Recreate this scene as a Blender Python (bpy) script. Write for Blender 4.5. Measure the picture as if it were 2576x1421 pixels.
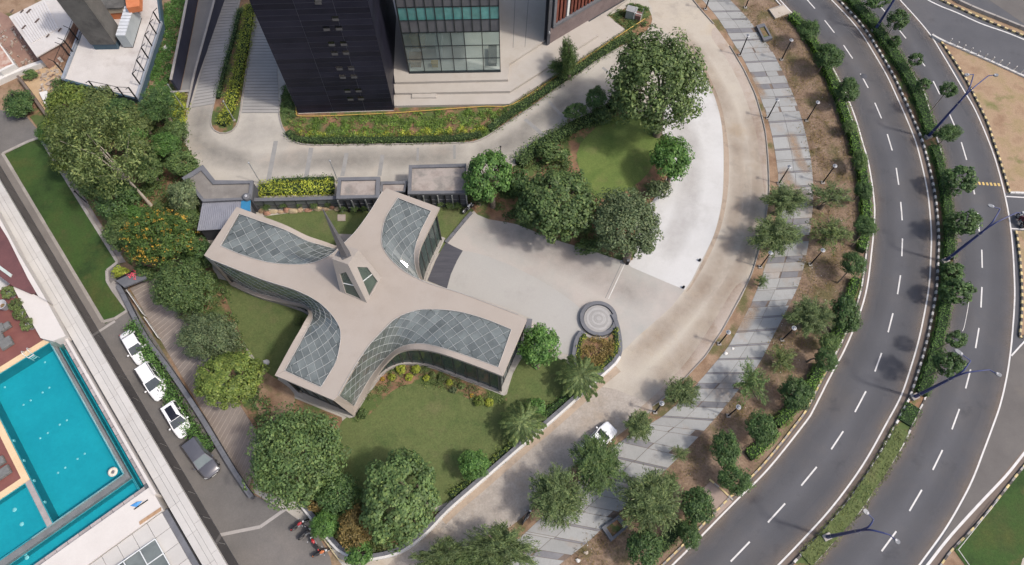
import bpy, math, random
import numpy as np
from mathutils import Vector

# ------------------------------------------------------------------ camera, sky, sun, exposure
for o in list(bpy.data.objects):
    bpy.data.objects.remove(o)
scene = bpy.context.scene
COL = scene.collection
F_PX, CAM_H, NADIR, CX, CY = 1717.0, 70.0, 1510.0, 1287.5, 710.5
TILT = math.atan((NADIR - CY) / F_PX)
cam_data = bpy.data.cameras.new('camera')
cam_data.sensor_width = 36.0
cam_data.lens = 36.0 * F_PX / 2575.0
cam_data.clip_end = 2000.0
cam = bpy.data.objects.new('camera', cam_data)
COL.objects.link(cam)
cam.location = (0, 0, CAM_H)
cam.rotation_euler = (TILT, 0, 0)
scene.camera = cam

SUN_EL, SUN_AZ = math.radians(54), math.radians(-19)      # direction the light comes from, azimuth from +X
sun_dir = Vector((math.cos(SUN_EL) * math.cos(SUN_AZ), math.cos(SUN_EL) * math.sin(SUN_AZ), math.sin(SUN_EL)))
world = bpy.data.worlds.new('World')
scene.world = world
world.use_nodes = True
wn = world.node_tree.nodes
sky = wn.new('ShaderNodeTexSky')
sky.sky_type = 'NISHITA'
sky.sun_disc = False
sky.sun_elevation = SUN_EL
sky.sun_rotation = math.pi / 2 - SUN_AZ
sky.air_density = 1.0
sky.dust_density = 4.0
sky.ozone_density = 0.6
wn['Background'].inputs['Strength'].default_value = 0.15
world.node_tree.links.new(sky.outputs['Color'], wn['Background'].inputs['Color'])
sun_data = bpy.data.lights.new('sun', 'SUN')
sun_data.energy = 2.0
sun_data.angle = math.radians(4.0)
sun_data.color = (1.0, 0.95, 0.88)
sun = bpy.data.objects.new('sun', sun_data)
COL.objects.link(sun)
sun.rotation_euler = sun_dir.to_track_quat('Z', 'Y').to_euler()
scene.view_settings.view_transform = 'Standard'
scene.view_settings.look = 'None'
scene.view_settings.gamma = 1.0
scene.view_settings.exposure = 0.47
scene.render.resolution_x, scene.render.resolution_y = 1024, 565
scene.cycles.max_bounces = 8
scene.cycles.transparent_max_bounces = 16
scene.cycles.caustics_reflective = False
scene.cycles.caustics_refractive = False

# ------------------------------------------------------------------ photo pixel -> place on a level of known height
_F = Vector((0, math.sin(TILT), -math.cos(TILT)))
_U = Vector((0, math.cos(TILT), math.sin(TILT)))
EYE = Vector((0, 0, CAM_H))
def ray(x, y):
    return _F * F_PX + Vector((1, 0, 0)) * (x - CX) - _U * (y - CY)
def G(x, y, z=0.0):
    d = ray(x, y)
    return EYE + d * ((z - CAM_H) / d.z)
def on_plane(x, y, p, n):
    d = ray(x, y)
    return EYE + d * ((p - EYE).dot(n) / d.dot(n))
def GL(pts, z=0.0):
    return [G(p[0], p[1], z) for p in pts]
def mpp(x, y, z=0.0):                      # metres per photo pixel at a place
    return (G(x, y, z) - EYE).length / ray(x, y).length
def cr(pts, n=6, closed=False):            # smooth curve through points
    P = [Vector(p) for p in pts]
    out = []
    N = len(P)
    rng = range(N) if closed else range(N - 1)
    for i in rng:
        p0 = P[(i - 1) % N] if closed or i > 0 else P[0]
        p1, p2 = P[i], P[(i + 1) % N]
        p3 = P[(i + 2) % N] if closed or i + 2 < N else P[-1]
        for k in range(n):
            t = k / n
            out.append(0.5 * ((2 * p1) + (p2 - p0) * t + (2 * p0 - 5 * p1 + 4 * p2 - p3) * t * t + (3 * p1 - p0 - 3 * p2 + p3) * t ** 3))
    if not closed:
        out.append(P[-1])
    return out
def crp(pts, n=5, closed=False):           # the same for pixel pairs
    return [(v.x, v.y) for v in cr([(p[0], p[1], 0) for p in pts], n, closed)]
def resample(pts, n):
    P = [Vector(p) for p in pts]
    L = [0.0]
    for a, b in zip(P, P[1:]):
        L.append(L[-1] + (b - a).length)
    out = []
    j = 0
    for i in range(n):
        s = L[-1] * i / (n - 1)
        while j < len(P) - 2 and L[j + 1] < s:
            j += 1
        d = L[j + 1] - L[j]
        out.append(P[j].lerp(P[j + 1], 0 if d == 0 else min(1, max(0, (s - L[j]) / d))))
    return out
def plen(P):
    return sum((b - a).length for a, b in zip(P, P[1:]))
def offset(P, d):                          # shift a level polyline sideways (positive: to its left)
    out = []
    for i, p in enumerate(P):
        a, b = P[max(0, i - 1)], P[min(len(P) - 1, i + 1)]
        t = (b - a)
        t.z = 0
        t.normalize()
        out.append(p + Vector((-t.y, t.x, 0)) * d)
    return out

# ------------------------------------------------------------------ materials
MATS = {}
def _mix(nt, a, b, fac, mode='MIX'):
    m = nt.nodes.new('ShaderNodeMix')
    m.data_type = 'RGBA'
    m.blend_type = mode
    for key, v in ((6, a), (7, b), (0, fac)):
        if hasattr(v, 'is_linked') or isinstance(v, bpy.types.NodeSocket):
            nt.links.new(v, m.inputs[key])
        elif key == 0:
            m.inputs[key].default_value = v
        else:
            m.inputs[key].default_value = (*v, 1) if len(v) == 3 else v
    return m.outputs[2]
def _noise(nt, vec, scale, detail=5, rough=0.6):
    n = nt.nodes.new('ShaderNodeTexNoise')
    n.inputs['Scale'].default_value = scale
    n.inputs['Detail'].default_value = detail
    n.inputs['Roughness'].default_value = rough
    nt.links.new(vec, n.inputs['Vector'])
    return n.outputs['Fac']
def _ramp(nt, fac, stops):
    r = nt.nodes.new('ShaderNodeValToRGB')
    el = r.color_ramp.elements
    while len(el) < len(stops):
        el.new(0.5)
    for e, (p, c) in zip(el, stops):
        e.position = p
        e.color = (*c, 1) if not isinstance(c, (int, float)) else (c, c, c, 1)
    nt.links.new(fac, r.inputs['Fac'])
    return r.outputs['Color']
def M(name, cols, scale=0.6, rough=0.85, bump=0.0, bscale=8.0, spec=0.35, metal=0.0, patch=None, pscale=0.12, pcut=(0.5, 0.62),
      fine=0.10, fscale=9.0, rnd=0.0, streak=None, coat=0.0, patch2=None, p2scale=0.3, p2cut=(0.55, 0.7)):
    """Surface with mottled colour (cols spread over a noise), worn patches of another colour and fine grain."""
    if name in MATS:
        return MATS[name]
    m = bpy.data.materials.new(name)
    m.use_nodes = True
    nt = m.node_tree
    b = nt.nodes['Principled BSDF']
    geo = nt.nodes.new('ShaderNodeNewGeometry')
    vec = geo.outputs['Position']
    if streak:
        mp = nt.nodes.new('ShaderNodeMapping')
        mp.inputs['Rotation'].default_value = (0, 0, streak[0])
        mp.inputs['Scale'].default_value = (streak[1], streak[2], 1)
        nt.links.new(vec, mp.inputs['Vector'])
        vec = mp.outputs['Vector']
    if len(cols) == 1:
        cols = [cols[0], tuple(c * 0.86 for c in cols[0])]
    stops = [(0.32 + 0.36 * i / (len(cols) - 1), c) for i, c in enumerate(cols)]
    col = _ramp(nt, _noise(nt, vec, scale), stops)
    if patch:
        pm = _ramp(nt, _noise(nt, vec, pscale, 6, 0.65), [(pcut[0], 0.0), (pcut[1], 1.0)])
        col = _mix(nt, col, patch, pm)
    if patch2:
        pm = _ramp(nt, _noise(nt, geo.outputs['Position'], p2scale, 8, 0.7), [(p2cut[0], 0.0), (p2cut[1], 1.0)])
        col = _mix(nt, col, patch2, pm)
    if fine:
        fm = _ramp(nt, _noise(nt, geo.outputs['Position'], fscale, 3, 0.7), [(0.25, 1 - fine), (0.75, 1 + fine)])
        col = _mix(nt, col, fm, 1.0, 'MULTIPLY')
    if rnd:
        oi = nt.nodes.new('ShaderNodeObjectInfo')
        rm = _ramp(nt, oi.outputs['Random'], [(0.0, 1 - rnd), (1.0, 1 + rnd)])
        col = _mix(nt, col, rm, 1.0, 'MULTIPLY')
    nt.links.new(col, b.inputs['Base Color'])
    b.inputs['Roughness'].default_value = rough
    b.inputs['Metallic'].default_value = metal
    b.inputs['Specular IOR Level'].default_value = spec
    b.inputs['Coat Weight'].default_value = coat
    b.inputs['Coat Roughness'].default_value = 0.06
    if bump:
        bn = nt.nodes.new('ShaderNodeBump')
        bn.inputs['Strength'].default_value = bump
        bn.inputs['Distance'].default_value = 0.05
        nt.links.new(_noise(nt, geo.outputs['Position'], bscale, 4), bn.inputs['Height'])
        nt.links.new(bn.outputs['Normal'], b.inputs['Normal'])
    MATS[name] = m
    return m
def leafmat(name, dark, light, trans=0.25, extra=None):
    if name in MATS:
        return MATS[name]
    m = bpy.data.materials.new(name)
    m.use_nodes = True
    nt = m.node_tree
    b = nt.nodes['Principled BSDF']
    geo = nt.nodes.new('ShaderNodeNewGeometry')
    stops = [(0.0, dark), (0.82, light), (0.97, (light[0] * 1.35, light[1] * 1.18, light[2] * 1.1))] if not extra else [(0.0, dark), (0.8, light), (0.9, extra)]
    col = _ramp(nt, geo.outputs['Random Per Island'], stops)
    big = _ramp(nt, _noise(nt, geo.outputs['Position'], 0.9, 3), [(0.3, 0.66), (0.7, 1.42)])
    col = _mix(nt, col, big, 1.0, 'MULTIPLY')
    oi = nt.nodes.new('ShaderNodeObjectInfo')
    col = _mix(nt, col, _ramp(nt, oi.outputs['Random'], [(0, 0.88), (1, 1.12)]), 1.0, 'MULTIPLY')
    nt.links.new(col, b.inputs['Base Color'])
    b.inputs['Roughness'].default_value = 0.55
    b.inputs['Specular IOR Level'].default_value = 0.3
    tr = nt.nodes.new('ShaderNodeBsdfTranslucent')
    nt.links.new(_mix(nt, col, (1.0, 1.25, 0.5), 1.0, 'MULTIPLY'), tr.inputs['Color'])
    mx = nt.nodes.new('ShaderNodeMixShader')
    mx.inputs[0].default_value = trans
    nt.links.new(b.outputs[0], mx.inputs[1])
    nt.links.new(tr.outputs[0], mx.inputs[2])
    nt.links.new(mx.outputs[0], nt.nodes['Material Output'].inputs['Surface'])
    MATS[name] = m
    return m
def filmmat(name, col, amount, scale=0.5):
    """Thin stain lying on a surface: uneven, partly see-through."""
    if name in MATS:
        return MATS[name]
    m = bpy.data.materials.new(name)
    m.use_nodes = True
    nt = m.node_tree
    b = nt.nodes['Principled BSDF']
    b.inputs['Base Color'].default_value = (*col, 1)
    b.inputs['Roughness'].default_value = 0.95
    b.inputs['Specular IOR Level'].default_value = 0.1
    geo = nt.nodes.new('ShaderNodeNewGeometry')
    f = _ramp(nt, _noise(nt, geo.outputs['Position'], scale, 6, 0.65), [(0.3, amount * 0.25), (0.7, amount)])
    at = nt.nodes.new('ShaderNodeAttribute')
    at.attribute_name = 'fade'
    mu = nt.nodes.new('ShaderNodeMath')
    mu.operation = 'MULTIPLY'
    nt.links.new(f, mu.inputs[0])
    nt.links.new(at.outputs['Fac'], mu.inputs[1])
    nt.links.new(mu.outputs[0], b.inputs['Alpha'])
    MATS[name] = m
    return m
def glassmat(name, tint, film, film_amt=0.35, rough=0.04, refl=1.0):
    """Window glass: see-through tint, a film of dust or painted-in brightness and sky reflection by Fresnel."""
    if name in MATS:
        return MATS[name]
    m = bpy.data.materials.new(name)
    m.use_nodes = True
    nt = m.node_tree
    nt.nodes.remove(nt.nodes['Principled BSDF'])
    geo = nt.nodes.new('ShaderNodeNewGeometry')
    tp = nt.nodes.new('ShaderNodeBsdfTransparent')
    tp.inputs['Color'].default_value = (*tint, 1)
    df = nt.nodes.new('ShaderNodeBsdfDiffuse')
    oi = nt.nodes.new('ShaderNodeObjectInfo')
    c = _ramp(nt, _noise(nt, geo.outputs['Position'], 0.7, 5), [(0.3, tuple(x * 0.75 for x in film)), (0.7, tuple(x * 1.25 for x in film))])
    c = _mix(nt, c, _ramp(nt, oi.outputs['Random'], [(0, 0.80), (1, 1.22)]), 1.0, 'MULTIPLY')
    nt.links.new(c, df.inputs['Color'])
    m1 = nt.nodes.new('ShaderNodeMixShader')
    m1.inputs[0].default_value = film_amt
    nt.links.new(tp.outputs[0], m1.inputs[1])
    nt.links.new(df.outputs[0], m1.inputs[2])
    gl = nt.nodes.new('ShaderNodeBsdfGlossy')
    gl.inputs['Roughness'].default_value = rough
    gl.inputs['Color'].default_value = (0.9, 0.95, 1, 1)
    fr = nt.nodes.new('ShaderNodeFresnel')
    pw_ = nt.nodes.new('ShaderNodeMath')          # the same reflection from either side of a pane
    pw_.operation = 'POWER'
    pw_.inputs[0].default_value = 1.0 + 0.55 * refl
    ml_ = nt.nodes.new('ShaderNodeMath')
    ml_.operation = 'MULTIPLY_ADD'
    ml_.inputs[1].default_value = -2.0
    ml_.inputs[2].default_value = 1.0
    nt.links.new(geo.outputs['Backfacing'], ml_.inputs[0])
    nt.links.new(ml_.outputs[0], pw_.inputs[1])
    nt.links.new(pw_.outputs[0], fr.inputs['IOR'])
    m2 = nt.nodes.new('ShaderNodeMixShader')
    nt.links.new(fr.outputs[0], m2.inputs[0])
    nt.links.new(m1.outputs[0], m2.inputs[1])
    nt.links.new(gl.outputs[0], m2.inputs[2])
    nt.links.new(m2.outputs[0], nt.nodes['Material Output'].inputs['Surface'])
    MATS[name] = m
    return m

# ------------------------------------------------------------------ mesh building
ORG = {}
def new_obj(name, data, loc=(0, 0, 0)):
    o = bpy.data.objects.new(name, data)
    COL.objects.link(o)
    o.location = loc
    return o
def tag(o, label=None, cat=None, group=None, kind=None):
    if label: o['label'] = label
    if cat: o['category'] = cat
    if group: o['group'] = group
    if kind: o['kind'] = kind
    return o
def thing(name, label, cat, loc=(0, 0, 0), rz=0.0, group=None, kind=None):
    o = new_obj(name, None, loc)
    o.empty_display_size = 0.3
    o.rotation_euler = (0, 0, rz)
    ORG[o] = Vector(loc)
    return tag(o, label, cat, group, kind)
class MB:
    """Collects faces in world (or, with local parents, thing) coordinates and links them as one mesh object."""
    def __init__(s):
        s.v, s.f, s.s = [], [], []
    def add(s, vs, fs, smooth=False):
        n = len(s.v)
        s.v += [tuple(v) for v in vs]
        s.f += [tuple(i + n for i in f) for f in fs]
        s.s += [smooth] * len(fs)
        return s
    def poly(s, pts):
        return s.add(pts, [tuple(range(len(pts)))])
    def prism(s, pts, z0, z1):
        pts = [Vector((p[0], p[1], 0)) for p in pts]
        area = sum(a.x * b.y - b.x * a.y for a, b in zip(pts, pts[1:] + pts[:1]))
        if area < 0:
            pts = pts[::-1]
        n = len(pts)
        vs = [(p.x, p.y, z0) for p in pts] + [(p.x, p.y, z1) for p in pts]
        fs = [tuple(range(n - 1, -1, -1)), tuple(range(n, 2 * n))] + [(i, (i + 1) % n, n + (i + 1) % n, n + i) for i in range(n)]
        return s.add(vs, fs)
    def box(s, c, size, rz=0.0):           # c: centre of the bottom face
        x, y, z = size[0] / 2, size[1] / 2, size[2]
        ca, sa = math.cos(rz), math.sin(rz)
        P = [(c[0] + a * ca - b * sa, c[1] + a * sa + b * ca) for a, b in ((-x, -y), (x, -y), (x, y), (-x, y))]
        return s.prism(P, c[2], c[2] + z)
    def bar(s, a, b, w, h, up=Vector((0, 0, 1))):   # a square bar from a to b
        a, b = Vector(a), Vector(b)
        d = (b - a).normalized()
        u = d.cross(up)
        if u.length < 1e-4:
            u = d.cross(Vector((1, 0, 0)))
        u.normalize()
        v = u.cross(d).normalized()
        u, v = u * w / 2, v * h / 2
        vs = [a - u - v, a + u - v, a + u + v, a - u + v, b - u - v, b + u - v, b + u + v, b - u + v]
        return s.add(vs, [(0, 1, 2, 3), (7, 6, 5, 4), (0, 4, 5, 1), (1, 5, 6, 2), (2, 6, 7, 3), (3, 7, 4, 0)])
    def tube(s, pts, rs, n=8, cap=True, smooth=True):
        P = [Vector(p) for p in pts]
        if not isinstance(rs, (list, tuple)):
            rs = [rs] * len(P)
        vs, fs = [], []
        ref = Vector((0.31, 0.95, 0.05))
        for i, p in enumerate(P):
            d = (P[min(i + 1, len(P) - 1)] - P[max(i - 1, 0)]).normalized()
            u = d.cross(ref)
            if u.length < 0.05:
                u = d.cross(Vector((0, 0, 1)))
            u.normalize()
            w = d.cross(u)
            for k in range(n):
                a = 2 * math.pi * k / n
                vs.append(p + (u * math.cos(a) + w * math.sin(a)) * rs[i])
        for i in range(len(P) - 1):
            for k in range(n):
                a, b = i * n + k, i * n + (k + 1) % n
                fs.append((a, b, b + n, a + n))
        s.add(vs, fs, smooth)
        if cap:
            s.add(vs[:n], [tuple(range(n))])
            s.add(vs[-n:], [tuple(range(n - 1, -1, -1))])
        return s
    def lathe(s, c, prof, n=20, smooth=True):       # prof: (radius, z) pairs
        vs, fs = [], []
        for r, z in prof:
            for k in range(n):
                a = 2 * math.pi * k / n
                vs.append((c[0] + r * math.cos(a), c[1] + r * math.sin(a), c[2] + z))
        for i in range(len(prof) - 1):
            for k in range(n):
                a, b = i * n + k, i * n + (k + 1) % n
                fs.append((a, b, b + n, a + n))
        return s.add(vs, fs, smooth)
    def strip(s, A, B, smooth=False):
        n = len(A)
        return s.add(list(A) + list(B), [(i, i + 1, n + i + 1, n + i) for i in range(n - 1)], smooth)
    def sweep(s, P, w, z0, z1, closed=False):       # wall of width w along a level polyline
        L, R = offset(P, w / 2), offset(P, -w / 2)
        if closed:
            m = len(P)
            def cen(i): return P[i % m]
            L, R = [], []
            for i in range(m):
                t = cen(i + 1) - cen(i - 1)
                t.z = 0
                t.normalize()
                nn = Vector((-t.y, t.x, 0)) * w / 2
                L.append(P[i] + nn); R.append(P[i] - nn)
            L.append(L[0]); R.append(R[0])
        def zf(z, i): return z[i % len(z)] if isinstance(z, (list, tuple)) else z
        n = len(L)
        vs = []
        for i in range(n):
            vs += [(L[i].x, L[i].y, zf(z0, i)), (R[i].x, R[i].y, zf(z0, i)), (R[i].x, R[i].y, zf(z1, i)), (L[i].x, L[i].y, zf(z1, i))]
        fs = []
        for i in range(n - 1):
            a, b = i * 4, i * 4 + 4
            for k in range(4):
                fs.append((a + k, a + (k + 1) % 4, b + (k + 1) % 4, b + k))
        if not closed:
            fs += [(3, 2, 1, 0), tuple(4 * (n - 1) + k for k in range(4))]
        return s.add(vs, fs)
    def build(s, name, mat, parent=None, local=False, sharp=False, bevel=0.0):
        if parent is not None:
            org = Vector((0, 0, 0)) if local else ORG[parent]
        else:
            xs, ys, zs = zip(*s.v)
            org = Vector(((min(xs) + max(xs)) / 2, (min(ys) + max(ys)) / 2, min(zs)))
        me = bpy.data.meshes.new(name)
        me.from_pydata([(x - org.x, y - org.y, z - org.z) for x, y, z in s.v], [], s.f)
        me.polygons.foreach_set('use_smooth', s.s)
        me.update()
        if mat: me.materials.append(mat)
        o = new_obj(name, me)
        if parent is not None:
            o.parent = parent
            ORG[o] = org
        else:
            o.location = org
            ORG[o] = org
        if bevel:
            bv = o.modifiers.new('bevel', 'BEVEL')
            bv.width = bevel
            bv.segments = 2
            bv.limit_method = 'ANGLE'
        return o
def share(src, name, parent, loc, rz=0.0, scale=(1, 1, 1), mat=None):
    """Another object on the same mesh data (alike pieces)."""
    o = new_obj(name, src if isinstance(src, bpy.types.Mesh) else src.data, loc)
    o.parent = parent
    o.rotation_euler = (0, 0, rz)
    o.scale = scale
    if mat:
        o.material_slots[0].link = 'OBJECT'
        o.material_slots[0].material = mat
    return o
def mesh_of(mb, name, mat):
    me = bpy.data.meshes.new(name)
    me.from_pydata(mb.v, [], mb.f)
    me.polygons.foreach_set('use_smooth', mb.s)
    me.update()
    if mat: me.materials.append(mat)
    return me
def copy_tree(o, parent=None):
    c = o.copy()
    COL.objects.link(c)
    c.parent = parent
    for ch in o.children:
        copy_tree(ch, c)
    return c
def sheet(name, px, z, mat, zpx=None, label=None, kind='structure', thick=0.0):
    """Ground surface outlined in the photograph (pixels taken on the ground level) laid at height z."""
    P = GL(px, 0.0 if zpx is None else zpx)
    mb = MB()
    mb.poly([(p.x, p.y, z) for p in P])
    o = mb.build(name, mat)
    if o.data.polygons[0].normal.z < 0:
        o.data.flip_normals()
    return tag(o, label, None, None, kind)
def film(name, P, w, z, mat, label, side=0):
    """Stain strip along a line that fades out across its width (side 0: both ways, +1/-1: away from the line) and at its ends."""
    prof = [(-.5, 0), (-.25, .7), (0, 1), (.25, .7), (.5, 0)] if side == 0 else [(0, 1), (.2, .7), (.45, .35), (.75, .1), (1, 0)]
    rows = [offset(P, w * k * (side or 1)) for k, _ in prof]
    n = len(P)
    m = MB()
    for a, b in zip(rows, rows[1:]):
        m.strip([(p.x, p.y, z) for p in a], [(p.x, p.y, z) for p in b])
    o = m.build(name, mat)
    if o.data.polygons[0].normal.z < 0:
        o.data.flip_normals()
    at = o.data.attributes.new('fade', 'FLOAT', 'POINT')
    vals = []
    for j in range(len(prof) - 1):
        for q in (j, j + 1):
            vals += [prof[q][1] * min(1, i / 4, (n - 1 - i) / 4) for i in range(n)]
    at.data.foreach_set('value', vals)
    return tag(o, label, None, None, 'structure')
UNIT = MB().box((0, 0, 0), (1, 1, 1))
# ------------------------------------------------------------------ surface materials
soil = M('soil', [(0.160, 0.096, 0.060), (0.240, 0.160, 0.104), (0.288, 0.200, 0.136)], 0.5, 0.95, 0.5, 6, patch=(0.104, 0.096, 0.040), pscale=0.22, pcut=(0.52, 0.62), fine=0.22)
dryground = M('dry_grass_soil', [(0.225, 0.143, 0.090), (0.300, 0.210, 0.135), (0.247, 0.188, 0.098)], 0.35, 0.95, 0.5, 6, patch=(0.150, 0.143, 0.056), pscale=0.3, pcut=(0.54, 0.68), fine=0.2)
verge = M('verge_soil', [(0.132, 0.086, 0.058), (0.195, 0.135, 0.094), (0.235, 0.17, 0.122)], 0.45, 0.95, 0.6, 5, patch=(0.105, 0.088, 0.042), pscale=0.33, pcut=(0.50, 0.64), fine=0.36, fscale=5, patch2=(0.26, 0.20, 0.13), p2scale=0.6, p2cut=(0.58, 0.75))
asphalt = M('asphalt', [(0.0749, 0.0755, 0.0832), (0.0902, 0.0902, 0.0978)], 0.25, 0.9, 0.25, 25, patch=(0.1037, 0.0960, 0.0936), pscale=0.07, pcut=(0.5, 0.72), fine=0.14, fscale=14, patch2=(0.0595, 0.0588, 0.0645), p2scale=0.35, p2cut=(0.58, 0.75))
asphalt_b = M('asphalt_worn', [(0.102, 0.093, 0.088), (0.128, 0.117, 0.109)], 0.3, 0.9, 0.25, 25, patch=(0.170, 0.145, 0.119), pscale=0.06, pcut=(0.55, 0.8), fine=0.12, fscale=14)
gutter = M('gutter_brown', [(0.128, 0.098, 0.081), (0.162, 0.128, 0.106)], 0.5, 0.92, 0.2, 20)
paint = M('road_paint', [(0.595, 0.578, 0.561), (0.493, 0.476, 0.459)], 1.2, 0.7, fine=0.12, patch=(0.340, 0.323, 0.306), pscale=0.6, pcut=(0.6, 0.75))
paint_y = M('yellow_paint', [(0.55, 0.38, 0.12), (0.45, 0.33, 0.14)], 1.2, 0.75, fine=0.15)
conc_drive = M('drive_concrete', [(0.2930, 0.2717, 0.2394), (0.3570, 0.3323, 0.2935), (0.4000, 0.3707, 0.3270)], 0.22, 0.85, 0.15, 10, patch=(0.2430, 0.2293, 0.2098), pscale=0.10, pcut=(0.5, 0.72), fine=0.07, patch2=(0.4080, 0.3585, 0.3044), p2scale=0.16, p2cut=(0.52, 0.72))
conc_road = M('road_concrete', [(0.3317, 0.2929, 0.2454), (0.3891, 0.3495, 0.2968), (0.4039, 0.3606, 0.2968)], 0.2, 0.88, 0.2, 10, patch=(0.3604, 0.2828, 0.1930), pscale=0.09, pcut=(0.55, 0.75), fine=0.08, patch2=(0.2782, 0.2525, 0.2212), p2scale=0.25, p2cut=(0.56, 0.76))
conc_court = M('court_concrete', [(0.3138, 0.2842, 0.2600), (0.3712, 0.3370, 0.3083), (0.3495, 0.3309, 0.3044)], 0.13, 0.85, 0.1, 10, patch=(0.3000, 0.2984, 0.2768), pscale=0.09, pcut=(0.48, 0.66), fine=0.05, patch2=(0.2960, 0.2741, 0.2531), p2scale=0.2, p2cut=(0.56, 0.78))
conc_grey = M('court_grey', [(0.3267, 0.3171, 0.3000), (0.3544, 0.3434, 0.3247)], 0.12, 0.85, 0.1, 10, patch=(0.3366, 0.3181, 0.2970), pscale=0.08, pcut=(0.46, 0.7), fine=0.05, patch2=(0.2970, 0.2878, 0.2722), p2scale=0.25, p2cut=(0.54, 0.76))
conc_white = M('white_concrete', [(0.451, 0.444, 0.434), (0.489, 0.486, 0.479)], 0.25, 0.8, 0.1, 10, patch=(0.425, 0.419, 0.412), pscale=0.12, pcut=(0.5, 0.7), fine=0.04, patch2=(0.396, 0.386, 0.373), p2scale=0.3, p2cut=(0.52, 0.78))
sand = M('sandy_dust', [(0.315, 0.247, 0.188), (0.360, 0.289, 0.225)], 0.6, 0.95, 0.3, 8, fine=0.12, patch=(0.262, 0.210, 0.165), pscale=0.5)
sand_l = M('pale_dust', [(0.34, 0.285, 0.24), (0.37, 0.32, 0.28)], 0.5, 0.95, 0.3, 8, fine=0.12, patch=(0.30, 0.24, 0.19), pscale=0.3)
gravel = M('pale_gravel', [(0.286, 0.252, 0.220), (0.357, 0.319, 0.281)], 0.9, 0.95, 0.6, 18, patch=(0.300, 0.238, 0.177), pscale=0.14, pcut=(0.52, 0.72), fine=0.16, fscale=5)
lawn_m = M('lawn_grass', [(0.066, 0.096, 0.030), (0.098, 0.120, 0.042), (0.074, 0.108, 0.034)], 0.28, 0.95, 0.7, 14, patch=(0.128, 0.118, 0.058), pscale=0.20, pcut=(0.56, 0.75), fine=0.28, fscale=6, patch2=(0.115, 0.135, 0.05), p2scale=0.7, p2cut=(0.54, 0.72))
lawn_g = M('green_grass', [(0.0218, 0.0447, 0.0109), (0.0361, 0.0722, 0.0151), (0.0420, 0.0602, 0.0168)], 0.22, 0.95, 0.7, 14, fine=0.28, fscale=6, patch=(0.0630, 0.0731, 0.0185), pscale=0.14, pcut=(0.52, 0.7), patch2=(0.0714, 0.0731, 0.0252), p2scale=0.5, p2cut=(0.57, 0.72))
lawn_f = M('fresh_lawn', [(0.085, 0.13, 0.03), (0.12, 0.16, 0.042), (0.095, 0.14, 0.034)], 0.28, 0.95, 0.7, 14, patch=(0.14, 0.13, 0.055), pscale=0.22, pcut=(0.55, 0.75), fine=0.25, fscale=6)
bed_m = M('bed_soil', [(0.10, 0.062, 0.038), (0.20, 0.115, 0.07), (0.27, 0.16, 0.09)], 0.5, 0.95, 0.6, 8, fine=0.25, patch=(0.07, 0.10, 0.03), pscale=0.35, pcut=(0.45, 0.55))
slab_a = M('paving_pale', [(0.251, 0.254, 0.247), (0.304, 0.304, 0.297)], 0.5, 0.85, 0.1, 10, rnd=0.08, fine=0.07, patch=(0.277, 0.218, 0.172), pscale=0.16, pcut=(0.54, 0.72), patch2=(0.20, 0.19, 0.18), p2scale=0.5, p2cut=(0.55, 0.75))
slab_b = M('paving_dark', [(0.140, 0.140, 0.150), (0.182, 0.178, 0.185)], 0.8, 0.85, 0.1, 10, rnd=0.10, fine=0.08, patch=(0.231, 0.189, 0.154), pscale=0.16, pcut=(0.62, 0.8))
kerb_w = M('kerb_white', [(0.561, 0.544, 0.518), (0.442, 0.425, 0.404)], 1.5, 0.8, 0.2, 12, rnd=0.12, fine=0.15)
kerb_k = M('kerb_black', [(0.055, 0.05, 0.048), (0.10, 0.09, 0.08)], 1.5, 0.8, 0.2, 12, rnd=0.2)
kerb_y = M('kerb_yellow', [(0.55, 0.43, 0.20), (0.45, 0.37, 0.22)], 1.5, 0.8, 0.2, 12, rnd=0.15, fine=0.15)
kerb_c = M('kerb_concrete', [(0.315, 0.292, 0.270), (0.255, 0.232, 0.210)], 1.0, 0.85, 0.2, 12, rnd=0.1)
stone_t = M('terrace_stone', [(0.350, 0.319, 0.283), (0.392, 0.360, 0.326)], 0.35, 0.7, 0.05, 10, patch=(0.322, 0.280, 0.231), pscale=0.15, pcut=(0.55, 0.75), fine=0.05)
slate = M('slate_coping', [(0.105, 0.108, 0.12), (0.14, 0.142, 0.155)], 0.8, 0.75, 0.1, 14, rnd=0.06)
slate_d = M('slate_dark', [(0.05, 0.052, 0.062), (0.075, 0.077, 0.088)], 0.8, 0.75, 0.1, 14)
white_w = M('white_wall', [(0.528, 0.512, 0.488), (0.592, 0.576, 0.552)], 0.6, 0.8, 0.1, 8, patch=(0.400, 0.352, 0.304), pscale=0.5, pcut=(0.62, 0.75))
roof_c = M('chapel_concrete', [(0.300, 0.258, 0.222), (0.330, 0.286, 0.248)], 0.35, 0.8, 0.06, 12, patch=(0.318, 0.280, 0.246), pscale=0.2, pcut=(0.45, 0.7), fine=0.05, patch2=(0.270, 0.232, 0.200), p2scale=0.45, p2cut=(0.52, 0.85))
roof_s = M('stained_roof_screed', [(0.225, 0.188, 0.169), (0.315, 0.277, 0.251), (0.270, 0.240, 0.217)], 0.6, 0.9, 0.2, 8, patch=(0.195, 0.180, 0.165), pscale=0.4, pcut=(0.52, 0.66), fine=0.12)
metal_g = M('grey_sheet_metal', [(0.20, 0.205, 0.24), (0.24, 0.245, 0.28)], 0.8, 0.6, spec=0.3)
black_p = M('black_paint', [(0.012, 0.012, 0.014), (0.02, 0.02, 0.022)], 2, 0.7, spec=0.2)
navy_p = M('navy_paint', [(0.022, 0.032, 0.11), (0.032, 0.045, 0.15)], 2, 0.4, spec=0.5)
lens_m = M('lamp_lens', [(0.42, 0.42, 0.44)], 4, 0.3, spec=0.6)
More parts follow.
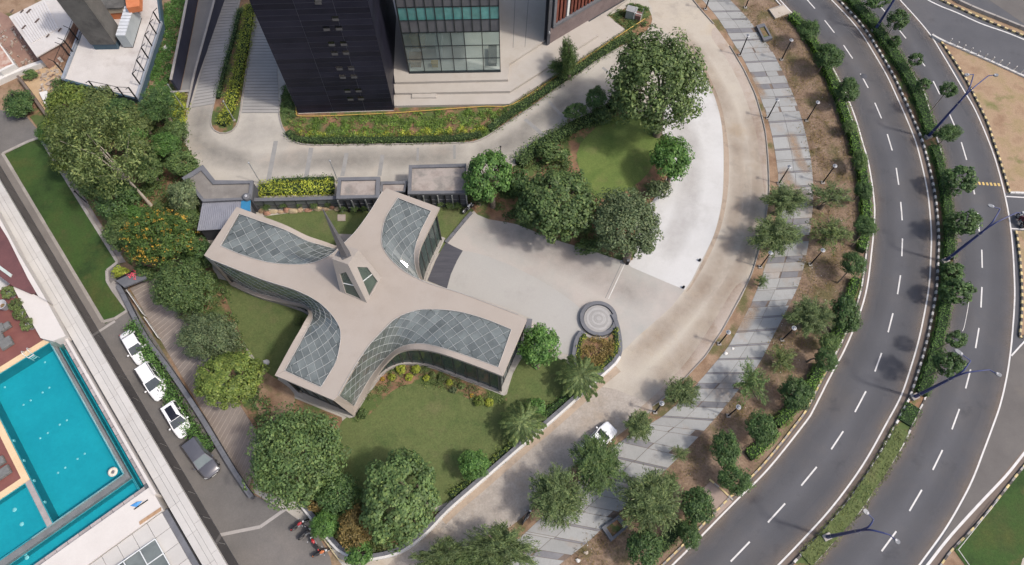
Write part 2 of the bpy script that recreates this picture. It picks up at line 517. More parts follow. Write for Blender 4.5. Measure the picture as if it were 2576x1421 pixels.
grey_m = M('grey_metal', [(0.30, 0.31, 0.32), (0.38, 0.39, 0.40)], 2, 0.5, metal=0.4)
alu = M('white_aluminium', [(0.62, 0.63, 0.62), (0.70, 0.71, 0.70)], 2, 0.5, metal=0.2)
bark = M('bark', [(0.13, 0.10, 0.075), (0.22, 0.18, 0.14)], 3, 0.95, 0.5, 14)
bark_p = M('pale_bark', [(0.34, 0.29, 0.24), (0.46, 0.40, 0.34)], 2, 0.95, 0.4, 14)

# ------------------------------------------------------------------ ground
mb = MB()
mb.poly([(-320, -220, 0), (320, -220, 0), (320, 380, 0), (-320, 380, 0)])
tag(mb.build('ground', soil), 'bare reddish brown soil under everything', kind='structure')

# ------------------------------------------------------------------ ring road
W_L = [(1925, -40), (1961, 0), (2016, 60), (2068, 125), (2112, 205), (2138, 262), (2156, 312), (2171, 365), (2181, 397), (2191, 450), (2197, 495), (2199.5, 530), (2197, 580), (2192, 630), (2183, 705), (2171, 760), (2151, 817), (2121, 885), (2086, 950), (2043, 1035), (2023, 1065), (1931, 1180), (1845, 1265), (1752, 1360), (1692, 1420), (1610, 1500)]
W_R = [(2052, -40), (2091, 0), (2136, 47), (2168, 87), (2201, 140), (2231, 192), (2258, 250), (2278, 295), (2302, 355), (2317, 410), (2331, 475), (2338, 530), (2342, 595), (2340, 655), (2337, 710), (2328, 770), (2311, 852), (2291, 922), (2266, 995), (2230, 1063), (2168, 1172), (2091, 1277), (2011, 1365), (1958, 1420), (1880, 1500)]
E_L = [(2122, -40), (2155, 0), (2183, 40), (2205, 60), (2244, 115), (2266, 145), (2295, 190), (2325, 240), (2346, 317), (2361, 370), (2369, 400), (2379, 450), (2387, 495), (2392, 530), (2396, 580), (2398, 630), (2398, 660), (2395, 710), (2389, 768), (2384, 793), (2374, 840), (2362, 888), (2342, 950), (2324, 1007), (2308, 1037), (2294, 1068), (2277, 1107), (2237, 1172), (2207, 1215), (2172, 1272), (2144, 1305), (2071, 1390), (2043, 1420), (1970, 1500)]
E_R = [(2226, -40), (2263, 0), (2306, 47), (2341, 90), (2366, 130), (2393, 175), (2423, 227), (2446, 265), (2466, 307), (2486, 355), (2503, 402), (2518, 455), (2531, 510), (2541, 570), (2547, 630), (2551, 710), (2551, 760), (2547, 822), (2541, 885), (2531, 950), (2516, 1015), (2499, 1065), (2473, 1135), (2448, 1200), (2421, 1255), (2376, 1332), (2316, 1415), (2255, 1500)]
wl, wr, el, er = (resample(cr(GL(c), 4), 120) for c in (W_L, W_R, E_L, E_R))
wlo = offset(wl, -0.45)          # carriageway edges a little outside the edge lines
wro = offset(wr, 0.55)
# (polylines run from the top of the photograph to its bottom: left of travel is the east side)
def lay(name, A, B, z, mat, label):
    m = MB()
    m.strip([(p.x, p.y, z) for p in A], [(p.x, p.y, z) for p in B])
    o = m.build(name, mat)
    if o.data.polygons[0].normal.z < 0:
        o.data.flip_normals()
    return tag(o, label, None, None, 'structure')
def lineof(P, w, z, name, mat, label, u0=0.0, u1=1.0):
    n = len(P)
    Q = P[int(u0 * (n - 1)):int(u1 * (n - 1)) + 1]
    return lay(name, offset(Q, w / 2), offset(Q, -w / 2), z, mat, label)
lay('road', wlo, wro, 0.012, asphalt, 'grey two lane carriageway curving past the footpath')
# east carriageway with the slip roads beyond it, one sheet under the islands
ea = [(2060, -90)] + E_L + [(2040, 1560), (2700, 1560), (2800, 1200), (2800, -90)]
sheet('road', ea, 0.008, asphalt, label='grey carriageway and slip roads east of the planted median')
sheet('road', [(2400, -60), (2575, 60), (2780, 150), (2780, -60)], 0.016, asphalt_b, label='worn brownish road in the top right corner')
sheet('road', [(2575, 862), (2543, 898), (2520, 1010), (2500, 1070), (2472, 1142), (2425, 1255), (2380, 1335), (2330, 1420), (2336, 1424), (2392, 1352), (2467, 1269), (2535, 1197), (2580, 1142), (2700, 1000), (2700, 760)], 0.016, asphalt_b, label='worn slip road lane joining from the right')
for P, w, nm in ((offset(wl, 0.0), 0.16, 'white edge line beside the verge hedge'), (wr, 0.16, 'white edge line beside the median kerb'), (er, 0.16, 'white line between carriageway and slip roads')):
    lineof(P, w, 0.022, 'road_marking', paint, nm)
lineof(offset(el, -0.0), 0.10, 0.022, 'road_marking', paint, 'thin faded edge line along the median', 0.62, 1.0)
def pxline(px, w, z, name, mat, label):
    P = resample(cr(GL(px), 4), 24)
    return lay(name, offset(P, w / 2), offset(P, -w / 2), z, mat, label)
pxline([(2318, -12), (2333, 0), (2368, 17), (2406, 32), (2468, 60), (2531, 82), (2590, 106)], 0.2, 0.022, 'road_marking', paint, 'white line along the slip road in the top right')
pxline([(2600, 1110), (2575, 1140), (2531, 1195), (2463, 1267), (2388, 1350), (2333, 1420), (2300, 1460)], 0.24, 0.022, 'road_marking', paint, 'white line beside the green corner lawn')
pxline([(2600, 835), (2575, 860), (2543, 895)], 0.16, 0.022, 'road_marking', paint, 'short white line where the slip road joins')
pxline([(2528, 494), (2560, 496), (2600, 498)], 0.16, 0.022, 'road_marking', paint, 'white stop line at the gap in the islands')
pxline([(2543, 575), (2560, 576), (2600, 577)], 0.16, 0.022, 'road_marking', paint, 'white line on the lower side of the gap')
# dusty shoulders, tyre wear and stains
dust_f = filmmat('dust_film', (0.22, 0.175, 0.14), 0.75, 0.35)
wear_f = filmmat('tyre_wear', (0.05, 0.048, 0.049), 0.18, 0.5)
for P, sg, nm in ((wl, 1, 'beside the verge'), (wr, -1, 'along the median on the west carriageway'), (el, 1, 'along the median on the east carriageway'), (er, -1, 'along the inner slip road line')):
    film('road_dust', P, 1.5, 0.0185, dust_f, 'tan road dust ' + nm, sg)
for A, B, nm in ((wl, wr, 'west'), (el, er, 'east')):
    for k, u in enumerate((.24, .75)):
        film('lane_wear', [a.lerp(b, u) for a, b in zip(A, B)], 2.6, 0.0205, wear_f, 'darker worn wheel path %s on the %s carriageway' % (['outside the dashes', 'inside the dashes'][k], nm))
lay('road_shoulder', offset(wl, -0.35), offset(wl, -0.08), 0.017, gutter, 'dusty shoulder beside the verge kerb')
pxline([(2438, 710), (2436, 760), (2425, 820), (2420, 833)], 0.06, 0.022, 'road_marking', paint, 'faint thin scratch line on the east carriageway')
def dash_group(segs, x0, label):
    root = thing('lane_dash', label, None, kind='structure')
    for (a, b, c, d) in segs:
        p, q = G(a, b), G(c, d)
        t = (q - p).normalized()
        n = Vector((-t.y, t.x, 0)) * 0.075
        m = MB()
        m.poly([(v.x, v.y, 0.022) for v in (p + n, p - n, q - n, q + n)])
        o = m.build('dash', paint, root)
        if o.data.polygons[0].normal.z < 0:
            o.data.flip_normals()
def z4(cx, cy, L):
    return [(cx + a * .25, cy + b * .25, cx + c * .25, cy + d * .25) for a, b, c, d in L]
dash_group(z4(1931, 0, [(395, 0, 472, 87), (570, 205, 668, 330), (760, 455, 852, 590), (930, 742, 1008, 885), (1075, 1035, 1142, 1192), (1200, 1350, 1250, 1515)])
           + z4(1931, 355, [(1290, 270, 1315, 440), (1335, 612, 1350, 797), (1353, 980, 1346, 1158), (1333, 1350, 1303, 1540)])
           + z4(1931, 710, [(1257, 312, 1208, 503), (1143, 712, 1075, 898), (985, 1097, 875, 1305)])
           + z4(1931, 1065, [(757, 78, 637, 260), (490, 437, 335, 625), (172, 805, 0, 995)]) + z4(1287.5, 1065, [(2390, 1190, 2200, 1388)]),
           0, 'white lane dashes down the middle of the west carriageway')
dash_group(z4(1931, 0, [(1115, 50, 1175, 115), (1322, 305, 1388, 388), (1500, 560, 1580, 668), (1662, 817, 1728, 950), (1820, 1137, 1888, 1290)])
           + z4(1931, 355, [(1945, 12, 1998, 190), (2050, 395, 2078, 535), (2110, 725, 2125, 910), (2150, 1093, 2155, 1275)])
           + z4(1931, 710, [(2152, 48, 2142, 253), (2122, 460, 2088, 663), (2038, 877, 1988, 1068), (1925, 1275, 1850, 1480)])
           + z4(1931, 1065, [(1755, 268, 1658, 467), (1547, 668, 1423, 880), (1290, 1085, 1143, 1285)]),
           0, 'white lane dashes down the middle of the east carriageway')
root = thing('rumble_marking', 'row of worn yellow squares painted across the lane', None, kind='structure')
for k in range(7):
    p = G(1931 + (2088 + k * 39) * .25, 355 + (423 + k * 2.6) * .25)
    MB().box((p.x, p.y, 0.022), (0.26, 0.42, 0.006), 0.05).build('painted_square', paint_y, root)
# tar patches and a drain cover
for i, (x, y, a, b, lab) in enumerate([(2411, 605, 0.55, 0.45, 'pale square patch in the lane below the second median tree'), (2172, 192, 0.5, 0.5, 'dark ring shaped manhole in the west carriageway')]):
    p = G(x, y)
    m = MB()
    if i == 0:
        m.box((p.x, p.y, 0.021), (a, b, 0.006), 0.2)
        tag(m.build('tar_patch', gutter), lab, kind='structure')
    else:
        m.lathe((p.x, p.y, 0.021), [(0.0, 0.006), (0.42, 0.006), (0.45, 0.0)], 20)
        tag(m.build('manhole_cover', slate_d), lab, 'manhole')

# ------------------------------------------------------------------ kerbs of separate stones
def kerb(label, P, w, h, mats, L, z=0.0, gap=0.03, name='kerb'):
    n = max(2, int(plen(P) / L) + 1)
    Q = resample(P, n)
    root = thing(name, label, None, (Q[0].x, Q[0].y, z), kind='structure')
    base = {}
    for i, (a, b) in enumerate(zip(Q, Q[1:])):
        mt = mats[i % len(mats)]
        if mt not in base:
            base[mt] = mesh_of(MB().box((0, 0, 0), (1, 1, 1)), 'kerbstone', mt)
        c = (a + b) / 2
        d = b - a
        share(base[mt], 'kerbstone', root, (c.x - Q[0].x, c.y - Q[0].y, 0), math.atan2(d.y, d.x), (d.length - gap, w * random.uniform(.94, 1.06), h * random.uniform(.92, 1.08)))
    return root
random.seed(5)
med_l = offset(wr, 0.75)          # west kerb of the median
med_r = offset(el, -0.05)
lay('gutter', offset(wr, 0.12), offset(wr, 0.68), 0.016, gutter, 'brown dusty gutter strip along the median')
kerb('black and white kerb on the west side of the median', med_l, 0.20, 0.26, [kerb_w, kerb_k], 0.46)
kerb('black and white kerb on the east side of the median', med_r, 0.16, 0.22, [kerb_w, kerb_k, kerb_w], 0.55)
lay('median_soil', offset(med_l, 0.1), offset(med_r, -0.1), 0.13, bed_m, 'brown soil strip of the planted median')
kerb('white kerb between the verge and the west carriageway', offset(wl, -0.62)[:78], 0.16, 0.16, [kerb_w, kerb_w, kerb_c], 0.55)
kerb('yellow and brown kerb at the lower end of the verge', offset(wl, -0.62)[78:], 0.16, 0.16, [kerb_y, kerb_c], 0.5)

# islands east of the road
isl = [(2366, 107), (2383, 132), (2406, 167), (2431, 207), (2451, 247), (2471, 287), (2486, 322), (2496, 355), (2508, 390), (2518, 422), (2528, 455), (2537, 485)]
sheet('traffic_island', isl + [(2700, 490), (2700, 250), (2575, 197)], 0.14, dryground, label='dry grassy triangular island right of the road')
kerb('yellow and black kerb of the triangular island', cr(GL(isl), 4), 0.2, 0.24, [kerb_y, kerb_k], 0.45)
lay('gutter', offset(cr(GL(isl), 4), -0.55), offset(cr(GL(isl), 4), -0.1), 0.018, gutter, 'brown gutter beside the triangular island')
kerb('white kerb closing the lower end of the island', GL([(2538, 486), (2575, 487), (2640, 489)]), 0.25, 0.22, [kerb_w], 0.6)
isl2 = [(2640, 580), (2553, 582), (2556, 600), (2563, 655), (2567, 710), (2568, 760), (2566, 810), (2562, 850), (2575, 845), (2640, 800)]
sheet('traffic_island', isl2, 0.14, dryground, label='small dry island at the right edge of the photo')
kerb('yellow and black kerb of the small right edge island', cr(GL(isl2[1:9]), 3), 0.2, 0.24, [kerb_y, kerb_k], 0.45)
# low white wall with posts on the upper side of the island
pw = resample(cr(GL([(2341, 91), (2366, 105), (2420, 128), (2500, 163), (2575, 197), (2680, 245)]), 4), 40)
r = thing('barrier_wall', 'low white kerb wall with short posts above the triangular island', 'wall', tuple(pw[0]))
MB().sweep(pw, 0.28, 0.0, 0.35).build('wall_base', kerb_w, r)
for zx, zy in ((1810, 432), (1880, 465), (1945, 497), (2018, 525), (2090, 558), (2163, 585), (2232, 618), (2308, 645), (2380, 675), (2455, 708), (2528, 742)):
    p = G(1931 + zx * .25, zy * .25 + 3)
    m = MB()
    m.lathe((p.x, p.y, 0.35), [(0.07, 0), (0.06, 0.5), (0.10, 0.55), (0.08, 0.66), (0.0, 0.7)], 8)
    m.build('post', kerb_w, r)
# divider strip in the top right
dv = GL([(2350, -12), (2368, 3), (2410, 22), (2460, 45), (2520, 70), (2590, 98)])
kerb('yellow and black kerb of the divider in the top right corner', cr(dv, 4), 0.22, 0.22, [kerb_y, kerb_k], 0.5)
dv2 = cr(GL([(2384, -8), (2400, 5), (2450, 28), (2500, 48), (2590, 84)]), 4)
lay('divider_soil', resample(offset(cr(dv, 4), 0.15), 20), resample(dv2, 20), 0.12, dryground, 'dry planted divider strip in the top right corner')
r = thing('barrier_wall', 'pale concrete crash barrier along the top right divider', 'wall', tuple(dv2[0]))
for i, (a, b) in enumerate(zip(resample(dv2, 8), resample(dv2, 8)[1:])):
    MB().bar(a + (b - a).normalized() * .03 + Vector((0, 0, .3)), b - (b - a).normalized() * .03 + Vector((0, 0, .3)), 0.3, 0.6).build('barrier_block', kerb_c, r)
# corner lawn at the lower right
cl = [(2600, 1142), (2575, 1170), (2531, 1225), (2463, 1310), (2393, 1382), (2365, 1420), (2330, 1470)]
sheet('lawn', cl + [(2560, 1470), (2575, 1395), (2640, 1330)], 0.10, lawn_g, label='bright green lawn in the lower right corner')
sheet('soil_bed', [(2396, 1383), (2424, 1420), (2450, 1470), (2330, 1470), (2362, 1420)], 0.104, soil, label='bare soil wedge below the corner lawn')
kerb('yellow and brown kerb along the corner lawn', cr(GL(cl), 3), 0.18, 0.18, [kerb_y, kerb_c, kerb_k], 0.5)
lay('gutter', offset(cr(GL(cl), 3), -0.9), offset(cr(GL(cl), 3), -0.12), 0.018, gutter, 'brown dusty gutter along the corner lawn')
fp = [G(2507, 1260, .45), G(2410, 1382, .45), G(2440, 1425, .45)]
r = thing('pipe_rail', 'low white pipe rail bent around the corner lawn', 'rail', (fp[1].x, fp[1].y, 0))
MB().tube(fp[:2], 0.035, 6).build('rail', kerb_w, r)
MB().tube(fp[1:], 0.035, 6).build('rail', kerb_w, r)
for k in range(5):
    p = fp[0].lerp(fp[1], k / 4)
    MB().tube([(p.x, p.y, 0.05), (p.x, p.y, .45)], 0.03, 6).build('post', kerb_w, r)
sheet('road', [(2560, 1440), (2570, 1405), (2640, 1340), (2700, 1440)], 0.11, conc_road, label='pale road sliver in the lower right corner')

# ------------------------------------------------------------------ verge, footpath, soil strip
vl = [(1790, -40), (1835, 0), (1855, 20), (1887, 55), (1912, 90), (1931, 112), (1958, 160), (1991, 230), (2013, 290), (2030, 355), (2041, 417), (2045, 480), (2043, 530), (2036, 592), (2026, 650), (2011, 710), (1993, 750), (1976, 785), (1950, 835), (1925, 885), (1900, 930), (1862, 975), (1830, 1015), (1790, 1062), (1727, 1130), (1650, 1205), (1550, 1295), (1477, 1365), (1407, 1420), (1330, 1490)]
ll = [(1722, -40), (1765, 0), (1806, 48), (1836, 96), (1868, 148), (1893, 200), (1917, 260), (1936, 320), (1948, 380), (1957, 450), (1957, 510), (1950, 560), (1940, 615), (1925, 665), (1908, 715), (1890, 760), (1862, 815), (1832, 870), (1800, 910), (1757, 960), (1712, 1005), (1662, 1050), (1562, 1107), (1480, 1190), (1390, 1275), (1310, 1350), (1240, 1421), (1190, 1480)]
vle = resample(cr(GL(vl), 4), 160)
lle = resample(cr(GL(ll), 4), 160)
lay('verge', vle, resample(offset(wl, -0.6), 160), 0.02, verge, 'reddish soil verge with dry grass between footpath and road')
lay('footpath', lle, vle, 0.024, gutter, 'bed of the pale slab footpath')
fpo = bpy.data.objects['footpath']
ORG_fp = fpo.location.copy()
random.seed(11)
na = len(lle)
Lp = plen([(a + b) / 2 for a, b in zip(lle, vle)])
def fpt(s, v, z):
    u = min(0.9999, max(0, s / Lp)) * (na - 1)
    i = int(u)
    a = lle[i].lerp(lle[i + 1], u - i)
    b = vle[i].lerp(vle[i + 1], u - i)
    p = a.lerp(b, v)
    return Vector((p.x, p.y, z))
def paver(s0, s1, v0, v1, mat):
    g = 0.025
    if s1 - s0 < 0.12 or v1 - v0 < 0.01:
        return
    w = 6.0
    P = [fpt(s0 + g, v0 + g / w, 0), fpt(s0 + g, v1 - g / w, 0), fpt(s1 - g, v1 - g / w, 0), fpt(s1 - g, v0 + g / w, 0)]
    zt = 0.055 + random.uniform(-.004, .004)
    m = MB()
    m.prism(P, 0.028, zt)
    m.build('paving_slab', mat, fpo)
s = 0.3
while s < Lp - 3:
    big = random.uniform(1.25, 2.0)
    sp = random.uniform(0.44, 0.50)
    paver(s, s + big, 0.0, sp, slab_a)
    paver(s, s + big, sp, 1.0, slab_a)
    s += big
    kind = random.random()
    if kind < 0.62:
        bw = 0.26
        if random.random() < .8: paver(s, s + bw, 0.0, sp, slab_b)
        else: paver(s, s + bw, 0.0, sp, slab_a)
        paver(s, s + bw, sp, 1.0, slab_b)
    else:
        bw = 0.85
        paver(s, s + bw, 0.02, sp * random.uniform(.85, 1), random.choice([slab_b, slab_b, slab_a]))
        paver(s, s + bw, sp, random.uniform(.8, 1.0), random.choice([slab_b, slab_a, slab_b]))
    s += bw
# concrete road inside the compound
kl = [(1712, -40), (1742, 0), (1762, 25), (1795, 62)]
kl2 = [(1835, 117), (1855, 150), (1872, 180), (1887, 212), (1900, 242), (1912, 282), (1922, 322), (1927, 355), (1932, 420), (1933, 490), (1926, 540), (1917, 595), (1905, 640), (1893, 680), (1880, 712), (1847, 775), (1817, 830), (1797, 860), (1775, 895), (1750, 922), (1722, 952), (1690, 985), (1640, 1022)]
kl3 = [(1600, 1060), (1540, 1105), (1440, 1175), (1370, 1245), (1300, 1312), (1240, 1350), (1120, 1421), (1080, 1470)]
lay('soil_strip', resample(cr(GL(kl + kl2 + kl3), 3), 120), resample(lle, 120), 0.03, soil, 'reddish soil strip between compound road and footpath')
mat_drive = conc_drive
compound = [(1590, -60), (1712, -60)] + crp(kl + kl2 + kl3, 2) + [(1020, 1470), (860, 1421), (800, 1340), (640, 1240), (620, 900), (500, 600), (440, 400), (452, 330), (480, 200), (600, -60)]
sheet('driveway', compound, 0.034, conc_drive, label='pale concrete driveway around the dark tower')
cr_px = [(1590, -60), (1712, -60)] + crp(kl + kl2 + kl3, 2) + [(1020, 1470), (900, 1425), (960, 1400), (1100, 1300), (1240, 1190), (1300, 1130), (1400, 1040), (1500, 950), (1545, 910), (1570, 860), (1640, 790), (1720, 730), (1790, 620), (1815, 500), (1820, 380), (1812, 300), (1790, 225), (1750, 160), (1700, 100), (1640, 60), (1640, 20)]
sheet('road', cr_px, 0.039, conc_road, label='pinkish concrete compound road curving down the picture')
sheet('gravel_road', crp([(1640, 1022), (1600, 1060), (1540, 1105), (1440, 1175), (1370, 1245), (1300, 1312), (1240, 1350), (1120, 1421), (1040, 1450), (960, 1440), (1060, 1345), (1110, 1290), (1240, 1190), (1330, 1110), (1420, 1030), (1500, 970)], 3, True), 0.045, gravel, label='pale gravel stretch of the compound road at its lower end')
sheet('dust_strip', crp([(1757, 150), (1780, 205), (1805, 270), (1818, 350), (1820, 430), (1816, 505), (1800, 578), (1770, 650), (1742, 707), (1725, 733), (1738, 722), (1780, 650), (1812, 574), (1829, 490), (1833, 400), (1826, 330), (1812, 262), (1780, 185)], 3, True), 0.044, sand, label='band of sandy dust beside the white crescent')
sheet('dust_strip', crp([(1800, 70), (1840, 130), (1885, 215), (1920, 330), (1927, 420), (1924, 500), (1914, 420), (1900, 330), (1868, 230), (1828, 150), (1790, 95)], 3, True), 0.044, sand_l, label='sandy dust along the soil strip kerb')
sheet('dust_strip', crp([(1880, 715), (1817, 830), (1750, 922), (1660, 1005), (1600, 1058), (1590, 1045), (1660, 980), (1730, 905), (1800, 800), (1850, 720)], 3, True), 0.0485, sand_l, label='sandy dust where the road meets the lower soil strip')
kerb('thin concrete kerb of the upper soil strip', cr(GL(kl), 4), 0.10, 0.14, [kerb_c], 0.9, z=0.03)
kerb('thin concrete kerb of the long soil strip', cr(GL(kl2), 4), 0.10, 0.14, [kerb_c], 0.9, z=0.03)
sheet('crescent_slab', crp([(1757, 162), (1777, 200), (1797, 245), (1812, 300), (1818, 355), (1819, 430), (1815, 505), (1800, 575), (1782, 620), (1760, 662), (1740, 703), (1722, 729)], 3) + [(1675, 710), (1587, 672), (1560, 655), (1600, 560), (1640, 470), (1660, 380), (1660, 300), (1700, 220)], 0.05, conc_white, label='bright white crescent of new concrete beside the trees')
court = [(1122, 612), (1150, 575), (1186, 536), (1240, 545), (1300, 565), (1380, 598), (1460, 625), (1575, 660), (1587, 672), (1675, 710), (1722, 729), (1690, 770), (1640, 815), (1600, 850), (1570, 880), (1548, 905), (1450, 890), (1400, 895), (1330, 870), (1330, 800), (1200, 750), (1075, 706)]
sheet('forecourt', court, 0.055, conc_court, label='wide pale concrete forecourt east of the chapel')
sheet('forecourt', crp([(1124, 726), (1134, 690), (1150, 655), (1166, 632), (1240, 650), (1330, 690), (1420, 745), (1480, 800), (1460, 845), (1445, 890), (1400, 880), (1330, 800), (1200, 750)], 3, True), 0.059, conc_grey, label='cooler grey sweep of concrete across the forecourt')
for i, (a, b) in enumerate((((1572, 662), (1530, 752)), ((1562, 664), (1522, 750)))):
    pxline([a, ((a[0] + b[0]) / 2, (a[1] + b[1]) / 2), b], 0.10 if i == 0 else 0.05, 0.062, 'gate_track', kerb_w if i == 0 else slate, ('pale sliding gate track across the forecourt', 'dark groove beside the sliding gate track')[i])
stain_f = filmmat('tyre_stain', (0.14, 0.135, 0.13), 0.42, 0.3)
dirt_f = filmmat('dirt_stain', (0.28, 0.205, 0.15), 0.45, 0.3)
for px, w, lab in (([(520, 250), (500, 310), (510, 360), (560, 395), (640, 412)], 1.6, 'dark tyre sweep at the foot of the left ramp'), ([(640, 412), (800, 402), (1000, 398), (1180, 392)], 1.8, 'dark tyre sweep along the tower driveway'), ([(1180, 392), (1260, 372), (1340, 315), (1480, 215)], 1.5, 'tyre sweep up the diagonal driveway')):
    P = resample(cr(GL(px), 5), 30)
    film('tyre_stain', P, w * 2.2, 0.0365, stain_f, lab)
for px, w, lab in (([(1880, 250), (1897, 330), (1903, 430), (1895, 540), (1868, 650), (1800, 780), (1720, 890), (1600, 1000)], 1.5, 'dirty wheel line beside the soil strip'), ([(1690, 60), (1760, 150), (1830, 280), (1858, 400), (1855, 520), (1815, 650), (1740, 760), (1640, 860), (1560, 940)], 1.4, 'dirty wheel line down the compound road')):
    P = resample(cr(GL(px), 5), 50)
    film('dirt_stain', P, w * 2, 0.0515, dirt_f, lab)
for px, w, lab in (([(1190, 560), (1300, 600), (1440, 660), (1560, 720), (1650, 760)], 4.5, 'faint brownish sweep across the upper forecourt'), ([(1700, 250), (1740, 400), (1720, 550), (1660, 660)], 3.5, 'greyish scuffs down the white crescent')):
    film('court_stain', resample(cr(GL(px), 5), 40), w, 0.0605, filmmat('court_stain', (0.27, 0.235, 0.215), 0.3, 0.4), lab)
for px, w, lab in (([(1960, 420), (1990, 470), (2030, 500)], 2.2, 'orange dust on the footpath above the feathery tree'), ([(1900, 760), (1880, 800), (1850, 840)], 1.8, 'orange dust on the footpath edge by the soil strip'), ([(1985, 330), (2010, 400), (2030, 440)], 1.6, 'sandy dust on the outer footpath edge'), ([(1880, 180), (1900, 215), (1925, 250)], 1.4, 'sandy dust on the upper footpath')):
    film('path_dust', resample(cr(GL(px), 5), 24), w, 0.062, filmmat('path_dust', (0.33, 0.235, 0.16), 0.85, 0.9), lab)
# sandy foot of the boundary wall
P = resample(cr(GL([(1552, 925), (1500, 968), (1440, 1022), (1380, 1075), (1320, 1125), (1260, 1178), (1200, 1230), (1150, 1272), (1112, 1308)]), 4), 40)
lay('sand_verge', offset(P, .55), offset(P, -.25), 0.0525, sand, 'sandy strip at the foot of the boundary wall')
# joints and strips across the driveway
for i, (a, b, w) in enumerate([((694, 355), (675, 455), .55), ((783, 372), (769, 452), .55), ((872, 385), (861, 443), .5), ((962, 390), (954, 443), .5), ((1320, 300), (1380, 352), .5), ((1380, 255), (1420, 300), .4), ((1515, 170), (1550, 200), .35), ((1051, 372), (1050, 405), .3), ((1143, 365), (1143, 400), .3)]):
    pxline([a, ((a[0] + b[0]) / 2, (a[1] + b[1]) / 2), b], w, 0.038, 'drain_strip', M('drain_strip', [(0.215, 0.21, 0.205), (0.26, 0.255, 0.245)], 1.0, 0.85), 'grey drain strip %s across the concrete driveway' % ['below the ramp island', 'second from the ramp island', 'third from the ramp island', 'fourth from the ramp island', 'beside the small street tree', 'upper one beside the small tree', 'next to the big tree', 'above the largest flat roof', 'right of the flat roofs'][i])
# ------------------------------------------------------------------ chapel
HR = 7.0
ROOF_T = 0.45
glass_c = glassmat('chapel_glass', (0.42, 0.50, 0.49), (0.158, 0.176, 0.170), 0.74, 0.06, 1.0)
glass_w = glassmat('chapel_wall_glass', (0.45, 0.55, 0.52), (0.05, 0.07, 0.064), 0.80, 0.12, 0.35)
mull_m = M('mullion_grey', [(0.31, 0.325, 0.32), (0.35, 0.365, 0.36)], 2, 0.5)
fin_m = M('mullion_dark', [(0.06, 0.06, 0.062)], 2, 0.5)
floor_c = M('chapel_floor', [(0.30, 0.285, 0.26), (0.36, 0.34, 0.31)], 0.6, 0.6)
A1, A2 = G(592, 520, HR), G(512, 640, HR)
B1, B2 = G(971, 475, HR), G(1109, 521, HR)
C1, C2 = G(1325, 803, HR), G(1264, 946, HR)
D1, D2 = G(691, 944, HR), G(839, 1007, HR)
CEN = (A1 + A2 + B1 + B2 + C1 + C2 + D1 + D2) / 8
def rot180(p):
    return Vector((2 * CEN.x - p[0], 2 * CEN.y - p[1], p[2]))
# lens between the south-east arm (flat) and the south-west arm (steep)
I3 = cr(GL([(1286, 829), (1219, 802), (1144, 782), (1069, 778), (1031, 785), (994, 802), (964, 830), (931, 865), (906, 900), (881, 940), (851, 994)], HR), 6)
def zcurve(pts, zs):
    return cr([G(x, y, z * HR) for (x, y), z in zip(pts, zs)], 6)
zf3 = [1, 1, .98, .86, .76, .60, .42, .26, .15, .10, .08]
O3 = zcurve([(1253, 924), (1194, 902), (1119, 877), (1069, 865), (1031, 866), (999, 877), (976, 895), (956, 917), (931, 950), (909, 987), (891, 1022)], zf3)
R3 = zcurve([(1264, 946), (1205, 923), (1122, 893), (1069, 880), (1031, 879), (1001, 887), (978, 906), (957, 931), (932, 970), (910, 1008), (889, 1046)], zf3)
# lens between the south-west arm (flat) and the west arm (steep)
I4 = cr(GL([(807, 974), (839, 922), (849, 897), (856, 860), (856, 830), (844, 805), (824, 780), (794, 755), (744, 730), (681, 710), (644, 697), (530, 652)], HR), 6)
zf4 = [1, 1, .98, .90, .74, .52, .30, .16, .10, .07, .06]
O4 = zcurve([(716, 932), (744, 882), (764, 845), (779, 817), (786, 797), (781, 779), (764, 766), (731, 758), (694, 748), (644, 735), (584, 708)], zf4)
R4 = zcurve([(691, 944), (731, 870), (756, 827), (769, 803), (776, 791), (773, 780), (762, 772), (731, 766), (694, 758), (644, 745), (580, 716)], zf4)
NL = 44
lenses = []
for I, O, R in ((I3, O3, R3), (I4, O4, R4)):
    I, O, R = resample(I, NL), resample(O, NL), resample(R, NL)
    lenses.append((I, O, R))
for k in (0, 1):
    lenses.append(tuple([rot180(p) for p in c] for c in lenses[k]))
chapel = thing('chapel', 'cross shaped concrete chapel with curved glass roofs and a spire', 'chapel', (CEN.x, CEN.y, 0))
# roof slab: cross outline around the four lenses
ends = [(C1, C2), (D1, D2)]
def inset(e1, e2):
    return e1, e2
out = []
seq = [(C1, C2, 0), (D2, D1, 1), (A2, A1, 2), (B1, B2, 3)]
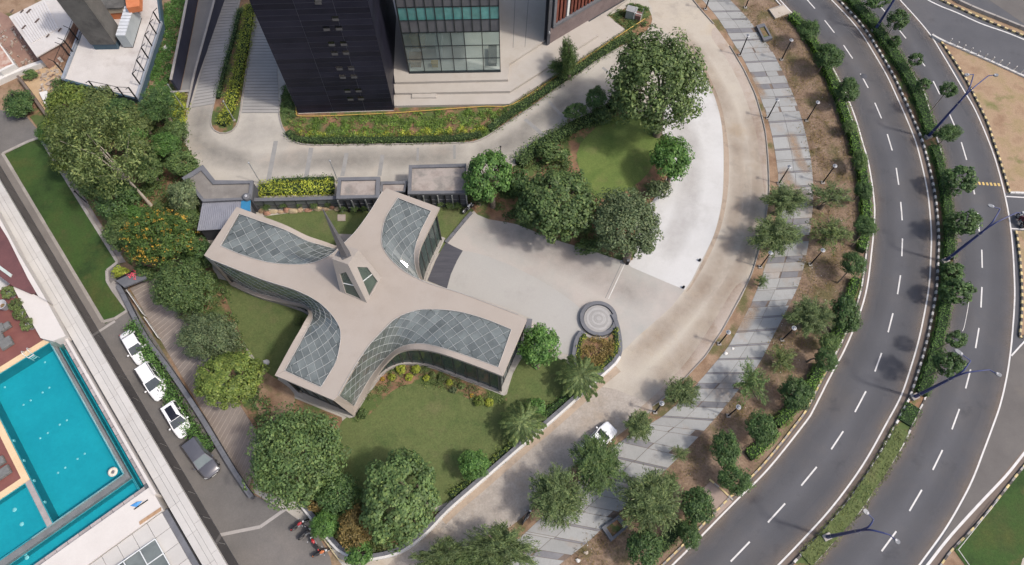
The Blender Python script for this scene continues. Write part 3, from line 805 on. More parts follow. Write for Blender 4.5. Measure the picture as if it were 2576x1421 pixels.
# walk: C1 -> C2 -> lens3 -> D2 -> D1 -> lens4 -> A2 -> A1 -> lens1 -> B1 -> B2 -> lens2 -> back
for e1, e2, k in ((C1, C2, 0), (D2, D1, 1), (rot180(C1), rot180(C2), 2), (rot180(D2), rot180(D1), 3)):
    I, O, R = lenses[k]
    out += [e1, e2, O[0]] + I
pts = [(p.x, p.y) for p in out]
MB().prism(pts, HR - ROOF_T, HR).build('roof', roof_c, chapel, bevel=0.03)
roof = chapel.children[0]
def lens_pt(lens, u, v):
    I, O, R = lens
    f = min(0.99999, max(0, u)) * (NL - 1)
    i = int(f)
    a = I[i].lerp(I[i + 1], f - i)
    b = O[i].lerp(O[i + 1], f - i)
    return a.lerp(b, v)
def clip(poly, ax, lim, keep_less):
    o = []
    for p, q in zip(poly, poly[1:] + poly[:1]):
        pi = (p[ax] <= lim) if keep_less else (p[ax] >= lim)
        qi = (q[ax] <= lim) if keep_less else (q[ax] >= lim)
        if pi: o.append(p)
        if pi != qi:
            t = (lim - p[ax]) / (q[ax] - p[ax])
            o.append((p[0] + (q[0] - p[0]) * t, p[1] + (q[1] - p[1]) * t))
    return o
for k, lens in enumerate(lenses):
    I, O, R = lens
    sk = MB()
    # white frame between glass and concrete, concrete outer rim that dips to the ground
    n = NL
    rim = MB()
    up = Vector((0, 0, 1))
    th = Vector((0, 0, -0.40))
    top_in = [p + Vector((0, 0, 0.012)) for p in O]
    top_out = [p + Vector((0, 0, 0.012)) for p in R]
    rim.strip(top_in, top_out)
    rim.strip([p + th for p in top_out], [p + th for p in top_in])
    rim.strip(top_out, [p + th for p in top_out])
    rim.strip([p + th for p in top_in], top_in)
    e0 = [top_in[0], top_out[0], top_out[0] + th, top_in[0] + th]
    rim.poly(e0)
    e1 = [top_in[-1], top_out[-1], top_out[-1] + th, top_in[-1] + th]
    rim.poly(e1)
    rim.build('roof_rim', roof_c, chapel)
    # glazing: slanting grid of panes over the ruled surface
    Lu = (plen(I) + plen(O)) / 2
    Lv = sum((a - b).length for a, b in zip(I, O)) / n
    frame = MB()
    cs = 1.02
    ang = math.radians(52)
    ca, sa = math.cos(ang), math.sin(ang)
    lens_root = new_obj('skylight', None)
    lens_root.parent = chapel
    ORG[lens_root] = ORG[chapel]
    cells = int((Lu + Lv) / cs) + 3
    cs2 = cs * 0.78
    def uvw(a, b):
        x, y = a * ca - b * sa, a * sa + b * ca
        return (x / Lu, y / Lv)
    cells2 = int((Lu + Lv) / cs2) + 3
    for ia in range(-cells, cells):
        for ib in range(-cells2, cells2):
            g = 0.02
            sh = (cs2 * 0.0)
            q = [uvw(ia * cs + g, ib * cs2 + g), uvw((ia + 1) * cs - g, ib * cs2 + g), uvw((ia + 1) * cs - g, (ib + 1) * cs2 - g), uvw(ia * cs + g, (ib + 1) * cs2 - g)]
            for ax, lim, less in ((0, 0.004, False), (0, 0.996, True), (1, 0.01, False), (1, 0.985, True)):
                q = clip(q, ax, lim, less)
                if len(q) < 3: break
            if len(q) < 3: continue
            P = [lens_pt(lens, u, v) for u, v in q]
            ar = sum(((P[j] - P[0]).cross(P[j + 1] - P[0])).length for j in range(1, len(P) - 1)) / 2
            if ar < 0.03: continue
            tz_ = random.uniform(-.012, .012)
            tx_ = random.uniform(-.012, .012)
            P = [p + Vector((0, 0, tz_ * (p.x - P[0].x) + tx_ * (p.y - P[0].y))) for p in P]
            m = MB()
            m.poly(P)
            m.build('pane', glass_c, lens_root)
    def line(a0, b0, a1, b1, w):
        seg = []
        N = 26
        for j in range(N + 1):
            t = j / N
            u, v = uvw(a0 + (a1 - a0) * t, b0 + (b1 - b0) * t)
            if 0.0 <= u <= 1 and 0.0 <= v <= 1:
                seg.append(lens_pt(lens, u, v) + Vector((0, 0, 0.03)))
            else:
                if len(seg) > 1: frame.tube(seg, w, 4, False, False)
                seg = []
        if len(seg) > 1: frame.tube(seg, w, 4, False, False)
    big = Lu + Lv
    for ia in range(-cells, cells):
        line(ia * cs, -big, ia * cs, 0, 0.024); line(ia * cs, 0, ia * cs, big, 0.024)
    for ib in range(-cells2, cells2):
        line(-big, ib * cs2, 0, ib * cs2, 0.019); line(0, ib * cs2, big, ib * cs2, 0.019)
    frame.build('glazing_bars', mull_m, lens_root)
    edge = MB()
    edge.tube([p + Vector((0, 0, 0.05)) for p in I], 0.035, 5)
    edge.tube([p + Vector((0, 0, 0.05)) for p in O], 0.032, 5)
    edge.tube([I[0] + Vector((0, 0, .05)), O[0] + Vector((0, 0, .05))], 0.035, 5)
    edge.tube([I[-1] + Vector((0, 0, .05)), O[-1] + Vector((0, 0, .05))], 0.035, 5)
    edge.build('edge_frame', M('edge_trim', [(.42, .40, .38)], 2, .6), lens_root)
    # upright glass wall under the raised stretch of the rim
    W0 = [p.lerp(q, 0.5) + Vector((0, 0, -0.4)) for p, q in zip(O, R)]
    idx = [i for i in range(n) if W0[i].z > 1.0]
    last = idx[-1]
    npan = 12
    Wt = resample(W0[:last + 1], npan + 1)
    for j in range(npan):
        a, b = Wt[j], Wt[j + 1]
        m = MB()
        d = (b - a) * 0.03
        m.poly([(a.x + d.x, a.y + d.y, 0.5), (b.x - d.x, b.y - d.y, 0.5), (b.x - d.x, b.y - d.y, b.z), (a.x + d.x, a.y + d.y, a.z)])
        m.build('wall_pane', glass_w, chapel)
    for j in range(npan + 1):
        a = Wt[j]
        MB().bar((a.x, a.y, 0.45), (a.x, a.y, a.z), 0.14, 0.10).build('wall_mullion', fin_m, chapel)
    MB().sweep([Vector((p.x, p.y, 0)) for p in resample([p.lerp(q, .5) for p, q in zip(O, R)], 30)], 0.45, 0.0, 0.5).build('plinth', kerb_c, chapel)
# glass ends of the four arms
for i, (p, q) in enumerate(((C1, C2), (D2, D1), (rot180(C1), rot180(C2)), (rot180(D2), rot180(D1)))):
    mid = (p + q) / 2
    inw = (CEN - mid).normalized() * 0.55
    a, b = p + inw + (q - p) * 0.03, q + inw - (q - p) * 0.03
    for j in range(5):
        x0, x1 = a.lerp(b, j / 5 + .008), a.lerp(b, (j + 1) / 5 - .008)
        m = MB()
        m.poly([(x0.x, x0.y, .3), (x1.x, x1.y, .3), (x1.x, x1.y, HR - ROOF_T), (x0.x, x0.y, HR - ROOF_T)])
        m.build('end_pane', glass_w, chapel)
    for j in range(6):
        x0 = a.lerp(b, j / 5)
        MB().bar((x0.x, x0.y, 0), (x0.x, x0.y, HR - ROOF_T), .12, .12).build('end_mullion', fin_m, chapel)
    for z in (0.3, 3.2):
        MB().bar((a.x, a.y, z), (b.x, b.y, z), .10, .12).build('end_transom', fin_m, chapel)
    # closing side wall on the steep flank: sloping concrete end strip
    I, O, R = lenses[(i - 1) % 4]
    m = MB()
    e = p
    m.add([e + Vector((0, 0, -.02)), I[-1] + Vector((0, 0, -.02)), O[-1], R[-1]], [(0, 1, 2, 3)])
    m.build('end_strip', roof_c, chapel)
fl = []
for e1, e2, k in ((C1, C2, 0), (D2, D1, 1), (rot180(C1), rot180(C2), 2), (rot180(D2), rot180(D1), 3)):
    I, O, R = lenses[k]
    fl += [e1, e2] + [p for p in R]
MB().prism([(p.x, p.y) for p in fl], 0.06, 0.18).build('floor', floor_c, chapel)
# pews inside
pew_m = M('pew_wood', [(0.16, 0.09, 0.05), (0.22, 0.13, 0.07)], 2, 0.5)
axis = ((C1 + C2) - (A1 + A2)).normalized()
axis.z = 0
side = Vector((-axis.y, axis.x, 0))
# tower over the crossing
tb = [G(856, 734, HR), G(923, 762, HR), G(959.5, 698, HR)]
tb.append(tb[0] + tb[2] - tb[1])
tb = [Vector((p.x, p.y, HR)) for p in tb]
tcen = sum(tb, Vector((0, 0, 0))) / 4
HT = 11.2
tt = [G(835, 651, HT), G(875, 665, HT), G(901, 628, HT)]
tt.append(tt[0] + tt[2] - tt[1])
conc_t = M('tower_render', [(0.265, 0.237, 0.212), (0.295, 0.265, 0.24)], 0.5, 0.8, 0.05, 10)
belfry = new_obj('bell_tower', None)
belfry.parent = chapel
ORG[belfry] = ORG[chapel]
glass_t = glassmat('tower_glass', (0.40, 0.52, 0.44), (0.075, 0.10, 0.085), 0.5, 0.04, 0.9)
for k in range(4):
    a, b, c, d = tb[k], tb[(k + 1) % 4], tt[(k + 1) % 4], tt[k]
    def fp_(u, v):
        return a.lerp(b, u).lerp(d.lerp(c, u), v)
    nrm = (b - a).cross(d - a).normalized()
    if nrm.dot(a.lerp(c, .5) - tcen) < 0: nrm = -nrm
    w = [(0.20, 0.02), (0.80, 0.02), (0.62, 0.74), (0.20, 0.60)] if k % 2 == 0 else [(0.22, 0.04), (0.80, 0.04), (0.80, 0.52), (0.40, 0.76)]
    m = MB()
    P = [fp_(0, 0), fp_(1, 0), fp_(1, 1), fp_(0, 1)] + [fp_(u, v) for u, v in w]
    Pi = [p - nrm * 0.3 for p in P]
    m.add(P, [(0, 1, 5, 4), (1, 2, 6, 5), (2, 3, 7, 6), (3, 0, 4, 7)])
    m.add(P[4:] + Pi[4:], [(0, 1, 5, 4), (1, 2, 6, 5), (2, 3, 7, 6), (3, 0, 4, 7)])
    m.build('tower_wall', conc_t, belfry)
    m = MB()
    m.poly([p - nrm * 0.12 for p in P[4:]])
    m.build('tower_window', glass_t, belfry)
    m = MB()
    mid0, mid1 = P[4].lerp(P[7], .5) - nrm * .1, P[5].lerp(P[6], .5) - nrm * .1
    m.bar(mid0, mid1, .07, .07)
    m.build('tower_transom', alu, belfry)
MB().poly(tt).build('tower_cap', conc_t, belfry)
if belfry.children[-1].data.polygons[0].normal.z < 0:
    belfry.children[-1].data.flip_normals()
tc = sum(tt, Vector((0, 0, 0))) / 4
sp_t = 20.0
spire_m = M('spire_steel', [(0.115, 0.115, 0.125), (0.15, 0.15, 0.16)], 1.5, 0.45, metal=0.4, spec=0.5)
m = MB()
m.box((tc.x, tc.y, HT), (0.9, 0.9, 0.12), 0.5)
m.build('spire_base', spire_m, belfry)
tip = G(813, 533, sp_t)
tip = Vector((tc.x * .5 + tip.x * .5, tc.y * .5 + tip.y * .5, sp_t))
m = MB()
m.tube([(tc.x, tc.y, HT + .1), tip], [0.5, 0.05], 5, smooth=False)
m.build('spire', spire_m, belfry)
# dark deck by the north-east arm and other chapel surroundings
sheet('entrance_deck', [(1122, 610), (1140, 620), (1164, 631), (1150, 655), (1134, 690), (1124, 726), (1075, 706), (1096, 655), (1112, 625)], 0.075, M('deck_slate', [(0.052, 0.052, 0.064), (0.075, 0.075, 0.088)], 1.0, 0.6, streak=(0.6, 0.4, 3)), label='dark slate entrance deck beside the chapel east glass wall')
# ------------------------------------------------------------------ lawns round the chapel
sheet('planting_bed', [(620, 1000), (700, 985), (860, 1050), (870, 1180), (1000, 1290), (1110, 1285), (1040, 1352), (950, 1392), (862, 1378), (762, 1262), (650, 1235), (632, 1130)], 0.0565, bed_m, label='shaded soil bed under the trees at the lower left of the chapel')
sheet('planting_bed', [(505, 640), (545, 690), (640, 930), (680, 1100), (560, 960), (470, 800), (395, 700)], 0.0625, bed_m, label='soil bed between the west chapel arm and the basement ramp')
sheet('lawn', crp([(640, 560), (700, 540), (800, 530), (960, 525), (1180, 520), (1186, 535), (1150, 578), (1120, 612), (1100, 640), (1000, 640), (850, 645), (700, 640)], 2, True), 0.058, lawn_m, label='patchy lawn north of the chapel below the slate wall')
sheet('lawn', crp([(545, 700), (600, 720), (660, 745), (780, 790), (760, 860), (700, 950), (690, 980), (640, 985), (640, 900), (560, 800), (535, 740)], 2, True), 0.058, lawn_m, label='green lawn in the west angle of the chapel')
sheet('soil_bed', crp([(640, 930), (690, 950), (740, 990), (730, 1040), (690, 1060), (650, 1040)], 3, True), 0.066, soil, label='bare orange soil patch below the west lawn')
sheet('lawn', crp([(1180, 905), (1262, 1000), (1290, 940), (1330, 885), (1400, 900), (1440, 930), (1420, 990), (1330, 1075), (1230, 1180), (1130, 1260), (1000, 1300), (880, 1240), (840, 1150), (860, 1060), (900, 1040), (960, 960)], 3, True), 0.058, lawn_m, label='large lawn in front of the chapel inside the curved boundary wall')
sheet('planting_bed', crp([(1262, 990), (1270, 1015), (1200, 1010), (1120, 980), (1040, 965), (985, 985), (945, 1030), (900, 1060), (885, 1055), (930, 990), (965, 940), (1000, 915), (1060, 915), (1150, 950)], 3, True), 0.066, bed_m, label='curved brown planting bed under the south glass wall')
sheet('lawn', crp([(1450, 390), (1500, 320), (1560, 290), (1640, 300), (1665, 340), (1640, 420), (1590, 470), (1500, 500)], 3, True), 0.066, lawn_f, label='small round lawn between the big trees')
sheet('planting_bed', crp([(1170, 460), (1300, 415), (1400, 345), (1500, 280), (1560, 250), (1660, 330), (1690, 400), (1660, 480), (1600, 560), (1590, 655), (1480, 628), (1380, 598), (1300, 565), (1200, 540)], 3, True), 0.06, bed_m, label='shaded soil bed under the trees beside the forecourt')
# ------------------------------------------------------------------ dark tower
clad = M('dark_cladding', [(0.010, 0.010, 0.019), (0.016, 0.016, 0.027)], 0.5, 0.45, spec=0.25, rnd=0.25, fine=0.05)
clad_b = M('cladding_joint', [(0.15, 0.15, 0.17)], 1, 0.7)
ta, tbp = G(751, 285), G(991, 277)
tb_ = tbp
d1 = (tb_ - ta); WT = d1.length; d1.normalize()
back = Vector((-d1.y, d1.x, 0))
TH, TD = 27.2, 15.0
tower = thing('office_tower', 'dark blue black clad office tower with small square windows', 'tower', tuple(ta))
core = [ta + back * .03 + d1 * .03, tb_ + back * .03 - d1 * .03, tb_ + back * TD - d1 * .03, ta + back * TD + d1 * .03]
MB().prism([(p.x, p.y) for p in core], 0, TH).build('wall', clad_b, tower)
rows, gapz = 34, 0.05
rh = TH / rows
for face, (o, d, L, cols) in enumerate(((ta, d1, WT, [0, .365, .70, 1]), (tb_, back, TD, [0, .34, .67, 1]), (ta + back * TD, -back, TD, [0, 1]))):
    nrm = Vector((d.y, -d.x, 0))
    base = None
    for c0, c1 in zip(cols, cols[1:]):
        m = MB()
        a, b = o + d * (L * c0 + (.02 if c0 else 0)), o + d * (L * c1 - (.02 if c1 < 1 else 0))
        p = [Vector((v.x, v.y, 0)) for v in (a, b, b - nrm * .028, a - nrm * .028)]
        m.prism([(v.x - ta.x, v.y - ta.y) for v in p], 0, rh - gapz)
        me = mesh_of(m, 'cladding_panel', clad)
        for r_ in range(rows):
            share(me, 'cladding_panel', tower, (0, 0, r_ * rh))
nrm = Vector((d1.y, -d1.x, 0))
win_d = M('dark_window', [(0.006, 0.006, 0.009)], 1, 0.1, spec=0.7)
sill_m = M('window_sill', [(0.06, 0.058, 0.06), (0.08, 0.078, 0.08)], 2, 0.6)
for zx, zy in ((622, -12), (622, 18), (798, 185), (708, 285), (832, 280), (760, 440), (882, 437), (790, 533), (905, 528), (840, 685), (957, 683), (870, 770), (985, 767), (920, 912), (1030, 908), (948, 992), (1055, 988)):
    c = on_plane(643.75 + zx * .25, zy * .25, ta, nrm)
    w = MB()
    a, b = c - d1 * .36, c + d1 * .36
    up = Vector((0, 0, .34))
    for s in (1,):
        w.add([a - up + nrm * .02, b - up + nrm * .02, b + up + nrm * .02, a + up + nrm * .02], [(0, 1, 2, 3)])
    wo = w.build('window', win_d, tower)
    MB().add([a - up + nrm * .05, b - up + nrm * .05, b + nrm * .026, a + nrm * .026], [(0, 1, 2, 3)]).build('sill', sill_m, wo)
# ------------------------------------------------------------------ terrace with steps, glass wing
tz = (0.45, 0.85, 1.25)
terr = thing('terrace', 'pale stone terrace with low steps in front of the glass wing', 'terrace', tuple(G(1280, 258)))
lev = [[(992, 266), (1280, 261), (1420, 172), (1571, 73), (1523, 38), (1600, -20), (1500, -60), (960, -60)],
       [(993, 234), (1283, 229), (1372, 173), (1505, 88), (1470, 40), (1500, -30), (1400, -60), (960, -60)],
       [(993, 207), (1277, 200), (1281, 160), (1340, 122), (1372, 100), (1400, -60), (960, -60)]]
for k, L in enumerate(lev):
    P = GL(L, tz[k])
    MB().prism([(p.x, p.y) for p in P], 0.0 if k == 0 else tz[k - 1] + .002, tz[k]).build('terrace_level', stone_t, terr)
for a, b, c, d, h in ((1036, 235, 1098, 248, .18), (1049, 233, 1085, 239, .36)):
    P = GL([(a, b), (c, b - .5), (c, d - .5), (a, d)], tz[0])
    MB().prism([(p.x, p.y) for p in P], tz[0], tz[0] + h).build('step', stone_t, terr)
for i, (a, b) in enumerate((((1290, 120), (1296, -20)), ((1320, 118), (1330, -20)))):
    P = [G(a[0], a[1], tz[2]), G(b[0], b[1], tz[2])]
    t = (P[1] - P[0]).normalized(); n_ = Vector((-t.y, t.x, 0)) * .03
    MB().prism([(v.x, v.y) for v in (P[0] + n_, P[0] - n_, P[1] - n_, P[1] + n_)], tz[2], tz[2] + .006).build('floor_joint', slate, terr)
ga, gb = G(1030, 182, tz[2]), G(1258, 178, tz[2])
gd = gb - ga; GW = gd.length; gd.normalize()
gback = Vector((-gd.y, gd.x, 0)); gn = -gback
wing = thing('glass_wing', 'glass fronted office wing beside the dark tower', 'building', tuple(ga))
glass_o = glassmat('office_glass', (0.84, 0.90, 0.87), (0.30, 0.36, 0.34), 0.34, 0.03, 0.8)  # pale film: reflections and the lit floor are put into the glass colour
glass_teal = glassmat('teal_glass', (0.25, 0.45, 0.43), (0.09, 0.26, 0.245), 0.85, 0.05, 1.0)
spand = M('spandrel_grey', [(0.09, 0.09, 0.10), (0.13, 0.13, 0.14)], 0.6, 0.35, spec=0.5)
frame_k = M('frame_black', [(0.02, 0.025, 0.028)], 2, 0.4, spec=0.5)
def zat(zy):
    return on_plane(643.75 + 2440 * .25, zy * .25, gb, gn).z
zs = {k: zat(k) for k in (580, 450, 315, 298, 190, 60)}
z0 = tz[2] + .12
GH = 24.0
def wall_pt(u, z, dn=0.0):
    p = ga + gd * (GW * u) + gn * dn
    return Vector((p.x, p.y, z))
def pane(u0, u1, za, zb, mat, name, dn=0.0, g=.02):
    MB().add([wall_pt(u0 + g / GW, za + g, dn), wall_pt(u1 - g / GW, za + g, dn), wall_pt(u1 - g / GW, zb - g, dn), wall_pt(u0 + g / GW, zb - g, dn)], [(0, 1, 2, 3)]).build(name, mat, wing)
low = [0, .17, .357, .498, .634, .819, 1]
zl = [z0, zs[580], zs[450], zs[315]]
for za, zb in zip(zl, zl[1:]):
    for u0, u1 in zip(low, low[1:]):
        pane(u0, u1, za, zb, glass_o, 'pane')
    MB().bar(wall_pt(0, zb, .03), wall_pt(1, zb, .03), .08, .07).build('transom', frame_k, wing)
for u in low:
    MB().bar(wall_pt(u, z0, .03), wall_pt(u, zl[-1], .03), .09, .09).build('mullion', frame_k, wing)
MB().prism([(p.x, p.y) for p in (wall_pt(-.005, 0, .25), wall_pt(1.005, 0, .25), wall_pt(1.005, 0, -.1), wall_pt(-.005, 0, -.1))], tz[2], z0).build('base_strip', frame_k, wing)
seq_z = [zs[298], zs[190], zs[60]]
nb = 11
zc = zs[315]
lv = 0
while zc < GH:
    hs = zs[190] - zs[315]; ht = zs[60] - zs[190]
    for j in range(nb):
        pane(j / nb, (j + 1) / nb, zc, zc + hs, spand, 'spandrel_panel')
        pane(j / nb, (j + 1) / nb, zc + hs, zc + hs + ht, glass_teal, 'pane')
    for zz in (zc + .05, zc + hs, zc + hs + ht):
        MB().bar(wall_pt(0, zz, .03), wall_pt(1, zz, .03), .08, .08).build('transom', frame_k, wing)
    zc += hs + ht
ztop = zc
for j in range(nb + 1):
    MB().bar(wall_pt(j / nb, zs[315], .03), wall_pt(j / nb, ztop, .03), .10, .09).build('mullion', frame_k, wing)
GDp = 13.0
def gp(u, bk):
    p = ga + gd * (GW * u) + gback * bk
    return (p.x, p.y)
# floors, back and side walls, roof
inner = M('office_inner', [(0.42, 0.42, 0.40), (0.48, 0.48, 0.46)], 0.6, 0.7)
MB().prism([gp(0.002, .1), gp(.998, .1), gp(.998, GDp), gp(.002, GDp)], tz[2] + .002, tz[2] + .1).build('floor', M('office_floor', [(0.50, 0.51, 0.49), (0.55, 0.56, 0.54)], 0.5, 0.4), wing)
MB().prism([gp(0.002, .12), gp(.998, .12), gp(.998, GDp), gp(.002, GDp)], zs[315] + .1, zs[315] + .7).build('floor_slab', inner, wing)
MB().prism([gp(0.002, 4), gp(.998, 4), gp(.998, GDp), gp(.002, GDp)], zs[315] + .75, ztop).build('upper_core', spand, wing)
MB().prism([gp(0, GDp), gp(1, GDp), gp(1, GDp + .3), gp(0, GDp + .3)], tz[2], ztop).build('wall', inner, wing)
MB().prism([gp(-.012, .05), gp(0, .05), gp(0, GDp), gp(-.012, GDp)], tz[2], ztop).build('wall', frame_k, wing)
for j in range(4):
    a, b = .6 + j * 3.1, 3.6 + j * 3.1
    p, q = Vector((*gp(1, a), 0)), Vector((*gp(1, b), 0))
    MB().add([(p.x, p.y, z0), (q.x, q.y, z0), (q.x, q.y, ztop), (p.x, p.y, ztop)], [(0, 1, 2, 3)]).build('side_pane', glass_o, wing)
MB().prism([gp(-.01, -.05), gp(1.01, -.05), gp(1.01, GDp + .3), gp(-.01, GDp + .3)], ztop + .01, ztop + .5).build('roof', frame_k, wing)
rz_g = math.atan2(gd.y, gd.x)
furn = [('reception_desk', 'brown wooden reception counter inside the glass wing', 'desk', .07, 1.5, (1.6, 1.8, 1.1), (0.25, 0.15, 0.08)), ('display_table', 'small yellowish table inside the glass wing', 'table', .28, .9, (.9, .6, .75), (0.42, 0.30, 0.10)),
        ('lobby_sofa', 'long grey sofa by the right end of the glass wing lobby', 'sofa', .92, 2.0, (1.1, 3.0, .8), (0.12, 0.125, 0.12)), ('lobby_cabinet', 'tall tan cabinet at the back of the glass wing lobby', 'cabinet', .09, 5.0, (2.0, 2.4, 2.2), (0.30, 0.21, 0.11)),
        ('stair_block', 'pale stair block in the middle of the glass wing lobby', 'stair', .33, 4.2, (.8, 4.5, 2.4), (0.50, 0.52, 0.52))]
for nm, lab, cat, u, bk, sz, c in furn:
    x, y = gp(u, bk)
    t = thing(nm, lab, cat, (x, y, tz[2] + .1), rz_g)
    mm = M(nm + '_finish', [c], 2, 0.6)
    MB().box((0, 0, sz[2] - .12), (sz[0], sz[1], .12)).build('top', mm, t, local=True)
    MB().box((0, 0, 0), (sz[0] * .86, sz[1] * .88, sz[2] - .125)).build('body', mm, t, local=True)
# ------------------------------------------------------------------ brick and dark building at the top right of the terrace
ka, kb = G(1374, 120, tz[0]), G(1590, -9, tz[0])
kd = (kb - ka); KW = kd.length; kd.normalize()
kback = Vector((-kd.y, kd.x, 0)); kn = -kback
brickb = thing('brick_building', 'dark framed brown brick building with red louvres above the terrace', 'building', tuple(ka))
brick_m = M('brown_brick', [(0.135, 0.105, 0.105), (0.18, 0.14, 0.135)], 0.8, 0.85, 0.4, 16, fine=0.2)
def kp(u, z, dn=0.0):
    p = ka + kd * u + kn * dn
    return Vector((p.x, p.y, z))
def kbox(u0, u1, za, zb, d0, d1_, mat, name):
    MB().prism([(p.x, p.y) for p in (kp(u0, 0, d1_), kp(u1, 0, d1_), kp(u1, 0, d0), kp(u0, 0, d0))], za, zb).build(name, mat, brickb)
KL = KW + 6
KH = 18
q0, q1 = kp(0, 0, -.6), kp(KL, 0, -.6)
bk = Vector((.22, 1, 0)) * 14
MB().prism([(p.x, p.y) for p in (q0, q1, q1 + bk, q0 + bk)], tz[0], KH).build('wall', M('dark_render', [(0.045, 0.045, 0.055), (0.07, 0.07, 0.08)], 0.8, 0.6), brickb)
q = [kp(0, 0, .06), kp(.5, 0, .06), kp(.5, 0, -.6), kp(.42, 0, -.6)]
MB().prism([(p.x, p.y) for p in q], tz[0] + .01, KH - .01).build('corner_pier', slate_d, brickb)
kbox(.5, KL, tz[0], tz[0] + .35, -.6, -.05, slate_d, 'plinth')
kbox(.5, KL, tz[0] + .35, tz[0] + 2.9, -.6, .0, brick_m, 'brick_band')
kbox(.9, KL, tz[0] + 2.9, tz[0] + 3.25, -.6, .12, slate, 'window_sill')
kbox(.9, 1.3, tz[0] + 3.25, KH - .02, -.6, .08, slate, 'window_jamb')
red_l = M('red_louvre', [(0.12, 0.036, 0.026), (0.17, 0.055, 0.036)], 2, 0.6, rnd=.25)
for j in range(13):
    kbox(1.5 + j * .62, 1.85 + j * .62, tz[0] + 3.3, KH - .05, -.58, -.15, red_l if j != 3 else alu, 'louvre')
# wall lamp on the pier
p = kp(.25, 2.9, .1)
t = thing('wall_light', 'small pale wall light on the dark corner pier', 'light', (p.x, p.y, p.z))
MB().lathe(p, [(0.02, 0), (.16, .02), (.10, .25), (.05, .4), (0, .42)], 10).build('lamp_shade', lens_m, t)
MB().bar(p + Vector((0, 0, .2)), p + Vector((0, 0, .2)) - kn * .12, .06, .06).build('bracket', grey_m, t)
# low dark fence behind the terrace end
for j in range(2):
    pass
# ------------------------------------------------------------------ yellow gas pipe
pipe_m = M('yellow_pipe', [(0.46, 0.31, 0.07), (0.40, 0.27, 0.07)], 2, 0.5)
pp = crp([(744, 268), (745, 284), (750, 291), (800, 292), (900, 288), (990, 284), (1110, 275), (1223, 267), (1290, 262), (1407, 187), (1450, 160), (1540, 100), (1622, 47)], 3)
P = GL(pp, .35)
r = thing('gas_pipe', 'long yellow pipe running along the edge of the tower bed', 'pipe', (P[0].x, P[0].y, 0))
MB().tube(P, .055, 7).build('pipe', pipe_m, r)
for i in range(4, len(P) - 1, 3):
    MB().tube([(P[i].x, P[i].y, 0.05), (P[i].x, P[i].y, .34)], .04, 5).build('support', pipe_m, r)
# equipment at the top end of the bed
p = G(1585, 45)
t = thing('utility_cabinet', 'grey green metal cabinet with open frame at the end of the terrace bed', 'cabinet', tuple(p), -.35)
MB().box((0, 0, 0), (1.3, 1.0, 1.5)).build('body', M('cabinet_green', [(0.20, 0.23, 0.22), (0.26, 0.29, 0.28)], 1, 0.6), t, local=True)
MB().box((0, 0, 1.5), (1.45, 1.1, .08)).build('lid', grey_m, t, local=True)
for sx in (-1, 1):
    MB().tube([(1.0 + .5 * sx, -.6, 0), (1.0 + .5 * sx, -.6, 1.6), (1.0 + .5 * sx, .6, 1.6), (1.0 + .5 * sx, .6, 0)], .04, 6).build('frame_tube', alu, t, local=True)
MB().tube([(.5, -.6, 1.6), (1.5, -.6, 1.6)], .04, 6).build('frame_tube', alu, t, local=True)
MB().box((1.0, 0, .05), (.8, .9, 1.0)).build('meter_box', M('meter_brown', [(0.16, 0.09, 0.08)], 2, .6), t, local=True)

# ------------------------------------------------------------------ tower bed and ramp island
bed_px = crp([(716, 212), (704, 270), (703, 292), (714, 328), (738, 354), (769, 364)], 4) + crp([(900, 364), (1169, 359), (1204, 353), (1230, 340), (1287, 301), (1337, 269), (1412, 214), (1462, 181), (1512, 146), (1580, 109), (1625, 78), (1640, 50), (1630, 20)], 3) + [(1600, 10), (1530, 40), (1572, 74), (1420, 174), (1282, 263), (992, 268), (991, 279), (751, 287), (735, 250)]
sheet('planting_bed', bed_px, 0.07, bed_m, label='long planted bed wrapped around the foot of the tower')
kerb('low concrete kerb around the tower bed', cr(GL([(716, 212), (704, 270), (703, 292), (714, 328), (738, 354), (769, 365), (900, 365), (1169, 360), (1204, 354), (1230, 341), (1287, 302), (1337, 270), (1412, 215), (1462, 182), (1512, 147), (1580, 110)]), 3), .14, .16, [kerb_c], 1.0)
isl_px = [(612, -40), (605, 0), (585, 90), (556, 190), (541, 255), (531, 300), (534, 322), (548, 334), (566, 337), (584, 331), (597, 315), (603, 290), (612, 230), (626, 140), (638, 60), (644, 0), (648, -40)]
sheet('planting_bed', isl_px, 0.07, bed_m, label='narrow planted island between the two ribbed ramps')
kerb('thin kerb around the ramp island', cr(GL(isl_px), 2), .12, .18, [kerb_c], .8)

# ------------------------------------------------------------------ ramps at the top left
navy_w = M('navy_wall', [(0.022, 0.024, 0.045), (0.035, 0.037, 0.06)], 0.6, 0.5, spec=.5)
ramp_c = M('ramp_concrete', [(0.17, 0.166, 0.162), (0.21, 0.205, 0.20)], 0.3, 0.85, fine=.1)
rib_m = M('ribbed_concrete', [(0.255, 0.245, 0.232), (0.31, 0.297, 0.282)], 0.35, 0.85, fine=.08)
ramp1 = [(512, -45), (500, 0), (478, 115), (455, 229), (478, 229), (508, 115), (539, 0), (552, -45)]
sheet('ramp', ramp1, 0.05, ramp_c, label='smooth grey ramp between the two navy walls')
def hwall(label, bot, hts, w, mat, cap):
    P = resample(GL(bot), 14)
    H = [hts[0] + (hts[1] - hts[0]) * i / 13 for i in range(14)]
    t = thing('ramp_wall', label, 'wall', tuple(P[-1]))
    MB().sweep(P, w, 0.0, H).build('wall_face', mat, t)
    MB().sweep(P, w + .06, [h + .002 for h in H], [h + .09 for h in H]).build('coping', cap, t)
hwall('tall navy wall on the outer side of the upper left ramp', [(506, -45), (496, 0), (474, 115), (450, 232)], (2.5, 2.3), .25, navy_w, kerb_c)
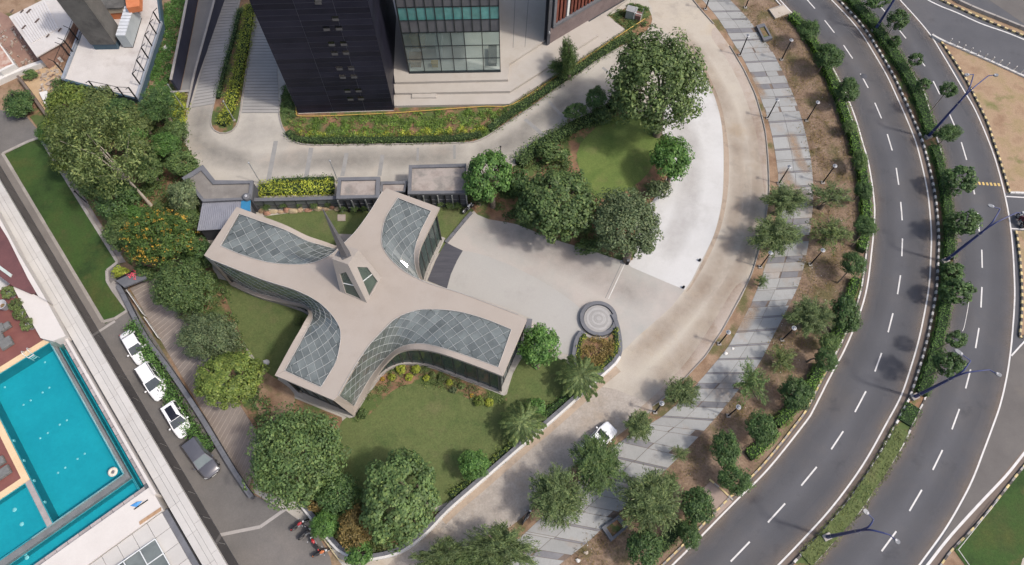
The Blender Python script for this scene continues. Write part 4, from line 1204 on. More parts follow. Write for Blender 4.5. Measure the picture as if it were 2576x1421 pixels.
hwall('navy wall between the smooth ramp and the ribbed ramp', [(575, -45), (564, 0), (524, 115), (497, 190), (472, 276)], (2.6, .25), .22, navy_w, kerb_c)
sheet('ramp_end', [(430, 233), (478, 229), (478, 235), (432, 237)], 0.3, kerb_c, label='pale ledge closing the lower end of the smooth ramp')
def ribbed(label, quad, n, z=.05):
    a, b, c, d = GL(quad)     # a->b upper edge, d->c lower edge
    m = MB(); m.poly([(p.x, p.y, z) for p in (a, d, c, b)])
    o = m.build('ramp', ramp_c)
    if o.data.polygons[0].normal.z < 0: o.data.flip_normals()
    tag(o, label, None, None, 'structure')
    for i in range(n):
        u0, u1 = (i + .08) / n, (i + .88) / n
        P = [a.lerp(d, u0), b.lerp(c, u0), b.lerp(c, u1), a.lerp(d, u1)]
        MB().prism([(p.x, p.y) for p in P], z + .004, z + .05).build('rib', rib_m, o)
ribbed('ribbed concrete ramp left of the planted island', [(566, -30), (608, -30), (540, 262), (482, 272)], 40)
ribbed('ribbed concrete ramp between the planted island and the tower', [(646, -10), (668, 60), (714, 205), (702, 285), (612, 285)][0:1] + [(690, -10), (702, 285), (608, 285)], 40)
# ------------------------------------------------------------------ hotel podium with the pool
HP = 3.4
E0, E1 = G(150, 710, HP), G(569, 1420, HP)
eu = (E1 - E0).normalized()
ev = Vector((eu.y, -eu.x, 0))            # towards the west
if ev.x > 0: ev = -ev
def UV(px, py, z=HP):
    d = G(px, py, z) - E0
    return d.dot(eu), d.dot(ev)
def HPt(u, v):
    p = E0 + eu * u + ev * v
    return (p.x, p.y)
def uvrect(u0, u1, v0, v1):
    return [HPt(u0, v0), HPt(u1, v0), HPt(u1, v1), HPt(u0, v1)]
tile_w = M('roof_tile_white', [(0.42, 0.40, 0.375), (0.46, 0.44, 0.415)], 0.5, 0.75, rnd=.05, fine=.04, patch=(0.38, 0.35, 0.32), pscale=.3, pcut=(.58, .75))
band_w = M('band_white', [(0.50, 0.465, 0.435), (0.54, 0.505, 0.475)], 0.4, 0.75, fine=.04)
gran = M('drain_granite', [(0.30, 0.265, 0.255), (0.37, 0.33, 0.32)], 1.2, 0.8, rnd=.15, fine=.12)
dgloss = M('podium_dark_gloss', [(0.018, 0.018, 0.024), (0.03, 0.03, 0.036)], 0.4, 0.08, spec=0.7, fine=0)
deck_r = M('maroon_deck', [(0.15, 0.055, 0.048), (0.19, 0.075, 0.062)], 0.8, 0.7, fine=.08)
coping_t = M('tan_coping', [(0.55, 0.40, 0.24), (0.62, 0.46, 0.29)], 0.8, 0.75)
pool_fl = M('pool_floor', [(0.016, 0.31, 0.385), (0.022, 0.365, 0.44)], 0.25, 0.6, fine=.06, fscale=3)
pool_wl = M('pool_wall', [(0.02, 0.22, 0.27), (0.03, 0.26, 0.31)], 0.8, 0.6)
grey_wet = M('weir_stone', [(0.12, 0.125, 0.125), (0.17, 0.175, 0.175)], 0.8, 0.4, spec=.5)
hotel = thing('hotel_podium', 'hotel podium with white tiled roof edge and dark glossy wall', 'building', tuple(Vector((E1.x, E1.y, 0))))
U0, U1 = -38.0, UV(620, 1500)[0]
v_t = UV(303, 1065)[1]; v_b = UV(287, 1065)[1]; v_d = UV(271, 1065)[1]; v_c = UV(250, 1065)[1]; v_k = UV(238, 1065)[1]
v_p = UV(5, 1065)[1]
u_c = UV(357, 1224)[0]; u_k = UV(326, 1199)[0]; u_p = UV(306, 1194)[0]; u_top = UV(122, 862)[0]
VW = v_p + 16
MB().prism(uvrect(U0, U1, .02, VW), 0.02, HP - 1.62).build('base_block', white_w, hotel)
# glossy dark east wall in panels, standing 2 cm proud
npn = 26
for i in range(npn):
    a, b = U0 + (U1 - U0) * i / npn, U0 + (U1 - U0) * (i + 1) / npn
    MB().prism(uvrect(a + .03, b - .03, .0, .016), 0.25, HP - .42).build('wall_panel', dgloss, hotel)
MB().prism(uvrect(U0, U1, .0, .4), 0.0, 0.24).build('wall_foot', slate_d, hotel)
# roof edge tiles: two rows with open joints over a dark bed
MB().prism(uvrect(U0, U1, .05, v_t - .02), HP - 1.6, HP - .06).build('roof_bed', slate, hotel)
w1, w2 = v_t * .36, v_t * .62
tl = 3.3
nt_ = int((U1 - U0) / tl)
for (va, vb) in ((-.04, w1), (w1, w2), (w2, v_t)):
    for i in range(nt_):
        a = U0 + i * tl + (0 if va < 0 else .6)
        MB().prism(uvrect(a + .012, a + tl - .012, va + .012, vb - .012), HP - .055 if va > 0 else HP - .4, HP + (0 if va != w1 else -.008)).build('roof_tile', tile_w, hotel)
# white upstand along the pool, granite drain, overflow channel
ub0 = UV(150, 850)[0]
MB().prism(uvrect(ub0, u_c + 1.55, v_t + .22, v_b), HP - 1.6, HP + .35).build('upstand', band_w, hotel)
MB().prism(uvrect(ub0, u_c + 1.55, v_t, v_t + .21), HP - 1.6, HP - .35).build('groove', slate_d, hotel)
MB().prism(uvrect(ub0, u_c + .55, v_b + .005, v_d), HP - 1.6, HP - .25).build('drain_bed', slate, hotel)
for i in range(int((u_c + .5 - ub0) / 1.0)):
    MB().prism(uvrect(ub0 + i + .03, ub0 + i + .97, v_b + .05, v_d - .02), HP - .245, HP - .2).build('drain_stone', gran, hotel)
v_left = VW
MB().prism(uvrect(u_c, u_c + .5, v_d + .005, v_left), HP - 1.6, HP - .25).build('drain_bed', slate, hotel)
for i in range(int((v_left - v_d) / 1.1)):
    MB().prism(uvrect(u_c + .04, u_c + .46, v_d + .05 + i * 1.1, v_d + 1.1 + i * 1.1), HP - .245, HP - .2).build('drain_stone', gran, hotel)
# south white roof
MB().prism(uvrect(u_c + .52, u_c + 3.2, v_b + .005, v_left), HP - 1.6, HP + .1).build('white_roof', band_w, hotel)
# tiled south roof with skylight
sk0 = UV(300, 1400)
us, vs0 = u_c + 3.25, v_t + .25
MB().prism(uvrect(us, U1, vs0, v_left), HP - 1.6, HP - .2).build('roof_bed', slate, hotel)
for i in range(6):
    for j in range(12):
        a, b = us + i * 1.7, vs0 + .5 + j * 1.5
        cu, cv = a + .85, b + .75
        su, sv = UV(355, 1395)
        if 1.6 < i * 1.7 + .85 and abs(cv - (sv + 1.3)) < 2.4 and i >= 1:
            continue
        MB().prism(uvrect(a + .02, a + 1.68, b + .02, b + 1.48), HP - .195, HP - .1).build('roof_tile', tile_w, hotel)
su, sv = UV(362, 1357)
skl = new_obj('skylight', None); skl.parent = hotel; ORG[skl] = ORG[hotel]
MB().prism(uvrect(us + 1.75, U1, sv - .9, sv + 3.7), HP - .195, HP - .15).build('skylight_floor', M('skylight_inner', [(0.10, 0.13, 0.12), (0.16, 0.19, 0.18)], 1.2, .6), skl)
for i in range(5):
    for j in range(3):
        a, b = us + 1.8 + i * 1.6, sv - .85 + j * 1.5
        MB().add([(*HPt(a + .04, b + .04), HP + .05), (*HPt(a + 1.56, b + .04), HP + .05), (*HPt(a + 1.56, b + 1.46), HP + .2), (*HPt(a + .04, b + 1.46), HP + .2)], [(0, 1, 2, 3)]).build('pane', glass_c, skl)
for i in range(6):
    a = us + 1.8 + i * 1.6
    MB().bar((*HPt(a, sv - .85), HP + .07), (*HPt(a, sv + 3.6), HP + .4), .09, .09).build('glazing_bar', alu, skl)
for j in range(4):
    b = sv - .85 + j * 1.5
    MB().bar((*HPt(us + 1.8, b), HP + .07 + j * .14), (*HPt(us + 10, b), HP + .07 + j * .14), .08, .08).build('glazing_bar', alu, skl)
# ---- pool basins
pool = thing('swimming_pool', 'large turquoise swimming pool with overflow channel on the podium', 'pool', (*HPt(u_p, v_k), HP - 1.6))
zw, zb = HP - .12, HP - 1.55
def basin(u0, u1, v0, v1, zf, zt, water, nm):
    MB().prism(uvrect(u0, u1, v0, v1), zf - .05, zf).build(nm + '_floor', pool_fl, pool)
    for a, b, c, d in ((u0, u1, v0 - .01, v0 + .06), (u0, u1, v1 - .06, v1 + .01), (u0 - .01, u0 + .06, v0 + .06, v1 - .06), (u1 - .06, u1 + .01, v0 + .06, v1 - .06)):
        MB().prism(uvrect(a, b, c, d), zf + .002, zt + .05).build(nm + '_wall', pool_wl, pool)
    m = MB()
    m.poly([(*p, zt) for p in uvrect(u0 + .06, u1 - .06, v0 + .06, v1 - .06)])
    o = m.build(nm + '_water', water, pool)
    if o.data.polygons[0].normal.z < 0: o.data.flip_normals()
def watermat():
    m = bpy.data.materials.new('pool_water'); m.use_nodes = True
    nt = m.node_tree; nt.nodes.remove(nt.nodes['Principled BSDF'])
    tp = nt.nodes.new('ShaderNodeBsdfTransparent'); tp.inputs['Color'].default_value = (0.62, 0.93, 0.95, 1)
    gl = nt.nodes.new('ShaderNodeBsdfGlossy'); gl.inputs['Roughness'].default_value = .04
    fr = nt.nodes.new('ShaderNodeFresnel'); fr.inputs['IOR'].default_value = 1.33
    geo = nt.nodes.new('ShaderNodeNewGeometry')
    bn = nt.nodes.new('ShaderNodeBump'); bn.inputs['Strength'].default_value = .3
    nt.links.new(_noise(nt, geo.outputs['Position'], 1.6, 3), bn.inputs['Height'])
    nt.links.new(bn.outputs['Normal'], gl.inputs['Normal']); nt.links.new(bn.outputs['Normal'], fr.inputs['Normal'])
    mx = nt.nodes.new('ShaderNodeMixShader')
    nt.links.new(fr.outputs[0], mx.inputs[0]); nt.links.new(tp.outputs[0], mx.inputs[1]); nt.links.new(gl.outputs[0], mx.inputs[2])
    nt.links.new(mx.outputs[0], nt.nodes['Material Output'].inputs['Surface'])
    return m
water = watermat()
basin(u_top, u_p, v_k, v_p, zb, zw, water, 'pool')
zc_ = HP - .7
basin(UV(139, 865)[0], u_c - .05, v_d + .05, v_c, HP - 1.5, zc_, water, 'channel')
basin(u_k, u_c - .05, v_c + .06, v_left, HP - 1.5, zc_ - .004, water, 'channel')
# weir walls between pool and channel
MB().prism(uvrect(u_top, u_k - .005, v_c + .005, v_k - .02), zb, HP - .16).build('weir', grey_wet, pool)
MB().prism(uvrect(u_p + .02, u_k - .01, v_k - .01, v_left), zb, HP - .165).build('weir', grey_wet, pool)
MB().prism(uvrect(u_top, u_p, v_k - .13, v_k - .03), HP - .155, HP - .02).build('weir_glass', glassmat('weir_glass', (.6, .8, .8), (.35, .5, .5), .6), pool)
MB().prism(uvrect(u_p - .0, u_p + .1, v_k, v_p + 2), HP - .16, HP - .03).build('weir_glass', MATS['weir_glass'], pool)
# coping, deck, small pool
us_, vs_ = UV(65, 1212)
cp = .62
MB().prism(uvrect(u_top - cp, us_, v_p + .02, v_p + cp), HP - 1.6, HP + .02).build('coping', coping_t, pool)
MB().prism(uvrect(u_top - cp, u_top - .015, v_k, v_p + .015), HP - 1.6, HP + .025).build('coping', coping_t, pool)
MB().prism(uvrect(us_ - cp, us_ - .01, v_p + cp + .005, v_left), HP - 1.6, HP + .015).build('coping', coping_t, pool)
MB().prism(uvrect(us_, u_p + .01, v_p + .02, v_p + .5), HP - 1.6, HP - .02).build('pool_divider', gran, pool)
basin(us_, u_p, v_p + .55, v_left, HP - .8, HP - .14, water, 'small_pool')
MB().prism(uvrect(u_top - cp - .005, us_ - cp - .005, v_p + cp + .005, v_left), HP - 1.6, HP).build('deck', deck_r, pool)
MB().prism(uvrect(u_top - 9.0, u_top - cp - .01, v_c, v_left), HP - 1.6, HP - .01).build('deck', deck_r, pool)
lightm = M('pool_light', [(0.5, 0.66, 0.68)], 2, .3)
for x, y in ((113, 911), (12, 974), (124, 975), (107, 987), (77, 1007), (59, 1018), (168, 1057), (150, 1068), (120, 1089), (101, 1102), (213, 1141), (195, 1154), (164, 1176), (146, 1189)):
    p = G(x, y, zb)
    MB().lathe((p.x, p.y, zb + .004), [(0, .03), (.085, .03), (.11, 0)], 10).build('pool_light', lightm, pool)
for x, y in ((32, 1110), (57, 1160), (82, 1211), (109, 1265)):
    p = G(x, y, HP - .3); q = UV(x, y, HP - .3)
    a = HPt(q[0], v_p - .07)
    MB().box((a[0], a[1], HP - .45), (.22, .22, .22), .5).build('skimmer', lightm, pool)
for x, y in ((37, 1282), (55, 1318), (63, 1393), (68, 1402)):
    p = G(x, y, HP - .8)
    MB().lathe((p.x, p.y, HP - .79), [(0, .03), (.16, .03), (.2, 0)], 10).build('pool_light', lightm, pool)
# floating ring
p = G(284, 1187, zw + .05)
t = thing('pool_float', 'pale floating ring with grey core in the pool corner', 'float', (p.x, p.y, zw))
ringp = [(.30 + .16 * math.cos(a), .10 + .13 * math.sin(a)) for a in [i * math.pi / 4 for i in range(9)]]
MB().lathe((p.x, p.y, zw - .02), ringp, 18).build('ring', M('float_cream', [(.55, .50, .42)], 2, .7), t)
MB().lathe((p.x, p.y, zw), [(0, .09), (.17, .09), (.2, 0)], 14).build('core', slate, t)
# ladder
p = G(74, 889, HP)
q0 = UV(74, 889)
t = thing('pool_ladder', 'steel pool ladder with two curved rails on the tan coping', 'ladder', (*HPt(u_top - .3, q0[1]), HP + .02))
for s in (-.28, .28):
    pts_ = [(*HPt(u_top - .45, q0[1] + s), HP + .02), (*HPt(u_top - .35, q0[1] + s), HP + .7), (*HPt(u_top + .05, q0[1] + s), HP + .75), (*HPt(u_top + .25, q0[1] + s), HP + .1), (*HPt(u_top + .25, q0[1] + s), HP - 1.0)]
    MB().tube(cr(pts_, 4), .03, 6).build('rail', alu, t)
for k in range(3):
    MB().bar((*HPt(u_top + .25, q0[1] - .28), HP - .05 - k * .3), (*HPt(u_top + .25, q0[1] + .28), HP - .05 - k * .3), .1, .04).build('step', alu, t)
# glass balance tank at the head of the channel
P = GL([(120, 848), (143, 836), (152, 852), (128, 866)], HP + .6)
MB().prism([(p.x, p.y) for p in P], HP - 1.6, HP + .6).build('balance_tank', glassmat('tank_glass', (.6, .75, .7), (.20, .26, .24), .8), pool)
# sunbeds and low tables on the deck
grey_f = M('grey_upholstery', [(.12, .12, .118), (.16, .16, .155)], 3, .9)
for i, (x, y, sx, sy, lab) in enumerate([(20, 865, 1.1, 1.2, 'square grey lounge table nearest the pool ladder'), (3, 853, 1.1, .9, 'grey lounge table at the left edge of the deck'), (3, 830, 1.0, 1.0, 'grey ottoman above the lounge tables'), (23, 821, .7, .6, 'small grey stool beside the potted shrubs'), (5, 1195, .9, 1.9, 'grey sunbed by the small pool'), (0, 1165, .8, 1.2, 'grey sunbed cut by the left edge of the photo')]):
    p = G(x, y, HP)
    t = thing('lounge_seat', lab, 'seat', (p.x, p.y, HP), math.atan2(eu.y, eu.x), 'grey lounge furniture on the maroon deck')
    MB().box((0, 0, .12), (sx, sy, .22)).build('base', grey_f, t, local=True)
    MB().box((0, 0, .345), (sx * .96, sy * .96, .12)).build('cushion', grey_f, t, local=True, bevel=.04)
    for a in (-1, 1):
        for b in (-1, 1):
            MB().box((a * sx * .4, b * sy * .4, 0), (.07, .07, .118)).build('leg', black_p, t, local=True)
# white wedge slab and maroon upper block
P = GL([(32, 720), (75, 735), (117, 756), (165, 845), (132, 858), (102, 850), (85, 820), (55, 765)], HP + .9)
MB().prism([(p.x, p.y) for p in P], HP - .3, HP + .9).build('wedge_roof', band_w, hotel)
P = GL([(20, 587), (52, 648), (100, 733), (76, 738), (30, 718), (0, 695), (-60, 640), (-80, 470)], HP + 1.2)
MB().prism([(p.x, p.y) for p in P], HP - .3, HP + 1.2).build('upper_floor', M('maroon_cladding', [(.10, .045, .045), (.14, .06, .058)], .7, .55, fine=.1), hotel)
P = GL([(-20, 512), (14, 575), (46, 636), (118, 757), (96, 745), (70, 700), (20, 600), (-30, 520)], HP + 1.25)
MB().prism([(p.x, p.y) for p in P], HP + .1, HP + 1.25).build('parapet', band_w, hotel)
P = GL([(-40, 640), (0, 668), (30, 690), (26, 697), (0, 678), (-40, 655)], HP + 1.3)
MB().prism([(p.x, p.y) for p in P], HP + 1.203, HP + 1.3).build('roof_vent_strip', M('vent_pale', [(.45, .5, .47)], 1, .5), hotel)
# blue cloth on a pole
p = G(342, 1267, HP + .12)
t = thing('folded_umbrella', 'blue cloth sheet beside a dark pole on the white roof', 'cloth', (p.x, p.y, HP + .1))
a, b = G(337, 1281, HP + .2), G(372, 1257, HP + .2)
MB().tube([a, b], .05, 6).build('pole', black_p, t)
cs_ = [G(327, 1272, HP + .14), G(345, 1262, HP + .34), G(358, 1260, HP + .22), G(343, 1275, HP + .2)]
m = MB(); m.poly(cs_); m.poly([c - Vector((0, 0, .03)) for c in cs_][::-1]); m.build('cloth', M('blue_cloth', [(.05, .20, .45), (.10, .30, .58)], 3, .8), t)
P = GL([(350, 1312), (405, 1275), (406, 1284), (352, 1320)], HP + .12)
MB().prism([(p.x, p.y) for p in P], HP + .103, HP + .16).build('roof_rust_strip', M('rusty_trough', [(.26, .15, .08), (.4, .27, .17)], 2, .9), hotel)

# ------------------------------------------------------------------ driveway west of the chapel, lawn strip
drv = M('west_drive', [(.115, .108, .103), (.15, .14, .133)], .3, .9, .2, 20, patch=(.18, .162, .148), pscale=.1, pcut=(.5, .75), fine=.12)
west = [(-60, 270), (60, 285), (115, 350), (310, 680), (330, 760), (640, 1245), (720, 1285), (800, 1345), (830, 1400), (845, 1470), (560, 1470), (-60, 430)]
sheet('driveway', west, 0.056, drv, label='grey driveway with parked cars along the hotel')
sheet('walkway', [(-10, 385), (8, 388), (265, 817), (240, 838), (-30, 395)], 0.061, M('walk_pave', [(.15, .136, .126), (.185, .168, .155)], .5, .9, fine=.1), label='brownish paved walk between hotel and lawn strip')
lawn_px = [(10, 390), (100, 347), (175, 472), (262, 605), (299, 665), (266, 686), (276, 714), (287, 737), (297, 742), (320, 780), (266, 815)]
sheet('lawn', lawn_px, 0.09, lawn_g, label='long narrow green lawn strip along the hotel')
kerb('pale kerb around the long lawn strip', GL([(8, 387), (100, 344), (299, 663), (264, 685), (274, 716), (296, 745), (323, 781), (265, 818), (8, 387)]), .34, .10, [kerb_c], 1.6, z=.05, gap=.01)
sheet('footpath', [(104, 350), (122, 362), (215, 500), (270, 590), (318, 660), (299, 663)], 0.07, M('path_buff', [(.21, .178, .162), (.25, .22, .20)], .6, .9), label='buff path between the lawn strip and the trees')
sheet('planting_bed', [(122, 362), (80, 300), (60, 280), (140, 190), (345, 250), (430, 235), (475, 240), (470, 280), (457, 337), (462, 355), (490, 400), (500, 420), (500, 520), (520, 600), (545, 720), (500, 820), (400, 720), (370, 690), (318, 660), (215, 500)], 0.062, bed_m, label='wooded garden bed at the left of the picture')
for i, (a, b, w) in enumerate([((533, 1350), (590, 1338), .5), ((590, 1338), (655, 1325), .5), ((655, 1325), (722, 1278), .5)]):
    pxline([a, ((a[0] + b[0]) / 2, (a[1] + b[1]) / 2), b], .32, .062 + i * .004, 'road_marking', M('pale_band', [(.34, .32, .305), (.30, .28, .265)], 1, .8), 'pale paved band across the driveway, %s stretch' % ['western', 'middle', 'eastern'][i])
pxline([(235, 843), (262, 826), (290, 808)], .3, .062, 'road_marking', MATS['pale_band'], 'pale band closing the lawn walk')
# slate wall along the basement ramp
wl_px = [(296, 716), (318, 758), (345, 812), (372, 858), (408, 905), (450, 965), (500, 1040), (545, 1115), (590, 1188), (632, 1250)]
P = resample(cr(GL(wl_px, .9), 4), 40)
t = thing('ramp_wall', 'long slate topped wall between the parked cars and the basement ramp', 'wall', (P[20].x, P[20].y, 0))
MB().sweep(P, .34, 0.0, .82).build('wall_face', slate_d, t)
for i, (a, b) in enumerate(zip(resample(P, 24), resample(P, 24)[1:])):
    d = (b - a).normalized()
    MB().bar(Vector((a.x, a.y, .87)) + d * .012, Vector((b.x, b.y, .87)) - d * .012, .46, .09).build('coping_stone', slate, t)
for a, b in ((323, 733), (365, 794)), ((367, 801), (403, 853)):
    pa, pb = G(*a, .5), G(*b, .5)
    MB().bar(pa + Vector((0, 0, .1)), pb + Vector((0, 0, .1)), .06, .8).build('white_panel', white_w, t)
rib_b = M('ramp_brown', [(.185, .152, .133), (.235, .20, .175)], .4, .9, fine=.12)
rib_m_old, rib_m = rib_m, rib_b
ramp_c_old, ramp_c = ramp_c, M('ramp_joint', [(.34, .295, .26)], 1, .9)
ribbed('brown ribbed basement ramp behind the slate wall', [(328, 726), (392, 692), (668, 1118), (624, 1228)], 46, .064)
rib_m, ramp_c = rib_m_old, ramp_c_old
# portal over the ramp
t = thing('ramp_portal', 'slate roofed portal over the top of the basement ramp', 'portal', tuple(G(330, 715)))
P = GL([(291, 706), (338, 684), (366, 690), (368, 700), (312, 722)], 1.6)
MB().prism([(p.x, p.y) for p in P], 1.35, 1.6).build('roof_slab', slate, t)
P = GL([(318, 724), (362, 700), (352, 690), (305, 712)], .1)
MB().prism([(p.x, p.y) for p in P], .07, 1.3).build('shade_block', M('painted_shade', [(.01, .01, .012)], 1, .9), t)  # solid black block; the shade inside the portal is put into its colour
P = GL([(276, 715), (297, 742), (322, 781), (330, 770), (300, 716), (285, 706)], .2)
MB().prism([(p.x, p.y) for p in P], 0, .2).build('side_block', kerb_c, t)

# ------------------------------------------------------------------ flat roofed outbuildings
def shrink(pts, k):
    c = sum(pts, Vector((0, 0, 0))) / len(pts)
    return [p + (c - p).normalized() * k for p in pts]
def flatroof(label, outer, inner, z, wallm=slate_d, name='outbuilding', fins=None, screed=None):
    P = GL(outer, z); Q = GL(inner, z)
    t = thing(name, label, 'building', tuple(Vector((P[-1].x, P[-1].y, 0))))
    S = shrink(P, .12)
    MB().prism([(p.x, p.y) for p in S], 0, z - .32).build('wall', wallm, t)
    m = MB()
    n = len(P)
    top = [Vector((p.x, p.y, z)) for p in P]; tin = [Vector((p.x, p.y, z)) for p in Q]
    lo = [p - Vector((0, 0, .3)) for p in top]; lin = [p - Vector((0, 0, .22)) for p in tin]
    for i in range(n):
        j = (i + 1) % n
        m.add([top[i], top[j], tin[j], tin[i]], [(0, 1, 2, 3)])
        m.add([lo[i], lo[j], top[j], top[i]], [(0, 1, 2, 3)])
        m.add([tin[i], tin[j], lin[j], lin[i]], [(0, 1, 2, 3)])
    m.build('parapet', slate, t)
    MB().prism([(p.x, p.y) for p in Q], z - .31, z - .2).build('roof', screed or roof_s, t)
    if fins:
        a, b = S[fins[0]], S[fins[1]]
        d = (b - a).normalized(); nn = Vector((d.y, -d.x, 0))
        if nn.y > 0: nn = -nn
        k = int((b - a).length / .75)
        for i in range(k + 1):
            p = a.lerp(b, i / k) + nn * .10
            MB().bar((p.x, p.y, .05), (p.x, p.y, z - .36), .09, .14).build('fin', [grey_m, black_p][i % 2], t)
        for zz in (.9, 1.7):
            MB().bar(Vector((a.x, a.y, zz)) + nn * .02, Vector((b.x, b.y, zz)) + nn * .02, .05, .06).build('rail', slate, t)
    return t
lshape = flatroof('slate edged L shaped guard house with stained concrete roof', [(457, 447), (510, 414), (541, 453), (637, 454), (632, 501), (509, 507)], [(474, 449), (505, 428), (535, 463), (628, 461), (624, 496), (513, 500)], 3.0, fins=None, screed=M('grey_screed', [(.15, .138, .128), (.205, .19, .175)], .6, .9, .2, 8, patch=(.26, .235, .21), pscale=.4, pcut=(.55, .7), fine=.12))
flatroof('small slate edged flat roofed cabin behind the chapel', [(850, 446), (956, 444), (954, 497), (845, 500)], [(858, 454), (946, 452), (944, 490), (855, 491)], 3.0, fins=(3, 2))
flatroof('low linking roof between the two slate edged cabins', [(958, 456), (1024, 455), (1019, 482), (955, 482)], [(963, 463), (1018, 462), (1016, 480), (961, 480)], 2.5, fins=(3, 2))
flatroof('largest slate edged flat roof with a broken pale patch', [(1028, 415), (1172, 411), (1174, 486), (1025, 488)], [(1036, 422), (1170, 419), (1172, 479), (1034, 480)], 3.1, fins=(3, 2))
P = GL([(510, 508), (630, 504), (634, 572), (496, 580)], 2.6)
t = thing('shed', 'grey corrugated metal shed roof beside the L shaped guard house', 'shed', tuple(Vector((P[3].x, P[3].y, 0))))
MB().prism([(p.x, p.y) for p in shrink(P, .25)], 0, 2.45).build('wall', slate_d, t)
nr = 26
for i in range(nr):
    u0, u1 = i / nr, (i + .8) / nr
    a, b = P[0].lerp(P[1], u0), P[0].lerp(P[1], u1)
    c, d = P[3].lerp(P[2], u1), P[3].lerp(P[2], u0)
    MB().prism([(p.x, p.y) for p in (a, b, c, d)], 2.57, 2.63).build('roof_rib', metal_g, t)
MB().prism([(p.x, p.y) for p in P], 2.5, 2.568).build('roof', metal_g, t)
P = GL([(607, 501), (630, 501), (629, 531), (605, 526)], 2.75)
t = thing('water_tank_cover', 'bright blue rectangular sheet at the corner of the shed roof', 'sheet', tuple(Vector((P[3].x, P[3].y, 2.64))))
MB().prism([(p.x, p.y) for p in P], 2.64, 2.75).build('blue_sheet', M('blue_sheet', [(.03, .165, .31), (.04, .19, .35)], 1, .5), t)
p = G(621, 497, 2.9)
t = thing('roof_tank', 'small round grey tank on the corner of the guard house roof', 'tank', (p.x, p.y, 2.8))
MB().lathe((p.x, p.y, 2.8), [(0.0, .5), (.2, .5), (.42, .45), (.45, .4), (.45, 0)], 16).build('tank_body', slate, t)
MB().lathe((p.x, p.y, 3.3), [(0, .06), (.16, .06), (.18, 0)], 12).build('lid', lens_m, t)
# slate wall behind the north lawn
P = GL([(634, 502), (740, 500), (848, 497)], 2.0)
t = thing('boundary_wall', 'slate topped wall with dark frames below the yellow green hedge', 'wall', tuple(Vector((P[1].x, P[1].y, 0))))
MB().sweep(P, .25, 0, 1.9).build('wall_face', M('wall_green_grey', [(.13, .145, .15), (.17, .185, .19)], .8, .7), t)
MB().sweep(P, .45, 1.902, 2.0).build('coping', slate, t)
for i in range(9):
    p = P[0].lerp(P[2], i / 8)
    MB().bar((p.x, p.y - .16, .02), (p.x, p.y - .16, 1.88), .1, .07).build('post', slate_d, t)
a, b = P[0], P[2]
MB().bar((a.x, a.y - .16, .95), (b.x, b.y - .16, .95), .06, .08).build('rail', slate_d, t)
# sandstone rocks below that wall
random.seed(21)
rockm = [M('sandstone_%d' % i, [c, tuple(x * .75 for x in c)], 1.5, .95, .6, 7) for i, c in enumerate([(.42, .30, .20), (.36, .20, .14), (.45, .36, .24)])]
rocks = [(660, 532), (672, 538), (690, 533), (706, 534), (722, 530), (738, 533), (756, 530), (775, 530), (800, 527), (818, 528), (835, 524), (850, 527), (878, 525), (905, 522), (925, 524)]
for i, (x, y) in enumerate(rocks):
    p = G(x, y)
    m = MB()
    rx, ry, rzz = random.uniform(.4, .75), random.uniform(.25, .4), random.uniform(.3, .5)
    prof = []
    N = 9
    rings = [(0.02, 1.0), (.55, .86), (.85, .5), (1.0, .25), (.92, 0)]
    vs, fs = [], []
    for (rr, zz) in rings:
        for k in range(N):
            a = 2 * math.pi * k / N
            j = random.uniform(.82, 1.15)
            vs.append((p.x + rr * rx * j * math.cos(a), p.y + rr * ry * j * math.sin(a), .05 + zz * rzz))
    for r_ in range(len(rings) - 1):
        for k in range(N):
            fs.append((r_ * N + k, r_ * N + (k + 1) % N, (r_ + 1) * N + (k + 1) % N, (r_ + 1) * N + k))
    m.add(vs, fs, False)
    tag(m.build('boulder', rockm[i % 3]), 'sandstone boulder number %s from the west in the row below the slate wall' % ['one', 'two', 'three', 'four', 'five', 'six', 'seven', 'eight', 'nine', 'ten', 'eleven', 'twelve', 'thirteen', 'fourteen', 'fifteen'][i], 'rock', 'row of sandstone boulders below the slate wall')
P = GL([(849, 540), (869, 540), (869, 556), (849, 556)], .1)
m = MB(); m.prism([(p.x, p.y) for p in P], .06, .16)
tag(m.build('stone_cover', M('stone_cover', [(.34, .29, .26), (.30, .25, .21)], 1, .85)), 'square pale stone cover on the north lawn by the spire', 'cover')
P = GL([(853, 588), (896, 590), (880, 640), (838, 640)], .9)
m = MB(); m.prism([(p.x, p.y) for p in P], .06, .9)
tag(m.build('plinth_block', conc_t), 'pale concrete block in the north angle of the chapel', 'block')
# slate kerb by the motorcycle and dark box at the south-east arm
pk = resample(cr(GL([(1186, 536), (1165, 560), (1140, 590), (1121, 612)]), 3), 12)
kerb('slate kerb between the north lawn and the forecourt', pk, .35, .3, [slate], .8)
p = G(1330, 815, 1.2)
t = thing('kiosk', 'narrow grey topped box at the end of the chapel south east arm', 'box', (p.x, p.y, 0), -.1)
MB().box((0, 0, 0), (.55, 1.1, 1.2)).build('body', white_w, t, local=True)
MB().box((.0, 0, 1.203), (.62, 1.2, .1)).build('lid', slate, t, local=True)

